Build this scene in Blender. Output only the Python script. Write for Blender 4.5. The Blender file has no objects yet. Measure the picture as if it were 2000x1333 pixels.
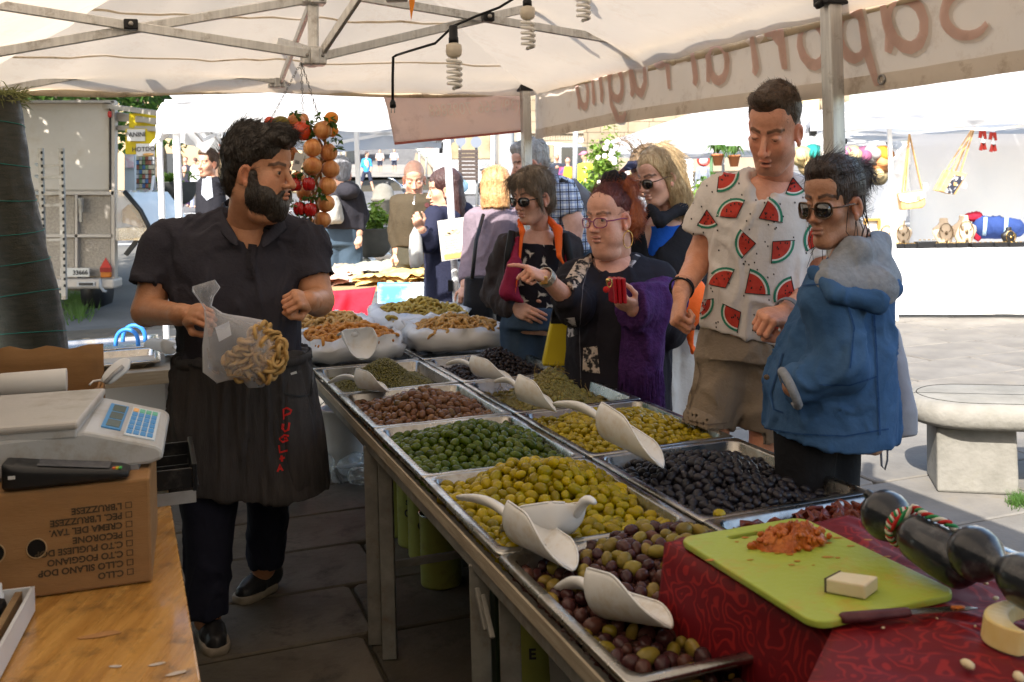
import bpy, bmesh, math, random
import numpy as np
from mathutils import Vector, Matrix, Quaternion, Euler
from mathutils.bvhtree import BVHTree
C = bpy.context.scene.collection
scn = bpy.context.scene
PI = math.pi
rnd = random.Random(7)
nrg = np.random.default_rng(11)
R_ = math.radians
# ------------------------------------------------------------------ camera
F, CX, CY, RHO, HC = 1944.0,1000.0,368.0, R_(1.5),1.5
cam = bpy.data.cameras.new('camera'); camo = bpy.data.objects.new('camera', cam); C.objects.link(camo)
cam.sensor_width = 36.0; cam.lens = F/2000*36; cam.clip_end = 2000; cam.clip_start = .02
cam.shift_y = -(666.5-CY)/2000
camo.matrix_world = Matrix(((math.cos(RHO), math.sin(RHO),0,0),(0,0,-1,0),(-math.sin(RHO), math.cos(RHO),0, HC),(0,0,0,1)))
cam.dof.use_dof = True ; cam.dof.focus_distance = 3.3; cam.dof.aperture_fstop = 7.1
scn.camera = camo
# ------------------------------------------------------------------ sky, sun, exposure
SUN = Vector((.40,1.05,-1.0)).normalized()
w = bpy.data.worlds.new('World'); scn.world = w; w.use_nodes = True
nt = w.node_tree; bg = nt.nodes['Background']
sky = nt.nodes.new('ShaderNodeTexSky'); sky.sky_type = 'NISHITA'; sky.sun_disc = False
sky.sun_elevation = math.asin(-SUN.z); sky.sun_rotation = math.atan2(-SUN.x,-SUN.y)
sky.air_density = 1.2; sky.dust_density = 2.5; sky.ozone_density = .6
nt.links.new(sky.outputs[0], bg.inputs[0]); bg.inputs[1].default_value = .15
sl = bpy.data.lights.new('sun', 'SUN'); sl.energy = 4.0; sl.angle = R_(.5); sl.color = (1,.955,.88)
so = bpy.data.objects.new('sun', sl); C.objects.link(so); so.rotation_euler = SUN.to_track_quat('-Z', 'Y').to_euler(); so.location = (-3,-6,12)
vs = scn.view_settings; vs.view_transform = 'Standard'; vs.look = 'None'; vs.gamma = 1; vs.use_curve_mapping = False
vs.exposure = 1.72
scn.cycles.max_bounces = 9; scn.cycles.transparent_max_bounces = 16; scn.cycles.diffuse_bounces = 5
scn.cycles.sample_clamp_indirect = 6; scn.cycles.use_denoising = True
# ------------------------------------------------------------------ helpers
def pdir(u, v):
 a = (u-CX)/F; b = -(v-CY)/F
 return a*math.cos(RHO)+b*math.sin(RHO),-a*math.sin(RHO)+b*math.cos(RHO)
def at(u, v, Y):
 x, k = pdir(u, v); return Vector((x*Y, Y, HC+k*Y))
def gnd(u, v, z=0.):
 x, k = pdir(u, v); Y = (z-HC)/k; return Vector((x*Y, Y, z))
TO = Vector((-.2606,2.628,.74)); TB = Vector((.347,-.938,0)).normalized(); TC = Vector((.938,.347,0)).normalized()
def tab(s, t, z=.74):return Vector((TO.x, TO.y,0))+TB*s+TC*t+Vector((0,0, z))
TANG = math.atan2(TC.y, TC.x)
def tag(o, label=None, cat=None, group=None, kind=None):
 if label:o['label'] = label
 if cat:o['category'] = cat
 if group:o['group'] = group
 if kind:o['kind'] = kind
 return o
def thing(name, label, cat, loc=(0,0,0), rz=0, group=None):
 o = bpy.data.objects.new(name, None); C.objects.link(o); o.empty_display_size = .05
 o.location = loc; o.rotation_euler = (0,0, rz); return tag(o, label, cat, group)
def wloc(o):
 p = Vector((0,0,0))
 while o is not None:p+=Vector(o.location); o = o.parent
 return p
def link(name, me, mat, parent=None, world=True):
 if mat is not None and not len(me.materials):
  for m in (mat if isinstance(mat,(list, tuple)) else [mat]):me.materials.append(m)
 o = bpy.data.objects.new(name, me); C.objects.link(o)
 if parent is not None:
  if world and not me.get('sh'):
   p = wloc(parent)
   if p.length>1e-9:me.transform(Matrix.Translation(-p))
  o.parent = parent
 return o
def npmesh(name, V, Fc, smooth=True, col=None, quads=True):
 me = bpy.data.meshes.new(name); V = np.asarray(V, np.float32); Fc = np.asarray(Fc, np.int32)
 k = Fc.shape[1]
 me.vertices.add(len(V)); me.vertices.foreach_set('co', V.ravel())
 me.loops.add(Fc.size); me.loops.foreach_set('vertex_index', Fc.ravel())
 me.polygons.add(len(Fc)); me.polygons.foreach_set('loop_start', np.arange(0, Fc.size, k, dtype=np.int32))
 me.polygons.foreach_set('loop_total', np.full(len(Fc), k, np.int32))
 if smooth:me.polygons.foreach_set('use_smooth', np.ones(len(Fc), bool))
 if col is not None:
  a = me.color_attributes.new('Col', 'FLOAT_COLOR', 'POINT')
  c4 = np.ones((len(V),4), np.float32); c4[:,:3] = col; a.data.foreach_set('color', c4.ravel())
 me.update(calc_edges=True); return me
def copy_tree(o, parent=None):
 c = o.copy(); C.objects.link(c)
 if parent is not None:c.parent = parent
 for ch in list(o.children):copy_tree(ch, c)
 return c
def basis(d, up=Vector((0,0,1))):
 d = Vector(d).normalized(); x = d.cross(up)
 if x.length<1e-4:x = d.cross(Vector((1,0,0)))
 x.normalize(); return x, d, x.cross(d).normalized()
class MB:
 def __init__(s):s.v = []; s.f = []; s.sm = []
 def add(s, vs_, fs, sm=False):
  n = len(s.v); s.v+=[tuple(p) for p in vs_]; s.f+=[tuple(i+n for i in f) for f in fs]; s.sm+=[sm]*len(fs); return s
 def box(s, c, size, rz=0., M=None):
  hx, hy, hz = size[0]/2, size[1]/2, size[2]/2
  P = [Vector((x, y, z)) for z in (-hz, hz) for y in (-hy, hy) for x in (-hx, hx)]
  if M is None:M = Matrix.Rotation(rz,3, 'Z')
  P = [M@p+Vector(c) for p in P]
  return s.add(P,[(0,2,3,1),(4,5,7,6),(0,1,5,4),(2,6,7,3),(0,4,6,2),(1,3,7,5)])
 def bar(s, a, b, w_, h_, up=Vector((0,0,1))):
  a = Vector(a); b = Vector(b); x, y, z = basis(b-a, up)
  P = [q+x*(sx*w_/2)+z*(sz*h_/2) for q in (a, b) for sx, sz in ((-1,-1),(1,-1),(1,1),(-1,1))]
  return s.add(P,[(3,2,1,0),(4,5,6,7),(0,1,5,4),(1,2,6,5),(2,3,7,6),(3,0,4,7)])
 def tube(s, pts, r, n=8, closed=False, caps=True):
  pts = [Vector(p) for p in pts]; N = len(pts); rs = r if isinstance(r,(list, tuple)) else [r]*N
  V = []; ref = None
  for i, p in enumerate(pts):
   if closed:d = pts[(i+1)%N]-pts[i-1]
   else:d = pts[min(i+1, N-1)]-pts[max(i-1,0)]
   d.normalize()
   if ref is None:ref = d.orthogonal().normalized()
   else:
    ref = ref-d*ref.dot(d); ref.normalize()
   b2 = d.cross(ref)
   for k in range(n):V.append(p+(ref*math.cos(2*PI*k/n)+b2*math.sin(2*PI*k/n))*rs[i])
  Fs = []
  for i in range(N if closed else N-1):
   j = (i+1)%N
   for k in range(n):Fs.append((i*n+k, i*n+(k+1)%n, j*n+(k+1)%n, j*n+k))
  if caps and not closed:Fs+=[tuple(range(n-1,-1,-1)), tuple((N-1)*n+k for k in range(n))]
  return s.add(V, Fs, True)
 def rings(s, rings, closed=True, cap0=False, cap1=False, sm=True):
  n = len(rings[0]); V = [p for r in rings for p in r]; Fs = []
  for i in range(len(rings)-1):
   for k in range(n if closed else n-1):
    Fs.append((i*n+k, i*n+(k+1)%n,(i+1)*n+(k+1)%n,(i+1)*n+k))
  if cap0:Fs.append(tuple(range(n-1,-1,-1)))
  if cap1:Fs.append(tuple((len(rings)-1)*n+k for k in range(n)))
  return s.add(V, Fs, sm)
 def lathe(s, prof, c=(0,0,0), n=20, M=None, cap0=True, cap1=True):
  M = M or Matrix.Identity(3); c = Vector(c)
  return s.rings([[M@Vector((r*math.cos(2*PI*k/n), r*math.sin(2*PI*k/n), z))+c for k in range(n)] for r, z in prof], cap0=cap0, cap1=cap1)
 def ell(s, c, r, n=14, m=9, M=None):
  if not isinstance(r,(tuple, list)):r = (r, r, r)
  M = M or Matrix.Identity(3); c = Vector(c); V = [M@Vector((0,0,-r[2]))+c]
  for i in range(1, m):
   ph = -PI/2+PI*i/m
   for k in range(n):V.append(M@Vector((r[0]*math.cos(ph)*math.cos(2*PI*k/n), r[1]*math.cos(ph)*math.sin(2*PI*k/n), r[2]*math.sin(ph)))+c)
  V.append(M@Vector((0,0, r[2]))+c); Fs = []
  for k in range(n):
   Fs.append((0,1+(k+1)%n,1+k)); Fs.append((len(V)-1,1+(m-2)*n+k,1+(m-2)*n+(k+1)%n))
   for i in range(m-2):Fs.append((1+i*n+k,1+i*n+(k+1)%n,1+(i+1)*n+(k+1)%n,1+(i+1)*n+k))
  return s.add(V, Fs, True)
 def prism(s, poly, fr, z0, z1):
  n = len(poly); V = [fr(x, y, z0) for x, y in poly]+[fr(x, y, z1) for x, y in poly]
  return s.add(V,[tuple(range(n-1,-1,-1)), tuple(range(n,2*n))]+[(i,(i+1)%n, n+(i+1)%n, n+i) for i in range(n)])
 def grid(s, fn, nu, nv, sm=True):
  V = [fn(i/nu, j/nv) for j in range(nv+1) for i in range(nu+1)]
  return s.add(V,[(j*(nu+1)+i, j*(nu+1)+i+1,(j+1)*(nu+1)+i+1,(j+1)*(nu+1)+i) for j in range(nv) for i in range(nu)], sm)
 def mesh(s, name):
  me = bpy.data.meshes.new(name); me.from_pydata(s.v,[], s.f)
  me.polygons.foreach_set('use_smooth', np.array(s.sm, bool)); me.update(); return me
 def build(s, name, mat, parent=None, bev=0., thick=0., sub=0, world=True, seg=2):
  o = link(name, s.mesh(name), mat, parent, world)
  if thick:
   m = o.modifiers.new('t', 'SOLIDIFY'); m.thickness = thick; m.offset = 0
  if bev:
   m = o.modifiers.new('b', 'BEVEL'); m.width = bev; m.segments = seg; m.limit_method = 'ANGLE'; m.angle_limit = R_(40)
  if sub:
   m = o.modifiers.new('s', 'SUBSURF'); m.levels = sub; m.render_levels = sub
  return o
def one(name, label, cat, mb, mat, group=None,**k):
 return tag(mb.build(name, mat, None,**k), label, cat, group)
def rrect(w_, l_, r, n=4):
 out = []
 for cx, cy, a0 in ((1,1,0),(-1,1,90),(-1,-1,180),(1,-1,270)):
  for k in range(n+1):
   a = R_(a0+90*k/n); out.append((cx*(w_/2-r)+r*math.cos(a), cy*(l_/2-r)+r*math.sin(a)))
 return out
_lat = nrg.random((32,32,32)).astype(np.float32)*2-1
def vnoise(P):
 P = np.asarray(P, np.float32); i = np.floor(P).astype(np.int32); f = P-i; f = f*f*(3-2*f); i&=31; j = (i+1)&31
 def g(a, b, c):return _lat[a, b, c]
 x0, y0, z0 = i.T; x1, y1, z1 = j.T; fx, fy, fz = f.T
 c00 = g(x0, y0, z0)*(1-fx)+g(x1, y0, z0)*fx; c10 = g(x0, y1, z0)*(1-fx)+g(x1, y1, z0)*fx
 c01 = g(x0, y0, z1)*(1-fx)+g(x1, y0, z1)*fx; c11 = g(x0, y1, z1)*(1-fx)+g(x1, y1, z1)*fx
 return (c00*(1-fy)+c10*fy)*(1-fz)+(c01*(1-fy)+c11*fy)*fz
def fbm(P, o=3):
 P = np.asarray(P, np.float32); a = 1.; r = 0
 for k in range(o):r = r+a*vnoise(P+k*7.3); P = P*2.03; a*=.5
 return r
def n1(x, y, z=0.):return float(fbm(np.array([[x, y, z]]),2)[0])
# ------------------------------------------------------------------ materials
def M(name, col, rough=.6, col2=None, scale=6., detail=5., lo=.35, hi=.65, metal=0., bump=0., bscale=80., bdetail=4., spec=.32, trans=0., tcol=None, sss=0., coat=0., stretch=None, attr=False, rand=None, alpha=1., transm=0., ior=1.45, rvar=0., aniso=None, emit=None, sheen=0., dirt=None, dscale=3.):
 m = bpy.data.materials.new(name); m.use_nodes = True ; n = m.node_tree.nodes; L = m.node_tree.links
 b = n['Principled BSDF']; out = n['Material Output']
 def C4(c):return (c[0], c[1], c[2],1)
 tc = n.new('ShaderNodeTexCoord'); co = tc.outputs['Object']
 if stretch:
  mp = n.new('ShaderNodeMapping'); mp.inputs['Scale'].default_value = stretch; L.new(co, mp.inputs[0]); co = mp.outputs[0]
 src = None
 if attr:
  at_ = n.new('ShaderNodeVertexColor'); at_.layer_name = 'Col'; src = at_.outputs[0]
 if col2 is not None:
  nz = n.new('ShaderNodeTexNoise'); nz.inputs['Scale'].default_value = scale; nz.inputs['Detail'].default_value = detail; nz.inputs['Roughness'].default_value = .6
  L.new(co, nz.inputs['Vector'])
  rp = n.new('ShaderNodeValToRGB'); rp.color_ramp.elements[0].position = lo; rp.color_ramp.elements[1].position = hi
  rp.color_ramp.elements[0].color = C4(col); rp.color_ramp.elements[1].color = C4(col2); L.new(nz.outputs['Fac'], rp.inputs[0])
  if src:
   mx = n.new('ShaderNodeMix'); mx.data_type = 'RGBA'; mx.blend_type = 'MULTIPLY'; mx.inputs[0].default_value = 1
   L.new(src, mx.inputs[6]); L.new(rp.outputs[0], mx.inputs[7]); src = mx.outputs[2]
  else:src = rp.outputs[0]
 if rand:
  oi = n.new('ShaderNodeObjectInfo'); rr = n.new('ShaderNodeValToRGB'); el = rr.color_ramp.elements
  el[0].color = C4(rand[0]); el[1].color = C4(rand[-1])
  for q in range(1, len(rand)-1):
   e = el.new(q/(len(rand)-1)); e.color = C4(rand[q])
  L.new(oi.outputs['Random'], rr.inputs[0])
  if src:
   mx = n.new('ShaderNodeMix'); mx.data_type = 'RGBA'; mx.blend_type = 'MULTIPLY'; mx.inputs[0].default_value = 1
   L.new(rr.outputs[0], mx.inputs[6]); L.new(src, mx.inputs[7]); src = mx.outputs[2]
  else:src = rr.outputs[0]
 if dirt is not None:
  nz = n.new('ShaderNodeTexNoise'); nz.inputs['Scale'].default_value = dscale; nz.inputs['Detail'].default_value = 9; nz.inputs['Roughness'].default_value = .72
  L.new(tc.outputs['Object'], nz.inputs['Vector']); rp = n.new('ShaderNodeValToRGB'); rp.color_ramp.elements[0].position = .53; rp.color_ramp.elements[1].position = .72
  L.new(nz.outputs['Fac'], rp.inputs[0]); mx = n.new('ShaderNodeMix'); mx.data_type = 'RGBA'; L.new(rp.outputs[0], mx.inputs[0])
  if src:L.new(src, mx.inputs[6])
  else:mx.inputs[6].default_value = C4(col)
  mx.inputs[7].default_value = C4(dirt); src = mx.outputs[2]
 if src:L.new(src, b.inputs['Base Color'])
 else:b.inputs['Base Color'].default_value = C4(col)
 b.inputs['Roughness'].default_value = rough; b.inputs['Metallic'].default_value = metal
 b.inputs['Specular IOR Level'].default_value = spec; b.inputs['IOR'].default_value = ior
 if coat:b.inputs['Coat Weight'].default_value = coat; b.inputs['Coat Roughness'].default_value = .08
 if sheen:b.inputs['Sheen Weight'].default_value = sheen
 if sss:
  b.inputs['Subsurface Weight'].default_value = sss; b.inputs['Subsurface Radius'].default_value = (.012,.005,.003); b.inputs['Subsurface Scale'].default_value = .6
 if transm:b.inputs['Transmission Weight'].default_value = transm
 if alpha<1:b.inputs['Alpha'].default_value = alpha
 if emit:b.inputs['Emission Color'].default_value = C4(emit[0]); b.inputs['Emission Strength'].default_value = emit[1]
 if rvar:
  nz = n.new('ShaderNodeTexNoise'); nz.inputs['Scale'].default_value = 9; nz.inputs['Detail'].default_value = 6; L.new(co, nz.inputs['Vector'])
  mr = n.new('ShaderNodeMapRange'); mr.inputs[1].default_value = .3; mr.inputs[2].default_value = .7; mr.inputs[3].default_value = max(0, rough-rvar); mr.inputs[4].default_value = min(1, rough+rvar)
  L.new(nz.outputs['Fac'], mr.inputs[0]); L.new(mr.outputs[0], b.inputs['Roughness'])
 if bump:
  nz = n.new('ShaderNodeTexNoise'); nz.inputs['Scale'].default_value = bscale; nz.inputs['Detail'].default_value = bdetail; L.new(co, nz.inputs['Vector'])
  bp = n.new('ShaderNodeBump'); bp.inputs['Strength'].default_value = min(1, bump); bp.inputs['Distance'].default_value = .01 if bump<=1 else .01*bump
  L.new(nz.outputs['Fac'], bp.inputs['Height']); L.new(bp.outputs[0], b.inputs['Normal'])
 if trans:
  t = n.new('ShaderNodeBsdfTranslucent'); mix = n.new('ShaderNodeMixShader'); mix.inputs[0].default_value = trans
  if tcol:t.inputs[0].default_value = C4(tcol)
  elif src:L.new(src, t.inputs[0])
  else:t.inputs[0].default_value = C4(col)
  L.new(b.outputs[0], mix.inputs[1]); L.new(t.outputs[0], mix.inputs[2]); L.new(mix.outputs[0], out.inputs[0])
 m['nodes_co'] = 1
 return m
def film(name, col=(.9,.92,.95), op=.25, rough=.12, edge=.6):
 """thin clear plastic: mostly see-through, glossy"""
 m = bpy.data.materials.new(name); m.use_nodes = True ; n = m.node_tree.nodes; L = m.node_tree.links
 b = n['Principled BSDF']; b.inputs['Base Color'].default_value = (*col,1); b.inputs['Roughness'].default_value = rough; b.inputs['Specular IOR Level'].default_value = .9
 t = n.new('ShaderNodeBsdfTransparent'); mx = n.new('ShaderNodeMixShader'); lw = n.new('ShaderNodeLayerWeight'); lw.inputs[0].default_value = .35
 mr = n.new('ShaderNodeMapRange'); mr.inputs[3].default_value = op; mr.inputs[4].default_value = min(1, op+edge)
 nz = n.new('ShaderNodeTexNoise'); nz.inputs['Scale'].default_value = 22; bp = n.new('ShaderNodeBump'); bp.inputs['Strength'].default_value = .15
 tc = n.new('ShaderNodeTexCoord'); L.new(tc.outputs['Object'], nz.inputs['Vector']); L.new(nz.outputs['Fac'], bp.inputs['Height']); L.new(bp.outputs[0], b.inputs['Normal'])
 L.new(lw.outputs['Facing'], mr.inputs[0]); L.new(mr.outputs[0], mx.inputs[0]); L.new(t.outputs[0], mx.inputs[1]); L.new(b.outputs[0], mx.inputs[2]); L.new(mx.outputs[0], n['Material Output'].inputs[0])
 return m
 # ------------------------------------------------------------------ shared materials
STEEL = M('steel',(.30,.285,.26),.27, col2=(.52,.50,.46), scale=5, metal=1, bump=.06, bscale=140, rvar=.12, dirt=(.25,.2,.14), dscale=9)
ALU = M('aluminium',(.50,.49,.47),.45, col2=(.62,.61,.58), scale=8, metal=.75, rvar=.12, bump=.05, stretch=(9,9,.7), dirt=(.25,.21,.17), dscale=14)
ALU_D = M('grey_frame_metal',(.27,.26,.24),.5, col2=(.36,.34,.31), scale=12, metal=.5, bump=.05, dirt=(.16,.12,.08), dscale=11)
WHITEP = M('white_painted_metal',(.78,.79,.80),.35, col2=(.7,.7,.7), scale=3)
BLACKP = M('black_plastic',(.012,.012,.013),.4, bump=.05)
DARK = M('dark_gap',(.02,.018,.016),.9)
CANVAS = M('tent_canvas',(.74,.70,.63),.8, col2=(.66,.60,.51), scale=2.2, bump=.25, bscale=9, trans=.28, tcol=(.85,.71,.56), dirt=(.52,.40,.27), dscale=4.5)
HEM = M('tent_hem',(.80,.69,.52),.85, col2=(.72,.60,.43), scale=9, bump=.3, bscale=25, trans=.4, dirt=(.40,.29,.17), dscale=12)
BANNER = M('banner_cloth',(.86,.80,.73),.75, col2=(.82,.75,.67), scale=5, bump=.12, bscale=40, trans=.55, tcol=(.90,.78,.66), dirt=(.5,.39,.28), dscale=11)
BANNERR = M('banner_cloth_red',(.88,.73,.64),.75, col2=(.84,.68,.59), scale=5, bump=.12, bscale=40, trans=.5, tcol=(.92,.74,.64), dirt=(.46,.32,.24), dscale=11)
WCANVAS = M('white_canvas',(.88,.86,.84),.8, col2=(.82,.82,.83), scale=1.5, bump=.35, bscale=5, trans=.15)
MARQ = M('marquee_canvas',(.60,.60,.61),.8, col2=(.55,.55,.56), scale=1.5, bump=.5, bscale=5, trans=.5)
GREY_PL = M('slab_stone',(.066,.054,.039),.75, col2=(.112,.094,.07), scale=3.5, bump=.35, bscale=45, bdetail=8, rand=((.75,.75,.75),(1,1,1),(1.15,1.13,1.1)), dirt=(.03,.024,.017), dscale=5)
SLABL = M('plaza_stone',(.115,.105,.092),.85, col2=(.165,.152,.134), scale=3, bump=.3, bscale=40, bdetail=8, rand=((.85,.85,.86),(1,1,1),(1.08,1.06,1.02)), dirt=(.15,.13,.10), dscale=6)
JOINT = M('joint_earth',(.05,.04,.022),.95, col2=(.03,.025,.014), scale=12, bump=.5, bscale=60)
ASPH = M('asphalt',(.08,.08,.084),.9, col2=(.11,.11,.115), scale=2, bump=.3, bscale=90)
WOODG = M('bare_wood',(.30,.24,.17),.75, col2=(.42,.35,.26), scale=6, stretch=(1,1,14), bump=.25)
LEAFG = M('leaf_green',(.035,.085,.015),.5, col2=(.07,.135,.025), scale=12, trans=.35, tcol=(.10,.20,.03))
LEAFY = M('leaf_yellow_green',(.10,.20,.03),.5, col2=(.20,.29,.05), scale=14, trans=.35, tcol=(.25,.38,.05))
BARK = M('bark',(.10,.08,.06),.9, col2=(.17,.14,.11), scale=14, bump=.6, bscale=30)
# ------------------------------------------------------------------ ground
def gz(Y):return 0. if Y<12 else min(.045*(Y-12),4.2)
g = MB(); ys = [-8,0,6,12,20,30,43,60,80,105,200,900]; xs = [-400,-60,-20,-6,0,6,20,60,400]
g.grid(lambda a, b:(xs[round(a*8)], ys[round(b*11)], gz(ys[round(b*11)])-.02),8,11, False)
tag(g.build('ground', JOINT), kind='structure')
pv = tag(bpy.data.objects.new('pavement', None), kind='structure'); C.objects.link(pv)
r1 = random.Random(3); cache = {}
def slab(cx, cy, lx, ly, mat, k):
 key = (round(lx,2), round(ly,2), mat.name, k%4)
 if key not in cache:
  m = MB(); q = .016; m.prism([(a, b) for a, b in rrect(lx-q, ly-q,.02,1)], lambda x, y, z:Vector((x, y, z)),-.05,0)
  me = m.mesh('slab'); me['sh'] = 1; me.materials.append(mat); cache[key] = me
 o = bpy.data.objects.new('slab', cache[key]); C.objects.link(o); o.parent = pv; o.rotation_euler = (r1.uniform(-.003,.003), r1.uniform(-.003,.003), TANG)
 p = tab(0,0,0)+TC*cx+TB*cy; o.location = (p.x, p.y, r1.uniform(-.006,.002))
 mod = o.modifiers.new('b', 'BEVEL'); mod.width = .006; mod.segments = 1; mod.limit_method = 'ANGLE'
def row(cy, ly, x0, x1, mat, Ls):
 x = x0-r1.uniform(0,.5); k = 0
 while x<x1:
  l = r1.choice(Ls); slab(x+l/2, cy, l, ly, mat, k); x+=l; k+=1
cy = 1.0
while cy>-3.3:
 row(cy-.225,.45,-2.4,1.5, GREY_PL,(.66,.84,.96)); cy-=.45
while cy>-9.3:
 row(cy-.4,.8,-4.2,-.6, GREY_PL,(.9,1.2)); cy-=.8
cy = -.2
while cy>-9.4:
 row(cy-.31,.62,1.5 if cy>-3.3 else -.6,9.5 if cy<-4.5 else 6.5, SLABL,(.8,1.05,1.3)); cy-=.62
road = MB(); road.grid(lambda a, b:(-30+70*a,[22,30,38,46][round(b*3)], gz([22,30,38,46][round(b*3)])-.012),2,3, False)
tag(road.build('road', ASPH), kind='structure')
far = MB(); far.grid(lambda a, b:(-14+34*a,[9.5,12,22][round(b*2)], gz([9.5,12,22][round(b*2)])-.014),2,2, False)
tag(far.build('plaza', M('far_plaza',(.09,.086,.08),.9, col2=(.12,.116,.108), scale=1.2, bump=.2)), kind='structure')
for (x0, x1, y0, y1) in ((-14,24,22.4,22.6),(-14,24,33.0,33.15)):
 q = MB(); q.grid(lambda a, b:(x0+(x1-x0)*a, y0+(y1-y0)*b, gz(y0+(y1-y0)*b)-.006),2,1, False)
 tag(q.build('road_marking', M('road_paint',(.7,.7,.68),.8)), kind='structure')
 # ------------------------------------------------------------------ leaves
def leaves(mb, c, r, n, size, rg, gap=0., squash=.55):
 """leaf-sized faces in uneven clumps through an ellipsoid"""
 c = Vector(c); cl = [Vector((rg.gauss(0,.5), rg.gauss(0,.5), rg.gauss(0,.5))) for _ in range(max(4, n//45))]
 for i in range(n):
  k = rg.choice(cl); p = k+Vector((rg.gauss(0,.19), rg.gauss(0,.19), rg.gauss(0,.15)))
  if p.length>1.25:continue
  p = c+Vector((p.x*r[0], p.y*r[1], p.z*r[2])); d = Vector((rg.gauss(0,1), rg.gauss(0,1), rg.gauss(-.3,.7))).normalized()
  x, y, z = basis(d, Vector((rg.gauss(0,.4), rg.gauss(0,.4),1))); s = size*rg.uniform(.6,1.3)
  mb.add([p, p+y*s*.5+x*s*squash*.5+z*s*.08, p+y*s, p+y*s*.5-x*s*squash*.5+z*s*.08],[(0,1,2,3)])
def tree(label, base, h, cr, n, ls, seed, mat=LEAFG):
 rg = random.Random(seed); t = thing('tree', label, 'tree', base); b = Vector(base)
 k = MB(); k.tube([b+Vector((rg.uniform(-.1,.1)*q, rg.uniform(-.1,.1)*q, h*q/4)) for q in range(4)],[.2,.17,.14,.1],10); k.build('trunk', BARK, t)
 l = MB()
 for q in range(6):
  e = b+Vector((rg.uniform(-1,1)*cr[0]*.7, rg.uniform(-1,1)*cr[1]*.7, h+rg.uniform(-.3,.5)*cr[2])); l.tube([b+Vector((0,0, h*.6)), b.lerp(e,.6)+Vector((0,0, h*.25)), e],[.08,.05,.02],6)
 l.build('limb', BARK, t); m = MB(); leaves(m, b+Vector((0,0, h)), cr, n, ls, rg); m.build('crown', mat, t)
 return t
tree('broad green plane tree shading the food trailer',(-7.4,9.0,0),4.0,(3.2,3.0,1.3),11000,.25,1)
tree('green street tree behind the awning of the food trailer',(-6.6,15.2,.1),3.7,(2.6,2.2,1.4),7000,.2,2)
tree('leafy tree hanging over the square beyond the white marquee',(-7.4,21,.4),4.0,(3.0,2.4,1.55),7000,.22,3)
# ------------------------------------------------------------------ text
def text2d(body, size, bold=0., shear=0., align='CENTER', space=1.):
 cu = bpy.data.curves.new('t', 'FONT'); cu.body = body; cu.size = size; cu.offset = bold; cu.shear = shear; cu.align_x = align; cu.align_y = 'CENTER'; cu.space_character = space; cu.resolution_u = 3
 o = bpy.data.objects.new('t', cu); C.objects.link(o); dg = bpy.context.evaluated_depsgraph_get(); me = bpy.data.meshes.new_from_object(o.evaluated_get(dg))
 bpy.data.objects.remove(o); bpy.data.curves.remove(cu); return me
def text_on(name, body, size, o, x, y, mat, parent, off=.002, fn=None,**k):
 me = text2d(body, size,**k); o = Vector(o); x = Vector(x).normalized(); y = Vector(y).normalized(); nrm = x.cross(y)
 if k.pop('flip', False):nrm = -nrm
 for v in me.vertices:
  p = o+x*v.co.x+y*v.co.y
  v.co = (p+nrm*off) if fn is None else fn(v.co.x, v.co.y)
 me.materials.clear(); me.name = name
 return link(name, me, mat, parent)
INK = M('print_ink',(.05,.045,.04),.7)
# ------------------------------------------------------------------ our stall's tent
def ten(a, b, z=0.):return Vector((.08,5.1, z))-TC*a+TB*b
tent = thing('market_tent', 'cream canvas market tent on a grey metal frame over the olive stall', 'tent',(0,0,0))
EZ, W2, BL = 2.02,1.27,7.4  # roof length includes an unseen bay added behind the camera to shade the foreground
def roofp(a, b):
 d = min(a,2*W2-a, b, BL-b); z = EZ+.66*max(d,-.1)/W2
 s = math.sin(PI*min(max(d,0)/W2,1)); P = ten(a, b)
 return Vector((P.x, P.y, z-.06*s+.012*n1(a*3.1, b*3.1,1)*min(1, d*6+.15)+.008*n1(a*9, b*9,3)))
E0 = -.07
def panel(fn, nu=30, nv=16):
 m = MB(); m.grid(fn, nu, nv); return m.build('roof_panel', CANVAS, tent)
def lp(a, b, t):return a+(b-a)*t
panel(lambda u, v:roofp(lp(lp(E0, W2, v), lp(2*W2-E0, W2, v), u), lp(E0, W2, v)))
panel(lambda u, v:roofp(lp(E0, W2, v), lp(lp(E0, W2, v), lp(BL-E0, BL-W2, v), u)),60)
panel(lambda u, v:roofp(2*W2-lp(E0, W2, v), lp(lp(E0, W2, v), lp(BL-E0, BL-W2, v), u)),60)
panel(lambda u, v:roofp(lp(lp(E0, W2, v), lp(2*W2-E0, W2, v), u), BL-lp(E0, W2, v)))
for v in (.2,.44):
 s_ = MB(); dv = .012/1.3
 s_.grid(lambda u, q:roofp(lp(lp(E0, W2, v+dv*q), lp(2*W2-E0, W2, v+dv*q), u), lp(E0, W2, v+dv*q))-Vector((0,0,.004)),30,1); s_.build('seam_tape', HEM, tent)
def hem(p0, p1, z0, z1, n=40, ph=0.):
 m = MB(); x = (p1-p0).normalized(); q = x.cross(Vector((0,0,1)))
 m.grid(lambda u, v:p0.lerp(p1, u)+q*(.006*n1(u*14+ph, v*2,5))+Vector((0,0, lp(z1, z0, v)+.01*n1(u*5+ph,0,9)-.02*math.sin(PI*((u*2)%1)))), n,3)
 return m.build('hem', HEM, tent, thick=.002)
hem(ten(-.075,-.075), ten(2.62,-.075),1.985,2.045,50)
hem(ten(-.078,-.075), ten(-.078, BL+.07),1.985,2.045,90,3)
hem(ten(2.62,-.075), ten(2.62, BL+.07),1.985,2.045,60,6)
hem(ten(-.075, BL+.075), ten(2.62, BL+.075),1.985,2.045,40,8)
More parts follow.
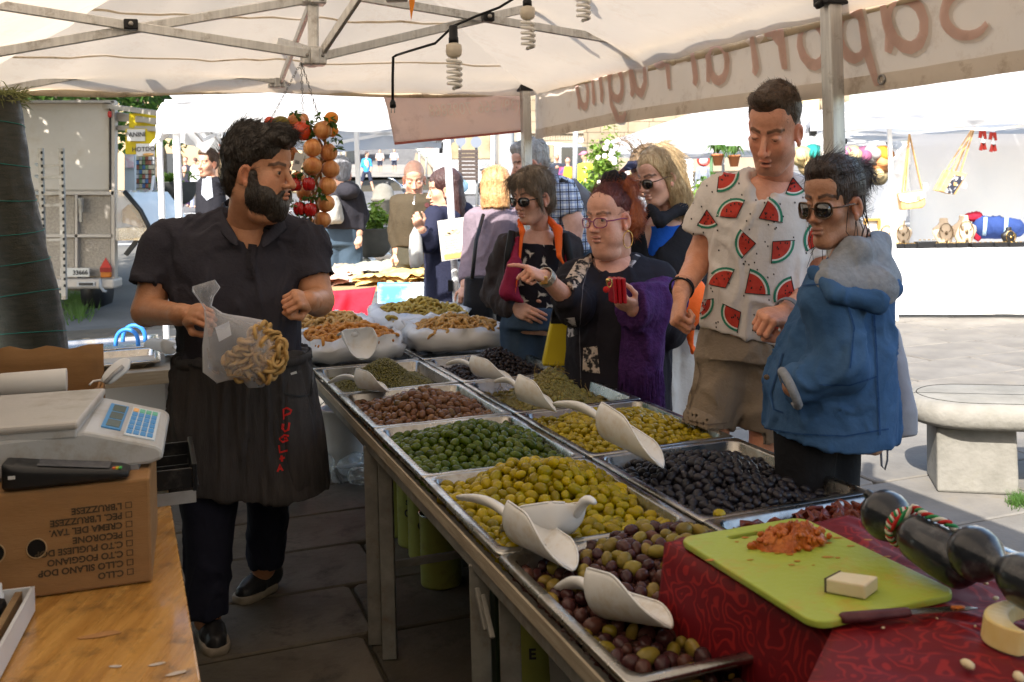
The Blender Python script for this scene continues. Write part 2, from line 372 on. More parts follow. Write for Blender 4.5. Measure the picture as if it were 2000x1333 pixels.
def post(a, b, w_=.045, top=2.3):
 p = ten(a, b); m = MB(); m.box((p.x, p.y, top/2),(w_, w_, top), TANG); o = m.build('post', ALU, tent, bev=.004)
 k = MB(); k.box((p.x, p.y,.006),(.1,.1,.012), TANG); k.build('foot_plate', ALU, o)
 k = MB(); k.box((p.x, p.y,2.02),(w_+.025, w_+.025,.05), TANG); k.build('slider', BLACKP, o, bev=.004)
 return o
post(0,0); post(0,2.42); post(2.54,0); post(2.54,2.42); post(0,4.9); post(2.54,4.9); post(0, BL); post(2.54, BL)
def bar(a, b, w_=.016, h_=.032, name='truss_bar', mat=ALU):
 m = MB(); m.bar(a, b, w_, h_); return m.build(name, mat, tent, bev=.003)
def hub(c, s=(.075,.06,.06)):
 m = MB(); m.box(c, s, TANG); m.box(c+Vector((0,0,-.005)),(s[0]*.4, s[1]+.03, s[2]*.9), TANG); o = m.build('truss_hub', ALU, tent, bev=.006)
 for q in (-1,1):
  k = MB(); x, y, z = basis(-TB); p = c+TC*(q*s[0]*.33)+TB*(s[1]/2); k.lathe([(.006,0),(.006,.006),(.003,.008)], p,8, Matrix((TC, Vector((0,0,-1)), TB)).transposed()); k.build('bolt', ALU_D, o)
def joint(c, s=(.045,.04,.035)):
 m = MB(); m.box(c+TB*.015, s, TANG); o = m.build('pivot_clip', BLACKP, tent, bev=.005)
 k = MB(); k.lathe([(.008,0),(.008,.008),(.004,.01)], c+TB*(.015+s[1]/2),10, Matrix((TC, Vector((0,0,-1)), TB)).transposed()); k.build('bolt', ALU_D, o)
YB = lambda u:(lambda t:5.1-.347*t)((.08-(u-1000)/1944*5.1)/(.938-.347*(u-1000)/1944))
YM = lambda u:(lambda t:4.014-.347*t)((.482-(u-1000)/1944*4.014)/(.938-.347*(u-1000)/1944))
YR = lambda u:(lambda s:5.1-.938*s)(((u-1000)/1944*5.1-.08)/(.347+.938*(u-1000)/1944))
bk = lambda u, v, d=0.:at(u, v, YB(u))+TB*d
md = lambda u, v, d=0.:at(u, v, YM(u))+TB*d
rs = lambda u, v:at(u, v, YR(u))
bar(bk(-70,190), bk(525,78)); bar(bk(-70,60,.03), bk(540,160,.03)); joint(bk(270,122,.03))
bar(bk(540,160), bk(1015,66)); bar(bk(530,78,.03), bk(1022,148,.03)); joint(bk(790,108,.03))
hub(bk(540,160)); hub(bk(527,75)); bar(bk(533,160), bk(527,20),.03,.03)
bar(md(-120,122), md(598,0)); bar(md(-120,-5,.03), md(600,108,.03)); joint(md(256,53,.03))
bar(md(622,112), md(1135,-8)); bar(md(640,-12,.03), md(1236,88,.03)); joint(md(945,38,.03))
hub(md(612,111),(.085,.07,.065)); hub(md(612,2),(.085,.07,.03)); bar(md(612,111), md(612,-120),.03,.035, 'king_post')
hub(rs(1233,88)); joint(rs(1233,88)+Vector((0,0,.035)),(.03,.03,.02))
bar(rs(1042,146), rs(1225,-8)); bar(rs(1240,84), rs(1420,-22)); bar(rs(1034,70), rs(1236,88)); bar(rs(1250,90), rs(1640,-40))
bar(bk(527,75), md(604,100)); bar(bk(548,160), md(604,14)); bar(md(622,112), md(688,-5,.3))
hub(rs(1030,148),(.055,.055,.05)); hub(rs(1030,68),(.06,.06,.04))
m = MB(); m.box(rs(1029,100)+TB*.03,(.045,.02,.085), TANG); m.build('release_latch', BLACKP, tent, bev=.005)
m = MB(); m.box(ten(0,2.42,2.03),(.065,.065,.05), TANG); m.bar(ten(0,2.42,2.02), ten(.05,2.42,1.99),.02,.02); m.build('release_latch', BLACKP, tent, bev=.006)
m = MB();
def patch(u, v):
 p = at(515+50*u,35+60*v, YB(540)-.0); p = bk(515+50*u,33+52*v); return p
m.grid(lambda u, v:patch(u, v)+TB*.02,2,2); m.build('patch', M('old_tape',(.60,.50,.36),.6, col2=(.5,.4,.27), scale=9), tent, thick=.002)
PINKL = M('faded_red_print',(.80,.62,.54),.8, col2=(.75,.57,.49), scale=8, trans=.5, tcol=(.80,.52,.44), dirt=(.55,.42,.32), dscale=10)
GREYL = M('faded_grey_print',(.72,.65,.58),.8, trans=.42)
PALEL = M('faded_pale_print',(.93,.87,.78),.8, trans=.55, tcol=(.9,.82,.72))
bn = thing('banner', 'cream banner with faded red brush lettering along the right eave', 'banner',(0,0,0))
def bside(s, z):
 p = ten(-.085, s); n = .012*n1(s*4, z*3,2)+.004*n1(s*15, z*9,4)
 return Vector((p.x, p.y, z+.012*math.sin(s*1.7)))+TC*n
BZ0, BZ1 = 1.755,2.0
m = MB(); m.grid(lambda u, v:bside(lp(-.08,5.2, u), lp(BZ1, BZ0, v)),160,10); m.build('cloth', BANNER, bn, thick=.002)
m = MB(); m.grid(lambda u, v:bside(lp(-.08,5.2, u), lp(BZ0+.048, BZ0-.001, v))-TC*.003,160,2); m.build('bottom_band', M('banner_band',(.76,.67,.57),.8, col2=(.70,.61,.51), scale=7, trans=.3, dirt=(.45,.34,.24), dscale=12), bn)
for s in (2.53,4.2):
 k = MB(); p = bside(s, BZ0+.03)-TC*.006; k.tube([p+TB*(.012*math.cos(q*PI/8))+Vector((0,0,.012*math.sin(q*PI/8))) for q in range(16)],.0035,6, True); k.build('eyelet', ALU_D, bn)
def arc(cx, cy, rx, ry, a0, a1, n=12):return [(cx+rx*math.cos(R_(a0+(a1-a0)*k/n)), cy+ry*math.sin(R_(a0+(a1-a0)*k/n))) for k in range(n+1)]
BOWL = arc(.3,.3,.28,.31,60,420)
GL = {'S':[arc(.42,.78,.3,.24,40,250)+arc(.34,.27,.34,.27,75,-140)], 'a':[BOWL,[(.62,.62),(.58,.2),(.68,-.02)]], 'p':[[(.08,.66),(.1,.1),(.02,-.42)], arc(.34,.3,.3,.32,150,-160)], 'o':[BOWL], 'r':[[(.05,.64),(.1,0)],[(.1,.38),(.25,.6),(.45,.6)]], 'i':[[(.1,.62),(.12,.1),(.2,0)]], 'd':[BOWL,[(.66,1.05),(.58,.3),(.66,0)]], 'P':[[(.1,1.0),(.12,0)], arc(.3,.74,.34,.27,120,-140)], 'u':[[(.05,.62),(.08,.2),(.25,0),(.45,.1),(.56,.62)],[(.56,.62),(.56,.1),(.66,0)]], 'g':[BOWL,[(.6,.62),(.6,-.1),(.45,-.4),(.2,-.42),(.05,-.3)]], 'l':[[(.12,1.05),(.1,.2),(.2,0)]], ' ':[]}
WD = {'S':.9, 'a':.85, 'p':.82, 'o':.78, 'r':.6, 'i':.36, 'd':.85, 'P':.8, 'u':.82, 'g':.82, 'l':.36, ' ':.45}
def strokes(txt, s_end, z0, H, off, mat, wf=.085):
 x = 0
 for ch in txt:
  m = MB()
  for st in GL[ch]:
   pts = []
   for i in range(len(st)-1):
    for q in range(4):pts.append((lp(st[i][0], st[i+1][0], q/4), lp(st[i][1], st[i+1][1], q/4)))
   pts.append(st[-1]); V = []; n = len(pts)
   for i,(px, py) in enumerate(pts):
    dx = pts[min(i+1, n-1)][0]-pts[max(i-1,0)][0]; dy = pts[min(i+1, n-1)][1]-pts[max(i-1,0)][1]; l = math.hypot(dx, dy) or 1
    wv = wf*(.55+.6*math.sin(PI*(i+1)/(n+1)))
    for sg in (-1,1):
     qx = px-dy/l*wv*sg+.18*py; qy = py+dx/l*wv*sg
     zz = z0+H*qy
     V.append(bside(s_end-(x+qx)*H, min(zz, BZ1-.004))-TC*off)
   m.add(V,[(2*i,2*i+1,2*i+3,2*i+2) for i in range(n-1)])
  if m.v:m.build('letter', mat, bn)
  x+=WD[ch]*1.12
strokes('Sapori di Puglia',2.93,1.853,.215,.0045, GREYL,.085)
strokes('Sapori di Puglia',2.92,1.86,.215,.0065, PINKL,.072)
bb = thing('banner', 'short pink banner with a faded mirrored phone number behind the hanging lamp', 'banner',(0,0,0))
def bback(u, v):
 ul = lp(757,1036, u); top = lp(182,166, u); bot = lp(281,256, u)
 if u<.5:pass
 x = ul+lp(0,24, v)*(1-u)
 p = bk(x, lp(top, bot, v)); return p-TB*(.085+.01*n1(u*6, v*3,8)+.02*(1-u)*v)
m = MB(); m.grid(bback,40,10); m.build('cloth', BANNERR, bb, thick=.002)
m = MB(); m.grid(lambda u, v:bback(u, lp(.955,1.003, v))+TB*.004,40,1); m.build('bottom_edge', M('red_edge',(.42,.13,.10),.8), bb)
text_on('phone_number', '(39) 366. 7095868',.088,(0,0,0),(1,0,0),(0,0,1), PALEL, bb, fn=lambda x, y:bback(.63-x*1.0,.40-y*4.2)+TB*.006, space=1.02)
CFLG = M('lamp_glass',(.80,.77,.70),.25, coat=.5)
CFLB = M('lamp_base',(.62,.54,.42),.4)
CAB = M('cable',(.012,.012,.012),.5)
def cfl(label, c, s=1., full=True):
 t = thing('energy_saving_lamp', label, 'lamp', c, group='spiral lamps under the tent roof'); c = Vector(c)
 m = MB(); m.lathe([(.014*s,.062*s),(.016*s,.058*s),(.016*s,.02*s),(.018*s,.018*s),(.018*s,0)], c,14); m.build('socket', BLACKP, t)
 m = MB(); m.lathe([(.013*s,0),(.028*s,-.008*s),(.03*s,-.03*s),(.027*s,-.045*s),(.02*s,-.052*s)], c,16); m.build('base', CFLB, t)
 m = MB(); pts = []
 for i in range(97):
  a = i/96; z = -.052-.115*a; r = .0235*(1 if .06<a<.9 else (a/.06 if a<=.06 else (1-a)/.1)); r = max(r,.004)
  pts.append(c+Vector((r*s*math.cos(2*PI*5.5*a), r*s*math.sin(2*PI*5.5*a), z*s)))
 m.tube(pts,.0068*s,7); m.build('spiral_tube', CFLG, t); return t
yl = 3.6; c1 = at(886,84, yl); cfl('white spiral lamp hanging lowest in front of the pink banner', c1,1.0)
c2 = at(1030,12,3.55); cfl('white spiral lamp hanging in front of the corner post', c2,.92)
c3 = at(1138,-42,3.5); cfl('white spiral lamp cut off by the top edge of the photo', c3,.9)
one('cable', 'black lamp cable strung below the roof bars from the corner towards the ridge', 'cable', MB().tube([at(775,108,3.9), at(800,100,3.8), at(850,85,3.65), c1+Vector((0,0,.06)), at(930,32,3.62), at(975,15,3.6), c2+Vector((0,0,.055)), at(1080,-30,3.5), c3+Vector((0,0,.055))],.005,6), CAB)
t = thing('power_cord', 'black power cord with a plug dangling before the pink banner', 'power cord', at(768,112,3.9))
MB().tube([at(775,108,3.9), at(768,112,3.9), at(767,150,3.9), at(767,195,3.9)],.0055,6).build('cord', CAB, t)
m = MB(); p = at(767,195,3.9); m.lathe([(.006,0),(.012,-.012),(.013,-.03),(.006,-.034)], p,10)
o = m.build('plug', BLACKP, t)
for q in (-1,1):MB().tube([p+Vector((q*.006,0,-.03)), p+Vector((q*.006,0,-.052))],.0025,6).build('pin', ALU, o)
one('ribbon', 'orange ribbon tail hanging from the roof bars', 'ribbon', MB().prism([(0,0),(.022,.004),(.02,-.03),(.006,-.09)], lambda x, y, z:at(798,0,3.3)+Vector((x, z, y+.02)),0,.002), M('orange_cloth',(.80,.25,.02),.6))
m = MB(); m.box(at(775,-2,3.3),(.07,.03,.02)); one('clamp', 'grey clamp on the roof bar above the orange ribbon', 'clamp', m, ALU_D, bev=.004)
NET = M('green_shade_net',(.012,.035,.022),.85, col2=(.02,.05,.03), scale=30, bump=.5, bscale=160)
nt_ = thing('shade_net', 'dark green shade net wall with turquoise threads left of the stall', 'net',(0,0,0))
m = MB(); m.grid(lambda u, v:ten(2.60+.02*n1(u*9, v*3,1), lp(.30, BL, u), lp(2.0,.03, v)),40,12); m.build('netting', NET, nt_, thick=.002)
m = MB(); m.grid(lambda u, v:ten(lp(-.05,2.6, u), BL-.02+.03*n1(u*9, v*3,6), lp(2.0,.03, v)),24,10); m.build('added_end_net', NET, nt_, thick=.002)  # unseen net added across the near end to cut fill light
m = MB(); m.grid(lambda u, v:ten(lp(2.6,2.33, u),.02+.02*n1(u*9, v*4,2), lp(1.62,.03, v)),12,12); m.build('corner_netting', NET, nt_, thick=.002)
TQ = M('turquoise_thread',(.015,.20,.16),.7)
for k in range(8):MB().tube([ten(lp(2.6,2.33, q/12),.045+.02*n1(q/12*9, k*.5,2),1.5-.16*k) for q in range(13)],.0025,5).build('thread', TQ, nt_)
# ------------------------------------------------------------------ the counter
cnt = thing('counter_table', 'long grey trestle counter carrying the steel olive trays', 'table',(0,0,0))
FR = M('worn_grey_frame',(.17,.158,.138),.6, col2=(.25,.235,.205), scale=14, metal=.2, bump=.2, bscale=50, dirt=(.15,.10,.06), dscale=10)
def tbar(a, b, w_, h_, name, mat=FR):
 m = MB(); m.bar(a, b, w_, h_); return m.build(name, mat, cnt, bev=.003)
for t_ in (.015,.485,.955):tbar(tab(-3.1, t_,.672), tab(1.3, t_,.672),.03,.045, 'long_rail')
m = MB(); m.bar(tab(-3.1,-.004,.70), tab(1.25,-.004,.70),.006,.03); m.build('edge_strip', WOODG, cnt)
for s_ in (-3.05,-2.2,-1.2,-.05,.60,1.22):tbar(tab(s_,.03,.665), tab(s_,.94,.665),.03,.03, 'cross_rail')
for s_, t_, ds in ((-.72,.02,0),(-.60,.04,0),(.42,.02,0),(.56,.04,0),(-.66,.93,0),(.5,.93,0),(-2.5,.02,0),(-2.4,.93,0),(1.24,.93,0)):
 o = tbar(tab(s_, t_,.66), tab(s_+ds, t_,0.0),.035,.045, 'leg')
tbar(tab(-.72,.05,.25), tab(-.72,.9,.25),.02,.025, 'stretcher'); tbar(tab(.42,.05,.25), tab(.42,.9,.25),.02,.025, 'stretcher')
for s_ in (.46,.5):
 tbar(tab(s_,.0,.62), tab(s_+.06,.0,.55),.012,.012, 'hinge')
LW, LL = .478,.596
def tray_mb(w_=LW, l_=LL, d=.065):
 m = MB(); prof = [(0,-.012,.012),(0,-.002,.014),(.003,0,.015),(.020,0,.03),(.024,-.004,.034),(.03,-d+.012,.04),(.042,-d,.045),(.2,-d,.02)]
 m.rings([[(x, y, z) for x, y in rrect(w_-2*i, l_-2*i, r,4)] for i, z, r in prof], cap1=True); return m
tme = tray_mb().mesh('steel_tray'); tme['sh'] = 1; tme.materials.append(STEEL)
def tray(s, t, label, z=.742, w_=None):
 o = bpy.data.objects.new('steel_tray', tme); C.objects.link(o); o.location = tab(s, t, z); o.rotation_euler = (r1.uniform(-.006,.006), r1.uniform(-.006,.006), TANG)
 m_ = o.modifiers.new('t', 'SOLIDIFY'); m_.thickness = .002; m_.offset = -1
 return tag(o, label, 'tray', 'steel trays on the counter')
TR = {}
cs = {'r4':.895, 'r3':.30, 'r2':-.30, 'r1':-.895, 'r0':-1.49, 'q1':-2.09, 'q2':-2.69}
nm = {('r0',0):'steel tray heaped with tiny green capers',('r1',0):'steel tray of brown oval olives',('r2',0):'steel tray of dark green round olives',('r3',0):'steel tray of big yellow-green olives',('r4',0):'steel tray of mixed purple and green olives',('r0',1):'steel tray of wrinkled black olives',('r1',1):'steel tray of stalked caperberries',('r2',1):'steel tray of pitted pale green olives',('r3',1):'steel tray of smooth black olives',('r4',1):'steel tray of dried tomatoes behind the red cloth',('q1',0):'steel tray under the front left bag of cracker rings',('q1',1):'steel tray under the front right bag of cracker rings'}
for (k, c_), l in nm.items():TR[(k, c_)] = tray(cs[k],.242+.487*c_, l)
for c_, l in ((0, 'steel tray under the rear left bag of cracker rings'),(1, 'steel tray under the rear right bag of cracker rings')):TR[('q2', c_)] = tray(cs['q2'],.242+.487*c_, l)
# ------------------------------------------------------------------ heaps
def place_items(meshes, s0, t0, hfun, n, d, rad, label, name, cat, group, base=-.055, hw=.205, hl=.265, flat=.75, fill=None, seed=1, sc=(.78,1.16), sink=.3, tilt=1.):
 """n separate items spread over a heap; the deeper layer is one joined filler mesh"""
 rg = random.Random(seed); P = []; tries = 0; cell = {}
 while len(P)<n and tries<60000:
  tries+=1; x = rg.uniform(-hw, hw); y = rg.uniform(-hl, hl); h = hfun(x, y)
  if h<=base+.003:continue
  dx = (hfun(x+.01, y)-hfun(x-.01, y))/.02; dy = (hfun(x, y+.01)-hfun(x, y-.01))/.02
  z = h+rg.uniform(-sink,.35)*rad; k = (int(x/d+100), int(y/d+100)); ok = True
  for i in (-1,0,1):
   for j in (-1,0,1):
    for q in cell.get((k[0]+i, k[1]+j),()):
     if (q[0]-x)**2+(q[1]-y)**2+(q[2]-z)**2<d*d:ok = False
  if not ok:continue
  cell.setdefault(k,[]).append((x, y, z)); P.append((x, y, z, dx, dy))
 out = []
 for (x, y, z, dx, dy) in P:
  me = rg.choice(meshes); o = bpy.data.objects.new(name, me); C.objects.link(o); p = tab(s0, t0,.742)+TC*x-TB*y+Vector((0,0, z))
  o.location = p; nrm = (Vector((0,0,1))-TC*dx+TB*dy).normalized()
  ax = Vector((rg.gauss(0,1), rg.gauss(0,1), rg.gauss(0,1)*tilt)); ax = ax-nrm*ax.dot(nrm)*flat
  o.rotation_mode = 'QUATERNION'; o.rotation_quaternion = ax.to_track_quat('X', 'Z')@Quaternion((1,0,0), rg.uniform(0,6.28)); f = rg.uniform(*sc); o.scale = (f, f*rg.uniform(.93,1.07), f)
  tag(o, label, cat, group); out.append(o)
 if fill:
  m = MB(); fr = rad*.9; N = 0; st = d*.82; y = -hl
  while y<hl:
   x = -hw
   while x<hw:
    xx = x+rg.uniform(-.3,.3)*st; yy = y+rg.uniform(-.3,.3)*st; h = hfun(xx, yy)
    if h>base+.002:
     p = tab(s0, t0,.742)+TC*xx-TB*yy+Vector((0,0, h-rad*1.15)); m.ell(p,(fr*rg.uniform(.9,1.25), fr, fr*.95),8,6, Euler((rg.uniform(0,3), rg.uniform(-.6,.6), rg.uniform(0,3))).to_matrix())
    x+=st
   y+=st
  nf, lf, cf, mf = fill; tag(m.build(nf, mf), lf, cf, None, 'stuff')
 return out
def olive_mesh(nm_, L, W, mat, seed, tip=.06, dent=0., hole=False):
 rg = random.Random(seed); m = MB(); rings = []; N = 12; K = 10
 for i in range(1, K):
  a = PI*i/K; x = -L/2*math.cos(a); r = W/2*math.sin(a)**(.92)*(1+tip*math.cos(a)); rings.append([(x, r*(1+dent*rg.uniform(-1,1))*math.cos(2*PI*k/N), r*(1+dent*rg.uniform(-1,1))*math.sin(2*PI*k/N)) for k in range(N)])
 x0, x1 = -L/2, L/2
 if hole:x0 = -L/2+W*.3; rings[0] = [(p[0]*.98, p[1]*.62, p[2]*.62) for p in rings[0]]
 m.rings(rings); n = len(m.v); m.v+=[(x0,0,0),(x1,0,0)]
 for k in range(N):m.f.append((n,(k+1)%N, k)); m.f.append((n+1,(K-2)*N+k,(K-2)*N+(k+1)%N)); m.sm+=[True, True]
 me = m.mesh(nm_); me['sh'] = 1; me.materials.append(mat); return me
def OM(name, cols, rough=.24,**k):
 return M(name,(.85,.85,.85), rough, col2=(1.1,1.08,1.0), scale=60, rand=cols, coat=.0, spec=.28, bump=.05, bscale=300, sss=0,**k)
BASEH = -.06
def heap(H, x0, y0, sx, sy, base=-.032, wob=.006, ph=0.):
 return lambda x, y:base+H*math.exp(-((x-x0)/sx)**2-((y-y0)/sy)**2)+wob*math.sin(x*31+ph)*math.sin(y*27+ph*2)
def brine(s, t, z, col, label, rough=.06):
 m = MB(); m.prism(rrect(.405,.52,.03,3), lambda x, y, q:tab(s, t,.742+q)+TC*x-TB*y, z-.02, z)
 return one('brine', label, 'brine', m, M('brine_'+str(len(bpy.data.materials)), col, rough, col2=tuple(c*.6 for c in col), scale=20, spec=.7, bump=.03, bscale=20))
YG = OM('yellow_green_olive_skin',((.19,.14,.001),(.30,.22,.001),(.23,.19,.002),(.38,.275,.002),(.14,.11,.001)))
GO = OM('green_olive_skin',((.034,.06,.003),(.065,.098,.005),(.048,.075,.004),(.09,.115,.008),(.028,.046,.003)))
BO = OM('brown_olive_skin',((.085,.035,.018),(.16,.075,.035),(.12,.05,.025),(.19,.095,.045),(.10,.06,.025)))
KO = OM('black_olive_skin',((.012,.011,.015),(.022,.020,.026),(.016,.015,.020),(.028,.024,.03)),.3)
WO = OM('wrinkled_black_skin',((.012,.008,.009),(.025,.015,.014),(.018,.011,.010)),.35)
PO = OM('pitted_olive_skin',((.24,.17,.006),(.34,.245,.008),(.28,.22,.01),(.38,.275,.01),(.20,.15,.005)))
MXP = OM('purple_olive_skin',((.035,.012,.014),(.06,.02,.02),(.045,.018,.022),(.09,.035,.025),(.028,.010,.013)),.16)
MXG = OM('mottled_olive_skin',((.17,.13,.015),(.22,.15,.03),(.13,.09,.02),(.25,.20,.035)),.18)
om = lambda nm_, L, W, mat, q=3,**k:[olive_mesh(nm_, L*(1+.06*i), W*(1-.03*i), mat, i,**k) for i in range(q)]
T0, T1 = .242,.729
place_items(om('olive',.0345,.0285, YG), cs['r3'], T0, heap(.085,.03,.12,.17,.16),300,.0245,.0135, 'big yellow-green olive in the tray with two white scoops', 'yellow_green_olive', 'yellow olive', 'yellow-green olives', fill=('olive_pile', 'lower layer of big yellow-green olives in their tray', 'olives', YG), seed=2)
place_items(om('olive',.032,.027, GO), cs['r2'], T0, heap(.075,.0,.02,.17,.17),290,.0235,.013, 'dark green round olive in the tray between the brown and yellow-green ones', 'green_olive', 'green olive', 'dark green olives', fill=('olive_pile', 'lower layer of dark green olives in their tray', 'olives', GO), seed=3)
place_items(om('olive',.033,.0245, BO), cs['r1'], T0, heap(.075,.0,.02,.16,.15,-.036),260,.0225,.012, 'brown oval olive in the tray before the capers', 'brown_olive', 'brown olive', 'brown olives', fill=('olive_pile', 'lower layer of brown oval olives in their tray', 'olives', BO), seed=4)
place_items(om('olive',.030,.0225, KO, tip=.1), cs['r3'], T1, heap(.07,-.02,.04,.16,.19,-.038),300,.021,.0112, 'smooth black olive in the tray behind the yellow-green ones', 'black_olive', 'black olive', 'smooth black olives', fill=('olive_pile', 'lower layer of smooth black olives in their tray', 'olives', KO), seed=5)
place_items(om('olive',.0285,.021, PO, hole=True), cs['r2'], T1, heap(.055,.02,.02,.2,.22,-.034),300,.0205,.0112, 'pitted pale green olive in the tray under the largest scoop', 'pitted_olive', 'pitted olive', 'pitted pale olives', fill=('olive_pile', 'lower layer of pitted pale green olives in their tray', 'olives', PO), seed=6)
place_items(om('olive',.0225,.0175, WO, dent=.10), cs['r0'], T1, heap(.10,.03,.06,.13,.15,-.045),300,.0165,.0095, 'wrinkled black olive heaped in the tray before the cracker bags', 'wrinkled_olive', 'wrinkled olive', 'wrinkled black olives', fill=('olive_pile', 'lower layer of wrinkled black olives in their tray', 'olives', WO), seed=7)
place_items(om('olive',.034,.0285, MXP)+om('olive',.035,.029, MXP)+om('olive',.035,.0285, MXG), cs['r4'], T0, heap(.07,.09,.16,.19,.2,-.04),240,.0255,.0138, 'mixed purple or mottled olive in the nearest tray', 'mixed_olive', 'mixed olive', 'mixed olives', fill=('olive_pile', 'lower layer of mixed purple olives in the nearest tray', 'olives', MXP), seed=8, hl=.28)
o = tag(bpy.data.objects.new('olive', om('olive',.03,.025, PO)[0]), 'single yellow olive lying astray at the edge of the black olives', 'olive'); C.objects.link(o); o.location = at(1405,1005,2.28)
brine(cs['r3'], T0,-.036,(.12,.10,.03), 'yellowish brine around the big yellow-green olives'); brine(cs['r2'], T0,-.036,(.05,.06,.02), 'dark brine around the dark green olives')
brine(cs['r1'], T0,-.04,(.16,.11,.07), 'brown brine around the brown olives'); brine(cs['r3'], T1,-.042,(.035,.028,.024), 'black brine around the smooth black olives')
brine(cs['r4'], T0,-.046,(.05,.025,.02), 'purple brine around the mixed olives'); brine(cs['r0'], T0,-.048,(.09,.085,.04), 'murky brine around the capers'); brine(cs['r1'], T1,-.048,(.12,.11,.08), 'murky brine around the caperberries')
brine(cs['r2'], T1,-.04,(.14,.12,.04), 'pale brine around the pitted olives')
def grains(s0, t0, hf, step, r, name, label, cat, mat, seed, hw=.2, hl=.26, base=-.05):
 rg = random.Random(seed); m = MB(); x = -hw
 ico = [(0,0,-1),(.72,-.52,-.45),(-.28,-.85,-.45),(-.89,0,-.45),(-.28,.85,-.45),(.72,.52,-.45),(.28,-.85,.45),(-.72,-.52,.45),(-.72,.52,.45),(.28,.85,.45),(.89,0,.45),(0,0,1)]
 icf = [(0,1,2),(1,0,5),(0,2,3),(0,3,4),(0,4,5),(1,5,10),(2,1,6),(3,2,7),(4,3,8),(5,4,9),(1,10,6),(2,6,7),(3,7,8),(4,8,9),(5,9,10),(6,10,11),(7,6,11),(8,7,11),(9,8,11),(10,9,11)]
 V = []; Fs = []; cl = []
 while x<hw:
  y = -hl
  while y<hl:
   xx = x+rg.uniform(-.45,.45)*step; yy = y+rg.uniform(-.45,.45)*step; h = hf(xx, yy)
   if h>base:
    p = tab(s0, t0,.742)+TC*xx-TB*yy+Vector((0,0, h+rg.uniform(-.5,.6)*r)); f = r*rg.uniform(.75,1.2); n = len(V); rz = rg.uniform(0,6); c_, s_ = math.cos(rz), math.sin(rz)
    V+=[(p.x+f*(a*c_-b*s_), p.y+f*(a*s_+b*c_), p.z+f*c*.92) for a, b, c in ico]; Fs+=[(a+n, b+n, c+n) for a, b, c in icf]; q = rg.uniform(.6,1.25); cl+=[(q, q, q*.9)]*12
   y+=step
  x+=step
 return tag(link(name, npmesh(name, V, Fs, True, np.array(cl)), mat), label, cat, None, 'stuff')
CAP = M('caper_skin',(.10,.085,.015),.4, col2=(.16,.135,.022), scale=120, attr=True)
grains(cs['r0'], T0, heap(.105,.0,.03,.12,.15,-.046),.0068,.0048, 'capers', 'heap of tiny green capers in their tray', 'capers', CAP,1)
CBM = M('caperberry_skin',(.13,.105,.025),.35, col2=(.21,.175,.05), scale=60, rand=((.8,.8,.8),(1.2,1.2,1)))
STK = M('caper_stalk',(.24,.16,.05),.6)
def cberry(seed):
 rg = random.Random(seed); m = MB(); m.ell((0,0,0),(.0125,.0085,.0085),9,7); p = [Vector((-.011,0,0))]
 d = Vector((-1, rg.uniform(-.3,.3), rg.uniform(-.2,.5)))
 for q in range(4):p.append(p[-1]+d*.009); d = (d+Vector((rg.uniform(-.4,.4), rg.uniform(-.5,.5), rg.uniform(-.3,.5)))).normalized()
 k = len(m.f); m.tube(p,[.0014,.0012,.001,.001,.0008],4); me = m.mesh('caperberry'); me['sh'] = 1; me.materials.append(CBM); me.materials.append(STK)
 for i in range(k, len(me.polygons)):me.polygons[i].material_index = 1
 return me
place_items([cberry(i) for i in range(7)], cs['r1'], T1, heap(.115,.03,.04,.11,.14,-.05),300,.0115,.008, 'stalked caperberry in the heap behind the brown olives', 'caperberry', 'caperberry', 'stalked caperberries', flat=.3, seed=12, sink=1.2, fill=('caperberry_pile', 'lower layer of caperberries in their heap', 'caperberries', CBM))
TOM = M('dried_tomato',(.10,.014,.008),.4, col2=(.19,.035,.015), scale=40, rand=((.7,.7,.7),(1.2,1.1,1)), bump=.5, bscale=120, coat=.3)
def dtom(seed):
 rg = np.random.default_rng(seed); m = MB(); N, K = 14,5
 def f(u, v):
  a = 2*PI*u; r = .03*v; w_ = .010*math.sin(3*a+seed)*v+.006*math.sin(7*a+2*seed)*v*v
  return Vector((r*1.25*math.cos(a), r*.8*math.sin(a), w_+.35*r*abs(math.sin(a))+.004*rg.uniform(-1,1)))
 m.grid(f, N, K); me = m.mesh('dried_tomato'); me['sh'] = 1; me.materials.append(TOM); return me
tl = place_items([dtom(i) for i in range(6)], cs['r4'], T1, heap(.075,.05,.06,.14,.15,-.035),150,.024,.012, 'wrinkled dried tomato behind the red cloth', 'dried_tomato', 'dried tomato', 'dried tomatoes', flat=.3, seed=14, sink=.8, fill=('tomato_pile', 'lower layer of dried tomatoes in their tray', 'dried tomatoes', TOM))
for o in tl:m_ = o.modifiers.new('t', 'SOLIDIFY'); m_.thickness = .003
TRM = [M('cracker_crust',(.40,.21,.055),.6, col2=(.52,.31,.10), scale=50, rand=((.85,.85,.8),(1.1,1.05,1)), bump=.25, bscale=150), M('spiced_cracker_crust',(.42,.17,.028),.6, col2=(.55,.26,.05), scale=50, rand=((.85,.8,.8),(1.1,1.05,1)), bump=.25, bscale=150), M('olive_cracker_crust',(.33,.21,.035),.6, col2=(.42,.30,.06), scale=50, rand=((.8,.8,.8),(1.1,1.1,1)), bump=.25, bscale=150)]
def ring_me(seed, mat, L=.024, W=.015, r=.0072):
 rg = random.Random(seed); m = MB(); n = 18
 m.tube([(L*math.cos(2*PI*k/n)+rg.uniform(-.001,.001), W*math.sin(2*PI*k/n),.003*math.sin(4*PI*k/n+seed)) for k in range(n)],[r*rg.uniform(.88,1.1) for k in range(n)],8, True)
 me = m.mesh('cracker_ring'); me['sh'] = 1; me.materials.append(mat); return me
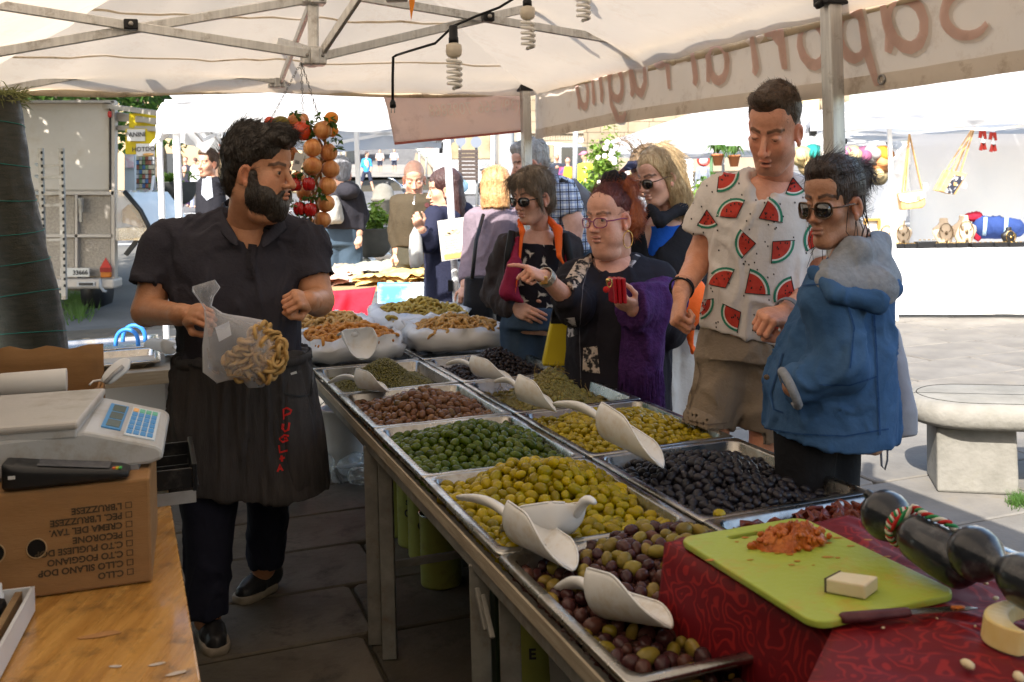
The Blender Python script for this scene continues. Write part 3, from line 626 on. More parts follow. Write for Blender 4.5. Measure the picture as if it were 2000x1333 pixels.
BAG = M('white_plastic_bag',(.82,.81,.80),.25, col2=(.78,.77,.76), scale=4, bump=.35, bscale=18, trans=.35, spec=.6)
def bag(s0, t0, hw, hl, hz, label, seed, tall=.085):
 m = MB(); rg = random.Random(seed); N = 72
 def ringf(f, z, wob, ph):
  out = []
  for k in range(N):
   a = 2*PI*k/N; rr = 1/((abs(math.cos(a))**3+abs(math.sin(a))**3)**(1/3)); wv = 1+wob*n1(math.cos(a)*2.2+seed, math.sin(a)*2.2, ph)
   cr = wob*.35*n1(math.cos(a)*7+seed, math.sin(a)*7, ph*2)
   out.append(tab(s0, t0,.742)+TC*(hw*f*rr*(wv+cr)*math.cos(a))-TB*(hl*f*rr*(wv+cr)*math.sin(a))+Vector((0,0, z+.03*wob*6*n1(a*.8+seed*3, ph,4)+(.012*n1(math.cos(a)*6, math.sin(a)*6, seed) if z>0 else 0))))
  return out
 m.rings([ringf(.80,.0,.02,1), ringf(.96,.005,.05,2), ringf(1.03,.03,.07,3), ringf(1.02, tall*.62,.09,4), ringf(.97, tall,.11,5), ringf(.90, tall*1.08,.11,6), ringf(.80, tall*.95,.09,7), ringf(.72, tall*.6,.06,8), ringf(.5, tall*.45,.03,9)])
 return one('plastic_bag', label, 'bag', m, BAG, 'white bags of cracker rings', thick=.0015)
def rings_in(s0, t0, H, base, hw, hl, mat, n, label, group, seed):
 return place_items([ring_me(i+seed, mat,.026,.017,.0078) for i in range(4)], s0, t0, lambda x, y:base+H*math.exp(-(x/.16)**2-((y)/.2)**2), n,.0215,.009, label, label.split()[0]+'_cracker', 'cracker', group, base=base-.02, hw=hw, hl=hl, flat=.45, seed=seed, sink=1.2, fill=('cracker_pile', 'lower layer of '+group, 'crackers', mat))
bag(-2.10,.215,.24,.28,.1, 'open white bag of orange cracker rings with a scoop in it',1); rings_in(-2.10,.215,.045,.085,.175,.215, TRM[1],150, 'orange cracker ring in the bag with the scoop', 'orange cracker rings',21)
bag(-2.12,.735,.24,.255,.1, 'open white bag of tan cracker rings nearest the customers',2,.09); rings_in(-2.10,.74,.05,.078,.18,.19, TRM[0],130, 'tan cracker ring in the bag behind the black olives', 'tan cracker rings',31)
bag(-2.72,.19,.25,.29,.1, 'open white bag of pale cracker rings beside the seller',3); rings_in(-2.72,.19,.04,.085,.18,.22, TRM[0],110, 'pale cracker ring in the bag beside the seller', 'tan cracker rings at the back',41)
bag(-2.70,.72,.265,.29,.1, 'open white bag of green cracker rings below the sky picture',4,.11); rings_in(-2.70,.72,.07,.09,.2,.225, TRM[2],150, 'greenish cracker ring in the bag below the sky picture', 'green cracker rings',51)
# ------------------------------------------------------------------ scoops
SCP = M('scoop_plastic',(.78,.77,.75),.25, col2=(.74,.72,.69), scale=8, bump=.03, trans=.12, dirt=(.62,.52,.38), dscale=8)
def scoop(label, base, tip, hand, R=.055, hr=.012, roll=0.):
 """base: the closed back of the bowl, tip: its lip, hand: end of the handle"""
 base = Vector(base); tip = Vector(tip); hand = Vector(hand); L = (tip-base).length; x, y, z = basis(tip-base)
 q = Matrix.Rotation(roll,3, y); x = q@x; z = q@z
 t = thing('scoop', label, 'scoop', base, group='white plastic scoops'); m = MB(); NU, NA = 18,18
 def f(u, v):
  rr = R*min(1,(u/.16)**.5 if u<.16 else 1)*(1+.05*u); ext = R_(lp(100,88, min(1, u/.45)) if u<.45 else lp(88,12,((u-.45)/.55)**1.7))
  a = -ext+2*ext*v; return base+y*(L*u)+x*(rr*math.sin(a))-z*(rr*math.cos(a)-R*.95)-z*R*.0
 m.grid(f, NU, NA); o = m.build('bowl', SCP, t, thick=.0022)
 k = MB(); ru = .45; k.tube([f(u,0) for u in [i/16 for i in range(1,17)]]+[f(u,1) for u in [1-i/16 for i in range(1,16)]],.0026,5); k.build('rim', SCP, o)
 h = MB(); p0 = base-z*(-R*.55)+y*.012; n = 12; V = []
 dv = hand-p0; hx = x
 for i in range(n+1):
  u = i/n; p = p0+dv*u+z*(.018*math.sin(PI*u)); w_ = hr*(.75+.5*math.sin(PI*min(1, u*1.15))**.7) if u<.97 else hr*.5
  V.append([p+hx*(w_*1.25*math.cos(2*PI*k_/10))+z*(w_*.72*math.sin(2*PI*k_/10)) for k_ in range(10)])
 h.rings(V, cap0=True, cap1=True); h.build('handle', SCP, t)
 return t
scoop('largest white scoop lying across the pitted pale olives', at(1160,845,2.74), at(1290,905,2.5), at(1083,790,2.86),.068,.014, R_(-38))
scoop('white scoop with a long handle lying on the nearest yellow-green olives', at(990,1050,2.15), at(1110,1105,1.94), at(895,972,2.34),.062,.0125, R_(-34))
scoop('chipped white scoop turned handle to the right on the yellow-green olives', at(1134,1042,2.14), at(984,1034,2.28), at(1162,982,2.10),.06,.012, R_(14))
scoop('white scoop dug into the mixed olives beside the red cloth', at(1150,1198,1.83), at(1300,1215,1.66), at(1088,1150,1.93),.058,.0125, R_(-36))
scoop('white scoop lying in the stalked caperberries', at(1000,775,3.30), at(1085,800,3.2), at(966,746,3.40),.058,.0115, R_(-36))
scoop('white scoop lying in the wrinkled black olives', at(915,730,3.85), at(1000,742,3.65), at(872,712,3.95),.052,.011, R_(-34))
scoop('white scoop lying in the tray of capers', at(690,755,3.80), at(757,762,3.72), at(642,748,3.86),.05,.011, R_(-34))
scoop('white scoop stuck upright among the orange cracker rings', at(690,668,4.30), at(712,700,4.2), at(660,655,4.30),.07,.012, R_(0))
# ------------------------------------------------------------------ under the counter
TIN = M('green_tin',(.30,.31,.07),.35, col2=(.36,.37,.09), scale=5, metal=.3, dirt=(.2,.19,.06), dscale=12)
TIND = M('dark_green_tin',(.02,.035,.015),.35, metal=.3)
def tin(label, p, r, h, band=None, open_=False):
 t = thing('olive_tin', label, 'tin', p, group='green tins under the counter'); m = MB(); pr = [(r*.97,0),(r,.006)]
 n = int(h/.012)
 for i in range(1, n):pr.append((r*(.985 if (i%2 and .25<i/n<.8) else 1), h*i/n))
 pr+=[(r*1.01, h-.004),(r*.98, h)]; m.lathe(pr, p,26, cap1=not open_); m.build('can', TIN, t)
 k = MB(); k.tube([Vector(p)+Vector((r*1.0*math.cos(q*PI/12), r*math.sin(q*PI/12), h)) for q in range(24)],.004,6, True); k.build('rim', STEEL, t)
 if band:
  cam_a = math.atan2(-p[1],-p[0]); fn = lambda x, y:Vector(p)+Vector(((r+.0015)*math.cos(cam_a+x/r),(r+.0015)*math.sin(cam_a+x/r), h*.66+y))
  for i, b_ in enumerate(band):text_on('lettering', b_,.045 if i else .042,(0,0,0),(1,0,0),(0,0,1), INK, t, fn=(lambda i:lambda x, y:fn(x, y-.05*i))(i), bold=.0015)
 return t
tin('green tin farthest left under the counter', gnd(787,1040)+Vector((0,0,.0)),.078,.30); tin('green tin with dark olive lettering, second in the row', gnd(813,1060),.078,.30,('se O', 'Olive'))
tin('green tin third in the row under the counter', gnd(835,1083),.078,.29,('e C', 'Oliv')); tin('dented green tin nearest the front legs', gnd(862,1138),.078,.27, open_=True)
tin('open green tin beside the white bucket at the bottom edge', gnd(1042,1370),.075,.26,('E',), True)
m = MB(); p = gnd(994,1345); m.box(p+Vector((0,.05,.20)),(.11,.11,.40), TANG); t = thing('oil_can', 'tall square dark green oil can under the counter', 'oil can', p); m.build('can', TIND, t, bev=.008)
m = MB(); m.box(p+Vector((.0,-.017,.13)),(.03,.002,.05), TANG); m.build('label', M('white_label',(.6,.6,.55),.6), t)
m = MB(); m.lathe([(.02,0),(.02,.03)], p+Vector((0,.05,.40)),10); m.build('cap', BLACKP, t)
BUCK = M('white_bucket',(.55,.54,.52),.4, col2=(.48,.46,.43), scale=6, trans=.1)
def bucket(label, p, r, h, full=True):
 t = thing('bucket', label, 'bucket', p, group='white buckets under the counter'); m = MB(); m.lathe([(r*.85,0),(r*.86,.004),(r, h),(r*1.05, h),(r*1.05, h+.012),(r*.97, h+.012),(r*.84,.01)], p,26, cap1=True); m.build('pail', BUCK, t)
 k = MB(); p = Vector(p); k.tube([p+Vector((r*1.05*math.cos(a), r*.6*math.sin(a)-.02, h-.08*math.sin(a))) for a in [PI+PI*i/12 for i in range(13)]],.003,5); k.build('handle', STEEL, t)
bucket('white bucket behind the front table legs', gnd(895,1120)+Vector((.02,.15,0)),.105,.36); bucket('white bucket standing at the bottom edge under the mixed olives', gnd(1110,1420)+Vector((.03,.15,0)),.11,.33)
bucket('pale bucket half seen below the brown olives', gnd(760,985)+Vector((.25,.2,0)),.11,.34)
REDP = M('red_plastic',(.42,.03,.02),.4)
one('crate', 'red crate on the floor behind the first table leg', 'crate', MB().box(gnd(770,1005)+Vector((.12,.1,.11)),(.24,.3,.2), TANG), REDP, bev=.01)
CLP = film('clear_bottle',(.55,.58,.58),.14,.1)
def bottle(label, p, ax, h=.24, r=.045):
 t = thing('bottle', label, 'bottle', p, group='clear bottles on the floor'); x, y, z = basis(ax); m = MB(); Mx = Matrix((x, z, y)).transposed()
 m.lathe([(r*.8,0),(r,.01),(r, h*.25),(r*.93, h*.28),(r, h*.31),(r, h*.62),(r*.45, h*.86),(r*.33, h*.9),(r*.33, h)], Vector(p)+Vector((0,0, r)),16, Mx); m.build('body', CLP, t)
 k = MB(); k.lathe([(r*.38, h*.97),(r*.38, h*1.05)], Vector(p)+Vector((0,0, r)),12, Mx); k.build('cap', M('bottle_cap',(.4,.42,.42),.4), t)
for i,(u, v, a) in enumerate(((650,945,(1,.5,0)),(672,930,(.3,1,0)),(688,945,(1,-.6,0)),(640,925,(-.4,1,0)))):
 bottle(('clear bottle lying foremost in the heap under the counter', 'clear bottle pointing its neck to the seller', 'clear bottle lying right of the other bottles', 'clear bottle lying farthest left in the heap')[i], gnd(u, v), a)
bucket('translucent tub behind the clear bottles under the counter', gnd(672,905),.12,.30)
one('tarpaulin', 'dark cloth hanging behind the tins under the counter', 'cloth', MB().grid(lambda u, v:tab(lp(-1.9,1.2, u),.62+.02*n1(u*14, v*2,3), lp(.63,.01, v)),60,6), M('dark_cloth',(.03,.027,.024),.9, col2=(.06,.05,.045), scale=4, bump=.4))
# ------------------------------------------------------------------ helper frames
def frame(o, ang):
 o = Vector(o); x = Vector((math.cos(ang), math.sin(ang),0)); y = Vector((-math.sin(ang), math.cos(ang),0))
 return lambda a, b, c=0.:o+x*a+y*b+Vector((0,0, c))
CARD = M('cardboard',(.235,.12,.045),.8, col2=(.275,.145,.058), scale=5, bump=.12, bscale=60, stretch=(1,1,6), dirt=(.22,.12,.055), dscale=6)
CARDE = M('cardboard_edge',(.36,.24,.13),.85, col2=(.30,.19,.09), scale=40, bump=.5, bscale=120)
WOODT = M('varnished_wood',(.36,.165,.035),.28, col2=(.52,.27,.07), scale=5, detail=8, stretch=(9,.9,1), bump=.08, bscale=30, coat=.4, dirt=(.07,.034,.013), dscale=11, rvar=.12)
wt = thing('wooden_table', 'worn varnished wooden table under the cash drawer and cardboard box', 'table',(0,0,0))
e0 = Vector((-.526,1.613,0)); wd = Vector((-.863+.526,2.465-1.613,0)).normalized(); wx = Vector((wd.y,-wd.x,0))
wang = math.atan2(wx.y, wx.x); WF = frame(e0, wang)
for k in range(3):
 m = MB(); x1 = -.002-.34*k; x0 = x1-.3392
 if k==0:m.prism([(x0,-.10),(x1-.04,-.10),(x1-.01,-.085),(x1,-.05),(x1,1.75),(x0,1.75)], lambda x, y, z:WF(x, y, z),.705,.74)
 else:m.prism([(x0,-.10),(x1,-.10),(x1,1.75),(x0,1.75)], lambda x, y, z:WF(x, y, z),.705,.74)
 m.build('board', WOODT, wt, bev=.004)
m = MB(); m.box(WF(-.5,.8,.66),(.9,1.6,.07), wang); m.build('apron_frame', WOODT, wt)
for a, b in ((-.08,.0),(-.08,1.6),(-.95,.0),(-.95,1.6)):m = MB(); m.bar(WF(a, b,.7), WF(a, b,0),.05,.05); m.build('leg', WOODT, wt)
for i,(u, v, l, a_) in enumerate(((200,1240,.035,.3),(225,1302,.012,0),(305,1298,.014,.4),(345,1315,.018,.5))):
 m = MB(); p = gnd(u, v,.7412); m.prism([(l*math.cos(q*PI/6)*(1+.2*n1(q, u)), l*.28*math.sin(q*PI/6)*(1+.3*n1(q, v))) for q in range(12)], lambda x, y, z:p+Vector((x*math.cos(a_)-y*math.sin(a_), x*math.sin(a_)+y*math.cos(a_), z)),0,.0006)
 m.build('chip', M('bare_chip',(.36,.17,.06) if i==0 else (.5,.42,.36),.7), wt)
bx = thing('cardboard_box', 'brown cardboard box with upside-down cheese list and two hand holes', 'box', gnd(290,1140,.742)); BA = R_(18); BF = frame((-.73,1.965,.742), BA)
BH, BD, BW = .205,.37,.62
m = MB(); m.box(BF(-BW/2, BD/2, BH/2),(BW, BD, BH), BA); m.build('carton', CARD, bx, bev=.005)
PRT = M('box_print',(.045,.03,.016),.8, col2=(.075,.048,.024), scale=90)
lines = ["C.LLO", "C.LLO SILANO DOP", "C.TO FOGGIANO", "C.TO PUGLIESE DOP", "PECORONE", "CREMA DEL TAV.", "PEC. L'BRUZZESE", "L'BRUZZESE"]
bxx = Vector((math.cos(BA), math.sin(BA),0))
for i, l in enumerate(lines):
 z = .026+.0187*i; text_on('lettering', l,.0172, BF(-.052,0, z),-bxx,(0,0,-1), PRT, bx, off=.0015, align='LEFT', bold=.0006)
 m = MB()
 for (a, b, c, d) in ((-.006,-.006,.006,-.0045),(-.006,.0045,.006,.006),(-.006,-.0045,-.0045,.0045),(.0045,-.0045,.006,.0045)):
  m.add([BF(-.040+a,-.0015, z+b), BF(-.040+c,-.0015, z+b), BF(-.040+c,-.0015, z+d), BF(-.040+a,-.0015, z+d)],[(0,1,2,3)])
 m.build('tick_box', PRT, bx)
for a in (-.206,-.278):
 m = MB(); m.prism([(.0165*math.cos(q*PI/12),.0165*math.sin(q*PI/12)*1.05) for q in range(24)], lambda x, y, z:BF(a+x, z,.094+y),-.0012,.001); m.build('hand_hole', M('hole_dark',(.008,.006,.005),1), bx)
 m = MB(); m.tube([BF(a+.0175*math.cos(q*PI/10),-.001,.094+.0185*math.sin(q*PI/10)) for q in range(20)],.0014,5, True); m.build('hole_edge', CARDE, bx)
m = MB(); m.box(BF(-.35,-.001,.1025),(.055,.001,.203), BA); m.build('tape', M('tape',(.34,.22,.12),.3), bx)
SCW = M('scale_housing',(.44,.44,.45),.38, col2=(.40,.40,.40), scale=5, bump=.05, dirt=(.3,.26,.21), dscale=9)
sc = thing('shop_scale', 'grey electronic shop scale with keypad on the cardboard box', 'scale', BF(-.25,.15, BH)); SF_ = frame((-.872,2.0,.948), R_(17)); SF = lambda a, b, c=0.:SF_(a, b, c*.85)
m = MB(); m.box(SF(-.17,.18,.118),(.34,.36,.016), R_(14)); m.build('pan', M('scale_pan',(.40,.38,.36),.4, col2=(.45,.42,.40), scale=4, metal=.1, bump=.06, dirt=(.28,.24,.2), dscale=6), sc, bev=.006)
m = MB(); m.box(SF(-.17,.18,.099),(.33,.35,.02), R_(14)); m.build('pan_skirt', SCW, sc, bev=.004)
m = MB(); k = [(.0,.10),(.02,.094),(.135,.052),(.148,.04),(.148,.018),(.12,.008),(-.36,.008),(-.36,.09)]
m.prism(k, lambda x, y, z:SF(x, z, y),.0,.36); m.build('housing', SCW, sc, bev=.007)
m = MB(); m.box(SF(-.1,.18,.004),(.42,.34,.012), R_(14)); m.build('base', M('scale_base',(.2,.2,.21),.5), sc)
def con(a, b, off):
 return SF(lp(.022,.134, a), b, lp(.0937,.0527, a)+off)
def cpad(a0, a1, b0, b1, name, mat, o0=.0, o1=.003):
 V = [con(a, b, o) for o in (o0, o1) for a, b in ((a0, b0),(a1, b0),(a1, b1),(a0, b1))]
 m = MB(); m.add(V,[(3,2,1,0),(4,5,6,7),(0,1,5,4),(1,2,6,5),(2,3,7,6),(3,0,4,7)]); return m.build(name, mat, sc)
cpad(.03,.36,.06,.30, 'display_frame', M('display_blue',(.05,.22,.48),.4))
LCD = M('display_glass',(.16,.19,.17),.12, spec=.7)
for i in range(3):cpad(.10,.33,.075+.075*i,.138+.075*i, 'display', LCD,.002,.0042)
KP = M('keypad_blue',(.52,.58,.64),.5); cpad(.44,.97,.03,.31, 'keypad', KP)
KB = M('key_blue',(.06,.25,.55),.5); KG = M('key_green',(.12,.42,.3),.5); KO_ = M('key_orange',(.75,.4,.15),.5)
for i in range(6):
 for j in range(4):
  a0 = .47+.12*j; b0 = .045+.043*i; cpad(a0, a0+.095, b0, b0+.033, 'key', KO_ if (i==5 and j<1) else (KG if i==5 else KB),.002,.005)
m = MB(); PF = frame((-.99,1.915,.948), R_(16))
def psec(x):
 t = x/.225; h = lp(.05,.016, t**.8)*(1 if t<.95 else .8); return h
V = []
for i in range(13):
 x = .225*i/12; h = psec(x); w_ = lp(.042,.034, i/12)*(.8 if i in (0,12) else 1); V.append([PF(x,-w_*cy_,.004+h*(cz)) for cy_, cz in ((-1,.1),(-1,.85),(-.8,1),(.8,1),(1,.85),(1,.1),(.8,0),(-.8,0))])
m.rings(V, cap0=True, cap1=True); pt = thing('payment_terminal', 'black handheld card terminal lying before the shop scale', 'card terminal', PF(0,0,0)); m.build('housing', BLACKP, pt, bev=.004)
m = MB(); m.add([PF(lp(.06,.19, a), lp(-.025,.025, b),.005+psec(lp(.06,.19, a))+.0012) for a, b in ((0,0),(1,0),(1,1),(0,1))],[(0,1,2,3)]); m.build('keypad', M('terminal_keys',(.05,.05,.055),.5, col2=(.09,.09,.1), scale=90), pt)
for i, c_ in enumerate(((.5,.1,.02),(.5,.42,.02),(.05,.35,.08))):m = MB(); m.box(PF(.198+.006*i,-.02,.004+psec(.2)+.001),(.005,.012,.003), R_(16)); m.build('button', M('button_%d'%i, c_,.5), pt)
m = MB(); m.box(PF(.02,-.043,.03),(.012,.002,.006), R_(16)); m.build('maker_mark', M('pale_mark',(.5,.5,.5),.5), pt)
cd = thing('cash_drawer', 'black metal cash drawer standing open beside the cardboard box', 'cash drawer', gnd(297,1000,.742)); DF = frame((-.935,2.43,.742), R_(20))
BLM = M('black_metal',(.016,.016,.017),.35, metal=.3, dirt=(.06,.055,.05), dscale=20)
m = MB(); m.box(DF(-.19,.15,.055),(.36,.33,.108), R_(20)); m.build('housing', BLM, cd, bev=.004)
dr = MB()
dr.box(DF(.07,.145,.037),(.15,.28,.006), R_(20)); dr.box(DF(.135,.145,.06),(.012,.30,.07), R_(20)); dr.box(DF(.06,.002,.06),(.14,.006,.05), R_(20)); dr.box(DF(.06,.288,.06),(.14,.006,.05), R_(20)); o = dr.build('drawer', BLM, cd, bev=.002)
for q in (.09,.19):m = MB(); m.box(DF(.06, q,.055),(.13,.004,.035), R_(20)); m.build('divider', BLM, o)
m = MB(); m.box(DF(.07,-.003,.014),(.135,.004,.03), R_(20)); m.build('paper_label', M('grey_paper',(.30,.29,.28),.7, col2=(.24,.23,.22), scale=20), o)
COIN = M('coin',(.45,.22,.07),.35, metal=.8)
for i,(a, b) in enumerate(((.05,.05),(.07,.06),(.06,.13),(.075,.15),(.05,.23))):
 one('coin',('coin lying nearest in the open cash drawer', 'coin overlapping the nearest one in the cash drawer', 'coin in the middle of the cash drawer', 'coin at the right in the cash drawer', 'coin deepest in the cash drawer')[i], 'coin', MB().lathe([(.0115,0),(.0115,.002)], DF(a, b,.0405),16), COIN)
wtq = thing('utensil_tray', 'white plastic tray cut by the left edge on the wooden table', 'tray', gnd(0,1250,.742)); p0 = gnd(62,1150,.79); UF = frame(p0, R_(10)); dirr = (gnd(0,1262,.79)-p0)
UF = lambda a, b, c:p0+dirr.normalized()*b+Vector((-dirr.y, dirr.x,0)).normalized()*-a+Vector((0,0, c))
WPL = M('white_plastic',(.62,.62,.64),.35, col2=(.56,.56,.57), scale=6)
sgn = 1 if UF(.1,0,0).x<p0.x else -1
m = MB(); m.bar(UF(0,-.01,-.022), UF(0,.3,-.022),.006,.045); m.bar(UF(0,-.007,-.022), UF(sgn*.22,-.007,-.022),.006,.045); m.bar(UF(sgn*.11,-.01,-.044), UF(sgn*.11,.3,-.044),.22,.004)
m.build('tray_shell', WPL, wtq); m = MB(); m.bar(UF(sgn*.022,0,-.018), UF(sgn*.022,.3,-.018),.012,.03); m.build('wood_strip', M('strip_wood',(.30,.20,.10),.7, col2=(.2,.12,.06), scale=20), wtq)
one('stapler', 'black tool lying in the white plastic tray', 'tool', MB().bar(UF(sgn*.05,.02,-.015), UF(sgn*.06,.25,-.01),.03,.03), BLACKP, bev=.01)
one('bottle', 'small white bottle cap sticking out of the white plastic tray', 'bottle', MB().lathe([(.012,0),(.012,.03),(.009,.034),(.009,.05)], UF(sgn*.055,.015,-.03),14), WPL)
oc = thing('open_carton', 'torn open cardboard carton with papers behind the scale', 'box', gnd(150,900,.742)); OF = frame((-1.23,2.52,.742), R_(14))
def wall(a0, b0, a1, b1, h0, h1, name='wall', tear=.012, lean=(0,0)):
 m = MB(); m.grid(lambda u, v:OF(lp(a0, a1, u)+lean[0]*v, lp(b0, b1, u)+lean[1]*v, lp(h0, h1+tear*n1(u*9+a0*5, b0*7), v)),24,5); return m.build(name, CARD, oc, thick=.005)
wall(-.42,.62,.08,.62,0,.30); wall(.08,.62,.11,.0,0,.20); wall(-.42,.0,.11,.0,0,.17); wall(.10,.36,.112,.0,.19,.225, 'flap',.02,(.02,0)); wall(-.42,.0,-.42,.62,0,.25)
m = MB(); m.box(OF(-.15,.3,.01),(.5,.6,.006), R_(14)); m.build('floor', CARD, oc)
PAP = M('paper',(.60,.58,.56),.75, col2=(.54,.52,.50), scale=6)
m = MB(); m.box(OF(-.17,.24,.215),(.3,.2,.06), R_(16)); one('paper_stack', 'flat white box of papers lying in the torn carton', 'papers', m, PAP, bev=.004)
t = thing('notebook', 'white notebook with blue edge on the torn carton', 'notebook', OF(-.12,.15,.2)); m = MB(); m.box(OF(-.08,.27,.258),(.17,.16,.014), R_(22)); m.build('pages', PAP, t, bev=.002)
m = MB(); m.box(OF(-.165,.25,.26),(.012,.15,.016), R_(22)); m.build('spine', M('blue_edge',(.03,.09,.28),.5), t)
t = thing('paper_roll', 'white till paper roll lying on the torn carton', 'paper roll', OF(-.03,.1,.21)); m = MB(); x, y, z = basis(OF(1,.1,0)-OF(0,0,0)); m.lathe([(.012,0),(.031,0),(.032,.002),(.032,.158),(.031,.16),(.012,.16)], OF(-.10,.12,.275),22, Matrix((x, z, y)).transposed()); m.build('paper', PAP, t)
one('pen', 'blue pen lying beside the till paper roll', 'pen', MB().tube([OF(-.20,.14,.25), OF(-.13,.18,.256), OF(-.125,.183,.256)],[.004,.004,.001],8), M('pen_blue',(.02,.07,.35),.4))
t = thing('tape_dispenser', 'white hand tool with rounded handle sticking out of the torn carton', 'hand tool', OF(.06,.2,.2)); m = MB()
pth = [at(202,750,2.62), at(218,733,2.64), at(236,717,2.66), at(250,707,2.68), at(256,710,2.68)]
V = []
for i, p in enumerate(pth):
 w_ = (.016,.022,.024,.018,.008)[i]; h_ = (.008,.010,.011,.010,.006)[i]; d = (pth[min(i+1,4)]-pth[max(i-1,0)]); x, y, z = basis(d, Vector((0,-1,.3))); V.append([p+x*(w_*math.cos(k*PI/6))+z*(h_*math.sin(k*PI/6)) for k in range(12)])
m.rings(V, cap0=True, cap1=True); m.build('handle', WPL, t, sub=1)
m = MB(); m.tube([at(206,748,2.61), at(222,731,2.625), at(240,716,2.645)],.006,8); m.build('grip_slot', M('grip_grey',(.30,.29,.29),.5), t)
m = MB(); m.tube([at(175,752,2.6), at(182,745,2.62), at(196,743,2.63), at(208,748,2.63)],.003,6); one('wire', 'thin pale wire looped beside the white hand tool', 'wire', m, PAP)
t = thing('thermal_carton', 'white and green printed carton edge standing behind the keypad', 'box', OF(.1,-.02,.1)); m = MB(); m.box(OF(.03,-.05,.155),(.16,.008,.10), R_(14)); m.build('panel', PAP, t)
m = MB(); m.box(OF(.06,.02,.205),(.12,.05,.004), R_(12)); m.build('flap', PAP, t)
m = MB(); m.box(OF(.09,.02,.2078),(.03,.02,.001), R_(12)); m.build('green_stamp', M('stamp_green',(.15,.35,.12),.6), t)
one('cloth', 'black cloth stuffed in the torn carton', 'cloth', MB().grid(lambda u, v:OF(-.42+.16*u,.2+.2*v,.2+.05*math.sin(PI*u)*math.sin(PI*v)+.02*n1(u*5, v*5)),14,14), M('black_cloth',(.012,.012,.015),.9, bump=.4, bscale=20))
bc = thing('side_counter', 'low side counter holding empty steel trays at the left', 'table',(0,0,0)); SFr = frame(gnd(185,700,.72), TANG)
m = MB(); m.box(SFr(.15,0,-.02),(1.5,1.05,.03), TANG); m.build('top', WOODG, bc, bev=.004)
m = MB(); m.box(SFr(.15,-.53,-.03),(1.5,.012,.06), TANG); m.build('front_strip', WOODG, bc)
for a, b in ((-.5,-.45),(.8,-.45),(-.5,.45),(.8,.45)):m = MB(); p = SFr(a, b,-.03); m.bar(p,(p.x, p.y,0),.05,.05); m.build('leg', WOODG, bc)
def etray(a, b, w_, l_, lab, d=.06, z=.03):
 m = tray_mb(w_, l_, d); me = m.mesh('steel_tray'); p = SFr(a, b, z); me.transform(Matrix.Translation(p)@Matrix.Rotation(TANG,4, 'Z')); o = link('steel_tray', me, STEEL); m_ = o.modifiers.new('t', 'SOLIDIFY'); m_.thickness = .002
 return tag(o, lab, 'tray', 'empty steel trays on the side counter')
etray(0,.26,.60,.44, 'empty steel tray farthest back on the side counter',.03,.035); etray(.0,-.2,.60,.44, 'empty steel tray with an orange paper in it',.08,.03); etray(.50,.02,.36,.60, 'empty steel tray under the white scoop by the seller',.1,.03)
m = MB(); m.grid(lambda u, v:SFr(lp(-.05,.2, u), lp(-.34,-.24, v),-.03+.01*n1(u*4, v*4)),6,4); one('paper', 'orange paper lying in the empty steel tray', 'paper', m, M('orange_paper',(.75,.22,.03),.6))
scoop('white scoop resting on the empty trays at the left behind the seller', at(340,694,4.62), at(288,676,4.72), at(362,708,4.5),.062,.011, R_(10))
CBAG = film('clear_bag',(.85,.84,.82),.35,.2)
m = MB(); m.ell(SFr(.52,.12,.12),(.10,.09,.12),18,12)
for i, v in enumerate(m.v):p = Vector(v); q = SFr(.52,.12,.12); m.v[i] = tuple(q+(p-q)*(1+.25*n1(p.x*14, p.y*14, p.z*14)))
one('plastic_bag', 'crumpled clear bag on the trays beside the seller', 'bag', m, CBAG)
BLU = M('blue_rope',(.03,.18,.55),.4)
t = thing('carrier_basket', 'bag with two bright blue rope handles standing behind the side counter', 'bag', gnd(262,700,.3));
for dx, dy in ((0,0),(-14,8)):
 MB().tube([at(240+dx+44*(1-math.cos(a))/2,668+dy-32*math.sin(a)**.7,5.25-.1*(dx<0)) for a in [PI*i/16 for i in range(17)]],.011,8).build('handle', BLU, t)
m = MB(); p = at(262,700,5.3); m.box((p.x, p.y,.36),(.34,.2,.6), TANG); m.build('sack', M('white_sack',(.5,.5,.52),.7), t, bev=.02)
m = MB(); m.box(SFr(.62,-.30,-.16),(.25,.18,.16), TANG); one('packet', 'red and grey packet on the shelf under the side counter', 'packet', m, M('red_packet',(.28,.035,.03),.5, col2=(.30,.29,.28), scale=7, lo=.5, hi=.55), bev=.015)
m = MB(); m.box(SFr(.60,-.42,-.40),(.4,.3,.3), TANG); one('crate', 'grey box on the floor below the red packet', 'crate', m, M('grey_box',(.20,.20,.20),.6, col2=(.26,.26,.26), scale=5), bev=.01)
rn = thing('rolled_net', 'big roll of dark green shade net leaning at the left edge', 'rolled net', at(60,690,4.3)); ax = [at(-22,190,4.2), at(-6,330,4.2), at(14,450,4.22), at(42,560,4.25), at(70,700,4.3)]; RR = [.118,.125,.14,.14,.137]
def axp(t):
 i = min(int(t*4),3); f = t*4-i; return ax[i].lerp(ax[i+1], f), lp(RR[i], RR[i+1], f)
m = MB(); N = 48
m.rings([[axp(j/40)[0]+Vector((math.cos(a), math.sin(a),0))*(axp(j/40)[1]*(1+.05*n1(math.cos(a)*2, math.sin(a)*2, j*.16)+.02*n1(math.cos(a)*7, math.sin(a)*7, j*.5))) for a in [2*PI*k/N for k in range(N)]] for j in range(41)], cap0=True, cap1=True)
NETR = M('rolled_net_weave',(.034,.037,.026),.5, col2=(.06,.056,.042), scale=18, stretch=(1,1,5), bump=.5, bscale=130, rvar=.15)
m.build('roll', NETR, rn)
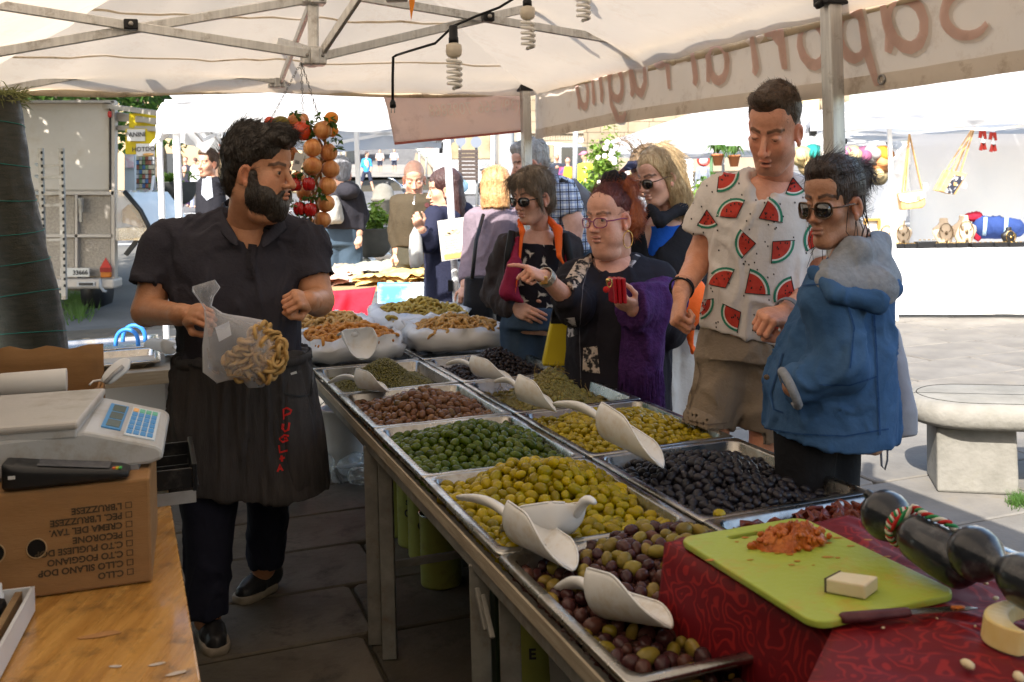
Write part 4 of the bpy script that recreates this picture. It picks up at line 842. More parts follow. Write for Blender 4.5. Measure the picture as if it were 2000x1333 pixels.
for j in range(7):
 t_ = .10+.135*j; m = MB(); m.tube([axp(t_+.014*math.sin(a+j))[0]+Vector((math.cos(a), math.sin(a),0))*(axp(t_)[1]*(1+.05*n1(math.cos(a)*2, math.sin(a)*2, t_*6.4)+.02*n1(math.cos(a)*7, math.sin(a)*7, t_*20))+.002) for a in [2*PI*k/40 for k in range(40)]],.0016,4, True); m.build('thread', TQ, rn)
m = MB(); rg = random.Random(5)
for i in range(900):
 a = rg.uniform(0,2*PI); rr = .13*rg.random()**.5; p = ax[0]+Vector((rr*math.cos(a), rr*math.sin(a), rg.uniform(-.03,.02))); d = Vector((rg.gauss(0,.6)+math.cos(a)*.7, rg.gauss(0,.6)+math.sin(a)*.7, rg.uniform(-.1,.9))).normalized(); l = rg.uniform(.03,.09); s = d.orthogonal().normalized()*.0022; e = p+d*l+Vector((0,0,-.02))
 m.add([p-s, p+s, p+d*l*.6+s, p+d*l*.6-s, e],[(0,1,2,3),(3,2,4)])
tag(m.build('moss', M('moss_green',(.16,.18,.055),.8, col2=(.22,.22,.09), scale=30, trans=.2)), 'tuft of dry green moss on top of the rolled net', 'moss', None, 'stuff')
m = MB(); m.bar(at(22,470,4.5), at(62,720,4.5),.05,.05); one('pole', 'pale square pole leaning behind the rolled net', 'pole', m, M('grey_white_pole',(.42,.40,.37),.5, col2=(.35,.33,.30), scale=8), bev=.004)
# ------------------------------------------------------------------ red cloth and what lies on it
RED = bpy.data.materials.new('red_brocade'); RED.use_nodes = True ; n = RED.node_tree.nodes; L = RED.node_tree.links; b = n['Principled BSDF']
tc = n.new('ShaderNodeTexCoord'); nz = n.new('ShaderNodeTexNoise'); nz.inputs['Scale'].default_value = 9; nz.inputs['Detail'].default_value = 2; L.new(tc.outputs['Object'], nz.inputs['Vector'])
mx = n.new('ShaderNodeMix'); mx.data_type = 'RGBA'; mx.blend_type = 'LINEAR_LIGHT'; mx.inputs[0].default_value = .09; L.new(tc.outputs['Object'], mx.inputs[6]); L.new(nz.outputs['Color'], mx.inputs[7])
vo = n.new('ShaderNodeTexVoronoi'); vo.inputs['Scale'].default_value = 17; L.new(mx.outputs[2], vo.inputs['Vector'])
sn = n.new('ShaderNodeMath'); sn.operation = 'MULTIPLY'; sn.inputs[1].default_value = 23; L.new(vo.outputs['Distance'], sn.inputs[0]); s2 = n.new('ShaderNodeMath'); s2.operation = 'SINE'; L.new(sn.outputs[0], s2.inputs[0])
nm2 = n.new('ShaderNodeTexNoise'); nm2.inputs['Scale'].default_value = 22; nm2.inputs['Detail'].default_value = 1; L.new(mx.outputs[2], nm2.inputs['Vector'])
ad = n.new('ShaderNodeMath'); ad.operation = 'MULTIPLY'; L.new(s2.outputs[0], ad.inputs[0]); L.new(nm2.outputs['Fac'], ad.inputs[1])
rp = n.new('ShaderNodeValToRGB'); rp.color_ramp.elements[0].position = .22; rp.color_ramp.elements[1].position = .42; rp.color_ramp.elements[0].color = (.12,.002,.006,1); rp.color_ramp.elements[1].color = (.24,.010,.010,1)
L.new(ad.outputs[0], rp.inputs[0]); L.new(rp.outputs[0], b.inputs['Base Color']); mr = n.new('ShaderNodeMapRange'); mr.inputs[3].default_value = .62; mr.inputs[4].default_value = .38; L.new(rp.outputs[0], mr.inputs[0]); L.new(mr.outputs[0], b.inputs['Roughness']); b.inputs['Specular IOR Level'].default_value = .25
A_ = Vector((.262,1.82,0)); B_ = Vector((.645,1.93,0)); D_ = Vector((.452,1.452,0)); E_ = Vector((.365,1.29,0)); ZC = .846
m = MB(); bnd = [A_, A_.lerp(D_,.33), A_.lerp(D_,.66), D_, D_.lerp(E_,.5), E_, E_+Vector((-.05,-.17,0)), E_+Vector((-.06,-.4,0))]
def left_edge(q):
 x = q*(len(bnd)-1); i = min(int(x), len(bnd)-2); return bnd[i].lerp(bnd[i+1], x-i)
def right_edge(q):return B_+TB*lp(0,1.25, q)+TC*(.0)+TC*(.55*min(1, max(0, q-.38)*2.2))
def top(u, v):p = left_edge(v).lerp(right_edge(v), u); return Vector((p.x, p.y, ZC+.0025*n1(u*6, v*9)+(.004*n1(u*16, v*20,2) if u>.05 else 0)))
def side(u, v):
 p = left_edge(u); d = Vector((-.93,-.36,0)); f = .012*math.sin(u*17)+.016*n1(u*7, v*1.5,3)
 return Vector((p.x, p.y,0))+d*(f*v**.7+.02*min(1, v*6)+.015*v)+Vector((0,0, ZC-.012*(1-(1-min(1, v*8))**2)-.62*v))
m.grid(top,40,80); m.grid(side,120,20)
def back(u, v):p = A_.lerp(B_, u); return Vector((p.x, p.y,0))-TB*(.012*min(1, v*5)+.01*n1(u*5, v*2))+Vector((0,0, ZC-.1*v))
m.grid(back,24,6)
one('tablecloth', 'dark red brocade cloth with scroll pattern under the green cutting board', 'tablecloth', m, RED, thick=.0015)
def curve2d(splines, fr, depth, bev=.0, name='board', mat=None):
 cu = bpy.data.curves.new('c', 'CURVE'); cu.dimensions = '2D'; cu.fill_mode = 'BOTH'; cu.extrude = depth/2-bev; cu.bevel_depth = bev; cu.bevel_resolution = 2
 for sp in splines:
  s = cu.splines.new('POLY'); s.points.add(len(sp)-1); s.use_cyclic_u = True
  for q,(x, y) in zip(s.points, sp):q.co = (x, y,0,1)
 o = bpy.data.objects.new('c', cu); C.objects.link(o); me = bpy.data.meshes.new_from_object(o.evaluated_get(bpy.context.evaluated_depsgraph_get())); bpy.data.objects.remove(o); bpy.data.curves.remove(cu)
 for v in me.vertices:v.co = fr(*v.co)
 me.name = name; me.materials.clear(); return link(name, me, mat)
GB = M('green_board',(.30,.37,.045),.38, col2=(.34,.40,.06), scale=6, bump=.12, bscale=90, dirt=(.42,.26,.03), dscale=9)
P1, P2, P3, P4 = [gnd(u, v,.862) for u, v in ((1322,1051),(1562,1011),(1872,1155),(1600,1216))]
bc_ = (P1+P2+P3+P4)/4; ux = ((P2-P1)+(P3-P4)).normalized(); uy = Vector((-ux.y, ux.x,0)); bw = ((P2-P1).length+(P3-P4).length)/2; bl = ((P4-P1).length+(P3-P2).length)/2
def bfr(x, y, z):return bc_+ux*x+uy*y+Vector((0,0, z-.006))
slot = [(x*1.0, y+bl/2-.036) for x, y in rrect(.11,.024,.011,5)]
o = curve2d([rrect(bw, bl,.026,6), slot], bfr,.012,.003, 'cutting_board', GB); tag(o, 'lime green plastic cutting board with a slot handle on the red cloth', 'cutting board')
STN = M('spread_smear',(.42,.13,.01),.5, col2=(.36,.2,.02), scale=30)
SPR = M('red_spread',(.36,.075,.006),.5, col2=(.50,.14,.015), scale=40, bump=.8, bscale=120, coat=.25)
sp = thing('soft_salami', 'crumbly orange-red spread heaped on the green board', 'spread', gnd(1545,1060,.862))
m = MB(); rg = random.Random(4); p = gnd(1545,1062,.862)
m.grid(lambda u, v:(lambda a, r:p+ux*(.078*r*math.cos(a)*(1+.2*n1(math.cos(a)*2, math.sin(a)*2,7)))+uy*(.036*r*math.sin(a)*(1+.2*n1(math.cos(a)*3, math.sin(a)*3,4)))+Vector((0,0, max(0,(1-r**5))*(.026+.012*n1(u*8, v*4,2))+.006*n1(u*30, v*14,9)*(1-r**4))))(2*PI*u, v),90,26); m.build('lump', SPR, sp)
m = MB()
for i in range(90):
 a = rg.uniform(0,6.28); q = rg.uniform(.3,1.08); c_ = p+ux*(.078*q*math.cos(a))+uy*(.038*q*math.sin(a))+Vector((0,0,.003+.024*max(0,1-q*q)+rg.uniform(0,.006))); m.ell(c_,(rg.uniform(.003,.010), rg.uniform(.003,.008), rg.uniform(.003,.007)),7,5, Euler((rg.uniform(0,3),0, rg.uniform(0,3))).to_matrix())
m.build('crumb', SPR, sp)
m = MB()
for i in range(60):
 c_ = p+ux*rg.gauss(0,.06)+uy*rg.gauss(-.01,.04); s = rg.uniform(.0015,.006); m.prism([(s*2*math.cos(k)*rg.uniform(.5,1), s*math.sin(k)*rg.uniform(.5,1)) for k in range(6)], lambda x, y, z:Vector((c_.x+x, c_.y+y,.8628+z)),0,.0004)
m.build('smear', STN, sp)
CHS = M('white_cheese',(.66,.58,.40),.5, col2=(.60,.50,.32), scale=9, bump=.15, bscale=60, sss=.15); RIND = M('dark_rind',(.10,.085,.06),.6); RINDY = M('yellow_rind',(.62,.44,.12),.4, col2=(.66,.52,.22), scale=7)
t = thing('cheese_wedge', 'cut wedge of white cheese with dark rind on the green board', 'cheese', gnd(1660,1155,.863)); q = [gnd(u, v,.863) for u, v in ((1612,1158),(1690,1173),(1716,1153),(1640,1143))]
m = MB(); m.add([*q,*[a+Vector((0,0,.022)) for a in q]],[(3,2,1,0),(4,5,6,7),(0,1,5,4),(1,2,6,5),(2,3,7,6),(3,0,4,7)]); m.build('cheese', CHS, t, bev=.003)
m = MB(); d = (q[0]-q[3]).normalized()*0; e = (q[3]-q[2]).normalized(); a, c_ = q[0]+e*.0, q[3]+e*.0; m.add([a+e*.0015, c_+e*.0015, c_+e*.0015+Vector((0,0,.022)), a+e*.0015+Vector((0,0,.022)), a-e*.002, c_-e*.002, c_-e*.002+Vector((0,0,.0235)), a-e*.002+Vector((0,0,.0235))],[(0,1,2,3),(7,6,5,4),(0,4,5,1),(1,5,6,2),(2,6,7,3),(3,7,4,0)]); m.build('rind', RIND, t)
t = thing('knife', 'short kitchen knife with dark red handle beside the green board', 'knife', gnd(1770,1200,.853)); k0, k1, k2 = gnd(1642,1208,.861), gnd(1776,1196,.862), gnd(1908,1186,.858)
m = MB(); x, y, z = basis(k1-k0); m.rings([[p_+x*(w_*math.cos(a))+z*(h_*math.sin(a)) for a in [2*PI*i/10 for i in range(10)]] for p_, w_, h_ in ((k0,.007,.006),(k0.lerp(k1,.05),.011,.008),(k0.lerp(k1,.5),.010,.0075),(k0.lerp(k1,.95),.009,.007),(k1,.008,.006))], cap0=True, cap1=True); m.build('handle', M('knife_handle',(.06,.012,.016),.4, col2=(.10,.03,.035), scale=30, stretch=(1,1,1)), t)
m = MB(); x, y, z = basis(k2-k1); m.add([k1+x*.009, k1-x*.008, k1.lerp(k2,.75)-x*.008, k2+x*.004, k1.lerp(k2,.8)+x*.009],[(0,1,2,3,4)]); o = m.build('blade', STEEL, t, thick=.0016)
m = MB(); pm = k1.lerp(k2,.72); m.ell(pm+Vector((0,0,.002)),(.012,.006,.002),8,5); m.build('smear', SPR, o)
t = thing('cheese_wedge', 'curved yellow cheese slice cut off by the right edge on the red cloth', 'cheese', gnd(1975,1270,.85)); m = MB()
cc = gnd(2018,1254,.85); V = []
for i in range(13):
 a = lp(-.75,1.35, i/12); r = .105; c0 = cc+Vector((-.065+r*(1-math.cos(a))*.9, r*math.sin(a)*.62,0)); w_ = .026*max(.12, math.cos(a*.9))
 V.append([c0+Vector((-.004,0,0)), c0+Vector((w_*1.6,0,.004)), c0+Vector((w_*1.5,.0,.026)), c0+Vector((.002,0,.035))])
m.rings(V, cap0=True, cap1=True, sm=False); m.build('cheese', M('yellow_cheese',(.64,.47,.17),.4, col2=(.70,.58,.30), scale=8, sss=.15), t, bev=.003)
CR = M('cheese_crumb',(.62,.52,.33),.6)
spots = [(1850,1120,.012),(1925,1142,.005),(1945,1172,.006),(1890,1305,.012),(1990,1330,.012),(1770,1188,.003),(1555,1200,.004),(1905,1225,.003),(1830,1210,.003),(1725,1228,.003)]
names = ['largest cheese crumb below the tricolour cord', 'cheese crumb right of the cutting board corner', 'cheese crumb under the second black cheese', 'cheese shaving near the bottom right', 'cheese crumb at the bottom right corner', 'crumb above the knife', 'crumb left of the cutting board', 'crumb right of the knife tip', 'crumb below the knife blade', 'crumb below the knife handle']
for (u, v, s), l in zip(spots, names):m = MB(); m.ell(gnd(u, v,.85)+Vector((0,0, s*.4)),(s, s*.6, s*.5),7,5, Matrix.Rotation(u,3, 'Z')); one('cheese_crumb', l, 'crumb', m, CR, 'crumbs on the red cloth')
BCH = M('black_wax',(.010,.012,.017),.28, col2=(.018,.021,.028), scale=14, coat=.4, bump=.08, bscale=40, dirt=(.11,.115,.12), dscale=10)
def cacio(label, head, body0, body1, nub, rh, rb):
 t = thing('wax_cheese', label, 'cheese', head, group='pear-shaped cheeses in black wax'); m = MB(); pts = [head, head.lerp(body0,.6), body0, body0.lerp(body1,.25), body0.lerp(body1,.7), body1]
 ax_ = (body1-head).normalized(); x, y, z = basis(ax_); V = []
 L_ = (body1-head).length; prof = [(-rh*1.0,.002),(-rh*.92, rh*.40),(-rh*.7, rh*.72),(-rh*.3, rh*.97),(rh*.1, rh*1.0),(rh*.5, rh*.88),(rh*.85, rh*.58),(rh*1.05, rh*.42),(rh*1.25, rh*.45),(rh*1.5, rb*.72),(rh*2.0, rb*.98),(L_*.75, rb),(L_, rb*.9),(L_*1.1, rb*.5),(L_*1.13,.003)]
 m.rings([[head+ax_*d+x*(r*math.cos(a))+z*(r*math.sin(a)) for a in [2*PI*i/26 for i in range(26)]] for d, r in prof]); m.build('wax_body', BCH, t)
 k = MB(); k.tube([head+(nub-head)*.55, head.lerp(nub,.8), nub, nub+(nub-head)*.12],[rh*.42, rh*.24, rh*.20, rh*.15],10); k.build('nub', BCH, t); return t, ax_, x, z
h1 = at(1732,1008,1.70); c1t, a1, x1, z1 = cacio('black wax cheese tied with a tricolour cord', h1, at(1768,1030,1.67), at(1880,1108,1.52), at(1695,965,1.72),.043,.040)
h2 = at(1906,1082,1.50); c2t, a2, x2, z2 = cacio('black wax cheese nearest the right edge', h2, at(1950,1105,1.47), at(2090,1180,1.35), at(1874,1040,1.51),.041,.039)
COL3 = [M('cord_red',(.42,.02,.02),.7), M('cord_white',(.6,.57,.5),.7), M('cord_green',(.02,.20,.07),.7)]
def cord(label, pts):
 t = thing('cord', label, 'cord', pts[0]); L_ = []
 for i in range(len(pts)-1):
  for q in range(10):
   f = q/10; L_.append(pts[i].lerp(pts[i+1], f))
 L_.append(pts[-1])
 for s in range(3):
  m = MB(); out = []
  for i, p in enumerate(L_):
   d = (L_[min(i+1, len(L_)-1)]-L_[max(i-1,0)]).normalized(); x, y, z = basis(d); a = i*.75+s*2*PI/3; out.append(p+x*(.0032*math.cos(a))+z*(.0032*math.sin(a)))
  m.tube(out,.0032,6); m.build('strand', COL3[s], t)
nk = h1+a1*.046
loop = [nk+x1*(.030*math.cos(a))+z1*(.030*math.sin(a)) for a in [2*PI*i/14 for i in range(15)]]
cord('red white and green twisted cord looped on the first black cheese', loop+[h1+a1*.07+z1*.045, h1+a1*.10+z1*.045-x1*.0, h1+a1*.14+z1*.046-x1*.012, h1+a1*.15+z1*.02-x1*.042, gnd(1858,1108,.853)])
t = thing('cheese_piece', 'small dark-rinded cheese bit at the end of the cord', 'cheese', gnd(1850,1122,.85)); m = MB(); m.box(gnd(1850,1121,.858),(.024,.014,.012),.4); m.build('cheese', CHS, t, bev=.002); m = MB(); m.box(gnd(1846,1126,.856),(.018,.004,.008),.4); m.build('rind', RIND, t)
# ------------------------------------------------------------------ people: smooth implicit bodies turned into one mesh
def smin(a, b, k):h = np.clip(.5+.5*(b-a)/k,0,1); return b*(1-h)+a*h-k*h*(1-h)
class Fld:
 def __init__(s, lo, hi, h):
  s.lo = np.array(lo, np.float32); s.h = h; s.n = np.ceil((np.array(hi)-s.lo)/h).astype(int)+1; s.V = np.full(s.n,.08, np.float32)
 def put(s, prim, k=.01, op='u'):
  fn, lo, hi = prim; pad = .02+k if op=='u' else .012+k
  i0 = np.clip(np.floor((np.array(lo)-pad-s.lo)/s.h).astype(int),0, s.n); i1 = np.clip(np.ceil((np.array(hi)+pad-s.lo)/s.h).astype(int)+1,0, s.n)
  if (i1<=i0).any():return s
  ax = [(s.lo[q]+s.h*np.arange(i0[q], i1[q])).astype(np.float32) for q in range(3)]
  X = ax[0][:, None, None]; Y = ax[1][None,:, None]; Z = ax[2][None, None,:]
  sl_ = tuple(slice(i0[q], i1[q]) for q in range(3)); d = fn(X, Y, Z); c = s.V[sl_]
  s.V[sl_] = smin(c, d, k) if op=='u' else -smin(-c, d, k)
  return s
 def mesh(s, smooth=1):
  V = s.V.copy()
  V[0], V[-1] = np.maximum(V[0],1e-3), np.maximum(V[-1],1e-3); V[:,0] = np.maximum(V[:,0],1e-3); V[:,-1] = np.maximum(V[:,-1],1e-3); V[:,:,0] = np.maximum(V[:,:,0],1e-3); V[:,:,-1] = np.maximum(V[:,:,-1],1e-3)
  S = V<0; n = S.shape; off = [(a, b, c) for a in (0,1) for b in (0,1) for c in (0,1)]
  def sh(A, o):return A[o[0]:n[0]-1+o[0], o[1]:n[1]-1+o[1], o[2]:n[2]-1+o[2]]
  c = sum(sh(S, o).astype(np.uint8) for o in off); act = (c>0)&(c<8); I = np.argwhere(act)
  if not len(I):return np.zeros((0,3)), np.zeros((0,4), int)
  ids = np.full(act.shape,-1, np.int64); ids[act] = np.arange(len(I)); vals = np.stack([V[I[:,0]+o[0], I[:,1]+o[1], I[:,2]+o[2]] for o in off],1)
  acc = np.zeros((len(I),3)); cnt = np.zeros(len(I))
  for p in range(8):
   for q in range(p+1,8):
    if sum(abs(off[p][k]-off[q][k]) for k in range(3))!=1:continue
    v0, v1 = vals[:, p], vals[:, q]; m = (v0<0)!=(v1<0); t = v0[m]/(v0[m]-v1[m]); acc[m]+=np.array(off[p])+t[:, None]*(np.array(off[q])-np.array(off[p])); cnt[m]+=1
  P = s.lo+s.h*(I+acc/cnt[:, None]); Fs = []
  for a in range(3):
   b, d = (a+1)%3,(a+2)%3
   sl0 = [slice(1,-1)]*3; sl1 = [slice(1,-1)]*3; sl0[a] = slice(0,-1); sl1[a] = slice(1, None)
   A, B = S[tuple(sl0)], S[tuple(sl1)]; E = np.argwhere(A!=B)
   if not len(E):continue
   sg = A[E[:,0], E[:,1], E[:,2]]; o = np.ones(3, int); o[a] = 0; E = E+o
   def cid(db, dd):e = E.copy(); e[:, b]+=db; e[:, d]+=dd; return ids[e[:,0], e[:,1], e[:,2]]
   Q = np.stack([cid(-1,-1), cid(0,-1), cid(0,0), cid(-1,0)],1); Q[~sg] = Q[~sg][:,::-1]; Fs.append(Q)
  Fs = np.concatenate(Fs); Fs = Fs[(Fs>=0).all(1)]
  for _ in range(smooth):P = lap(P, Fs)
  return P, Fs
def lap(P, Fs, w_=.5):
 a = Fs.ravel(); b = np.roll(Fs,-1,1).ravel(); n = len(P); cnt = np.bincount(a, minlength=n)+np.bincount(b, minlength=n); out = np.empty_like(P)
 for k in range(3):out[:, k] = (np.bincount(a, P[b, k], n)+np.bincount(b, P[a, k], n))/np.maximum(cnt,1)
 return P*(1-w_)+out*w_
def vnorm(P, Fs):
 nr = np.cross(P[Fs[:,2]]-P[Fs[:,0]], P[Fs[:,3]]-P[Fs[:,1]]); N = np.zeros_like(P)
 for k in range(3):
  for q in range(4):N[:, k]+=np.bincount(Fs[:, q], nr[:, k], len(P))
 return N/np.maximum(np.linalg.norm(N, axis=1, keepdims=True),1e-12)
def cone(a, b, ra, rb, fl=None):
 a = np.array(a, float); b = np.array(b, float); d = b-a; L2 = max(float(d@d),1e-9); r = max(ra, rb)
 def fn(X, Y, Z):
  x, y, z = X-a[0], Y-a[1], Z-a[2]; t = np.clip((x*d[0]+y*d[1]+z*d[2])/L2,0,1)
  return np.sqrt((x-t*d[0])**2+(y-t*d[1])**2+(z-t*d[2])**2)-(ra+(rb-ra)*t)
 return fn, np.minimum(a, b)-r, np.maximum(a, b)+r
def ell(c, r, Mx=None):
 c = np.array(c, float); r = np.array(r, float); A = np.eye(3) if Mx is None else np.array(Mx, float).T
 def fn(X, Y, Z):
  x, y, z = X-c[0], Y-c[1], Z-c[2]; p = [(A[i,0]*x+A[i,1]*y+A[i,2]*z)/r[i] for i in range(3)]
  k0 = np.sqrt(p[0]**2+p[1]**2+p[2]**2)+1e-6; k1 = np.sqrt((p[0]/r[0])**2+(p[1]/r[1])**2+(p[2]/r[2])**2)+1e-6
  return k0*(k0-1)/k1
 R = r.max() if Mx is not None else r
 return fn, c-R, c+R
def loft(secs, yaw=0., pw=2.2, cap=True, fr=None):
 """secs: (centre, half width, half depth); the cross axes lie in the horizontal plane turned by yaw (0: facing the camera)"""
 Cn = np.array([list(s_[0]) for s_ in secs], float); rx = np.array([s_[1] for s_ in secs]); ry = np.array([s_[2] for s_ in secs])
 ax = Cn[-1]-Cn[0]; L = np.linalg.norm(ax); ax = ax/L; t = (Cn-Cn[0])@ax
 ux = np.array([math.cos(yaw), math.sin(yaw),0.]); ux = ux-ax*(ux@ax); ux/=np.linalg.norm(ux); uy = np.cross(ax, ux)
 o = np.argsort(t); ts = t[o]
 def fn(X, Y, Z):
  x, y, z = X-Cn[0,0], Y-Cn[0,1], Z-Cn[0,2]; T = x*ax[0]+y*ax[1]+z*ax[2]; Tc = np.clip(T,0, L)
  def ip(v):return np.interp(Tc, ts, v[o])
  cx, cy, cz = ip(Cn[:,0]-Cn[0,0]), ip(Cn[:,1]-Cn[0,1]), ip(Cn[:,2]-Cn[0,2]); a, b = ip(rx), ip(ry)
  px = (x-cx)*ux[0]+(y-cy)*ux[1]+(z-cz)*ux[2]; py = (x-cx)*uy[0]+(y-cy)*uy[1]+(z-cz)*uy[2]
  d = ((np.abs(px/a)**pw+np.abs(py/b)**pw)**(1/pw)-1)*np.minimum(a, b)
  return np.maximum(d, np.maximum(-T, T-L)) if cap else d
 R = max(rx.max(), ry.max()); return fn, Cn.min(0)-R, Cn.max(0)+R
def halfspace(p, nrm, lo, hi):
 p = np.array(p, float); nrm = np.array(nrm, float); nrm = nrm/np.linalg.norm(nrm)
 return (lambda X, Y, Z:-((X-p[0])*nrm[0]+(Y-p[1])*nrm[1]+(Z-p[2])*nrm[2])), lo, hi
def box_of(prims, pad=.03):
 lo = np.min([np.array(p[1]) for p in prims],0)-pad; hi = np.max([np.array(p[2]) for p in prims],0)+pad; return lo, hi
 # ---- materials worn by people
SKIN = M('skin',(1.06,1.04,1.02),.42, col2=(.93,.86,.82), scale=42, attr=True, sss=.10, bump=.2, bscale=150, spec=.45)
HAIRM = {}
def hairmat(name, c, c2=None):
 if name not in HAIRM:HAIRM[name] = M('hair_'+name, c,.42, col2=c2 or tuple(x*1.6 for x in c), scale=60, stretch=(1,1,.35), bump=.8, bscale=160, spec=.5)
 return HAIRM[name]
EYEM = M('eye',(1,1,1),.12, attr=True)
def cloth(name, c, c2=None, rough=.85, scale=5.,**k):
 k.setdefault('bump',.35); k.setdefault('bscale',55)
 return M('cloth_'+name, c, rough, col2=c2 or tuple(x*.82 for x in c), scale=scale, spec=.18,**k)
class Person:pass
def hframe(yaw, pitch, roll=0.):
 y_, p_ = R_(yaw), R_(pitch); f = Vector((math.sin(y_)*math.cos(p_),-math.cos(y_)*math.cos(p_), math.sin(p_))); x = f.cross(Vector((0,0,1))).normalized(); z = x.cross(f)
 if roll:q = Matrix.Rotation(R_(roll),3, f); x = q@x; z = q@z
 return np.array([list(x), list(f), list(z)]).T
def head_prims(k):
 """k: options; local axes x side, y face, z up; crown .13, chin -.105"""
 jw, ch, ns, fat = k.get('jaw',1.), k.get('cheek',1.), k.get('nose',1.), k.get('fat',0.)
 P = [(ell((0,-.014,.042),(.075,.096,.088)),.01),(ell((0,.022,-.028),(.058*jw,.066,.082)),.02),(ell((0,.055,-.085),(.028*jw,.030,.022)),.02),(ell((0,.045,.055),(.058,.045,.045)),.015)]
 for s in (-1,1):
  P+=[(ell((s*.040,.055,-.016),(.022*ch,.025,.022)),.02),(cone((s*.044*jw,.002,-.062),(s*.022*jw,.058,-.090),.016,.015),.02),(cone((s*.010,.083,.031),(s*.042,.072,.030),.0095*k.get('ridge',1),.008*k.get('ridge',1)),.009),(ell((s*.0765,-.008,-.004),(.009,.019,.032), Euler((R_(-12), R_(s*10), R_(s*24))).to_matrix()),.005),(ell((s*.079,.002,-.028),(.007,.009,.012)),.004)]
  if fat:P+=[(ell((s*.040,.035,-.055),(.034,.045,.04)),.02)]
 P+=[(cone((0,.084,.018),(0,.106*ns+.003*(ns-1),-.022),.0075,.0105),.008),(ell((0,.108*ns,-.026),(.012,.012,.010)),.006)]
 for s in (-1,1):P+=[(ell((s*.0125,.096,-.029),(.0075,.011,.0075)),.005)]
 if fat:P+=[(ell((0,.03,-.115),(.055,.05,.03)),.025)]
 return P
def head_cut(k):
 op = k.get('open',.0); eo = k.get('eye',.0045); out = []
 for s in (-1,1):out+=[(ell((s*.032,.103,.008),(.017,.017,.013)),.012),(ell((s*.083,.0,-.002),(.006,.010,.017)),.004),(ell((s*.0065,.107,-.037),(.0035,.006,.003)),.002)]
 return out
def build_head(k):
 s = k['s']; h = k.get('h',.003); F_ = Fld((-.115,-.15,-.19),(.115,.145,.15), h/s)
 for p, kk in head_prims(k):F_.put(p, kk)
 for p, kk in head_cut(k):F_.put(p, kk, 'd')
 eo = k.get('eye',.0042); op = k.get('open',0.)
 for q in (-1,1):F_.put(ell((q*.032,.0745,.008),(.0142,.0145,.012)),.004)
 for q in (-1,1):F_.put(ell((q*.032,.091,.0072-.003*(eo<.002)),(.0128,.0125, eo)),.0015, 'd')
 F_.put(ell((0,.091,-.0515),(.022,.0095,.0055)),.005); F_.put(ell((0,.0895,-.0635-op),(.019,.0095,.0068)),.005)
 F_.put(ell((0,.103,-.0572-op*.5),(.021,.010,.0016+op)),.0025, 'd')
 R = k['R']; nb = np.linalg.inv(R)@(np.array(k['neck'])-np.array(k['c']))/s; nr = k.get('nr',.056)/s
 F_.put(cone((0,-.028,-.055), nb, nr, nr*1.08),.02)
 P, Q = F_.mesh(1); L = P.copy()
 col = np.ones((len(P),3))*np.array(k['skin'])
 def mk(c, r, p=2):return np.clip(1.6-1.6*(((L-np.array(c))/np.array(r))**2).sum(1),0,1)
 def mixc(c, m_):nonlocal col; m_ = np.clip(m_,0,1)[:, None]; col = col*(1-m_)+np.array(c)*m_
 sk = np.array(k['skin'])
 mixc(sk*np.array((1.12,.80,.76)),.22*np.maximum(mk((.045,.07,-.02),(.035,.05,.03)), mk((-.045,.07,-.02),(.035,.05,.03))))
 mixc(sk*np.array((1.10,.76,.70)),.3*mk((0,.105,-.024),(.022,.03,.02))); mixc(sk*np.array((1.1,.74,.68)),.55*np.maximum(mk((.08,0,0),(.02,.03,.04)), mk((-.08,0,0),(.02,.03,.04))))
 st = k.get('stubble',0)
 if st:mixc(sk*.45, st*np.clip((-.033-L[:,2])/.012,0,1)*np.clip((L[:,1]-.0)/.02,0,1)*(1-mk((0,.1,-.057),(.025,.03,.011))))
 mixc(k.get('lip', sk*np.array((.95,.64,.62))),.65*np.maximum(mk((0,.097,-.0515),(.0225,.02,.0062)), mk((0,.097,-.064-op),(.020,.02,.0075))))
 mixc((.10,.02,.02), mk((0,.085,-.0572-op*.5),(.021,.016,.003+op*1.1))*(1 if op>.002 else .55))
 bc = k.get('brow',(.05,.03,.02)); ax_ = np.abs(L[:,0]); bz = .0305+.006*np.clip((ax_-.012)/.025,0,1)-.007*np.clip((ax_-.037)/.016,0,1)
 mixc(bc,.85*np.clip(1.7-1.7*((L[:,2]-bz)/.0058)**2,0,1)*((ax_>.011)&(ax_<.054)&(L[:,1]>.045)))
 mixc((.05,.03,.025),.8*np.maximum(mk((.032,.087,.0082+eo),(.0155,.015,.0026)), mk((-.032,.087,.0082+eo),(.0155,.015,.0026))))
 return (P*s)@R.T+np.array(k['c']), Q, col
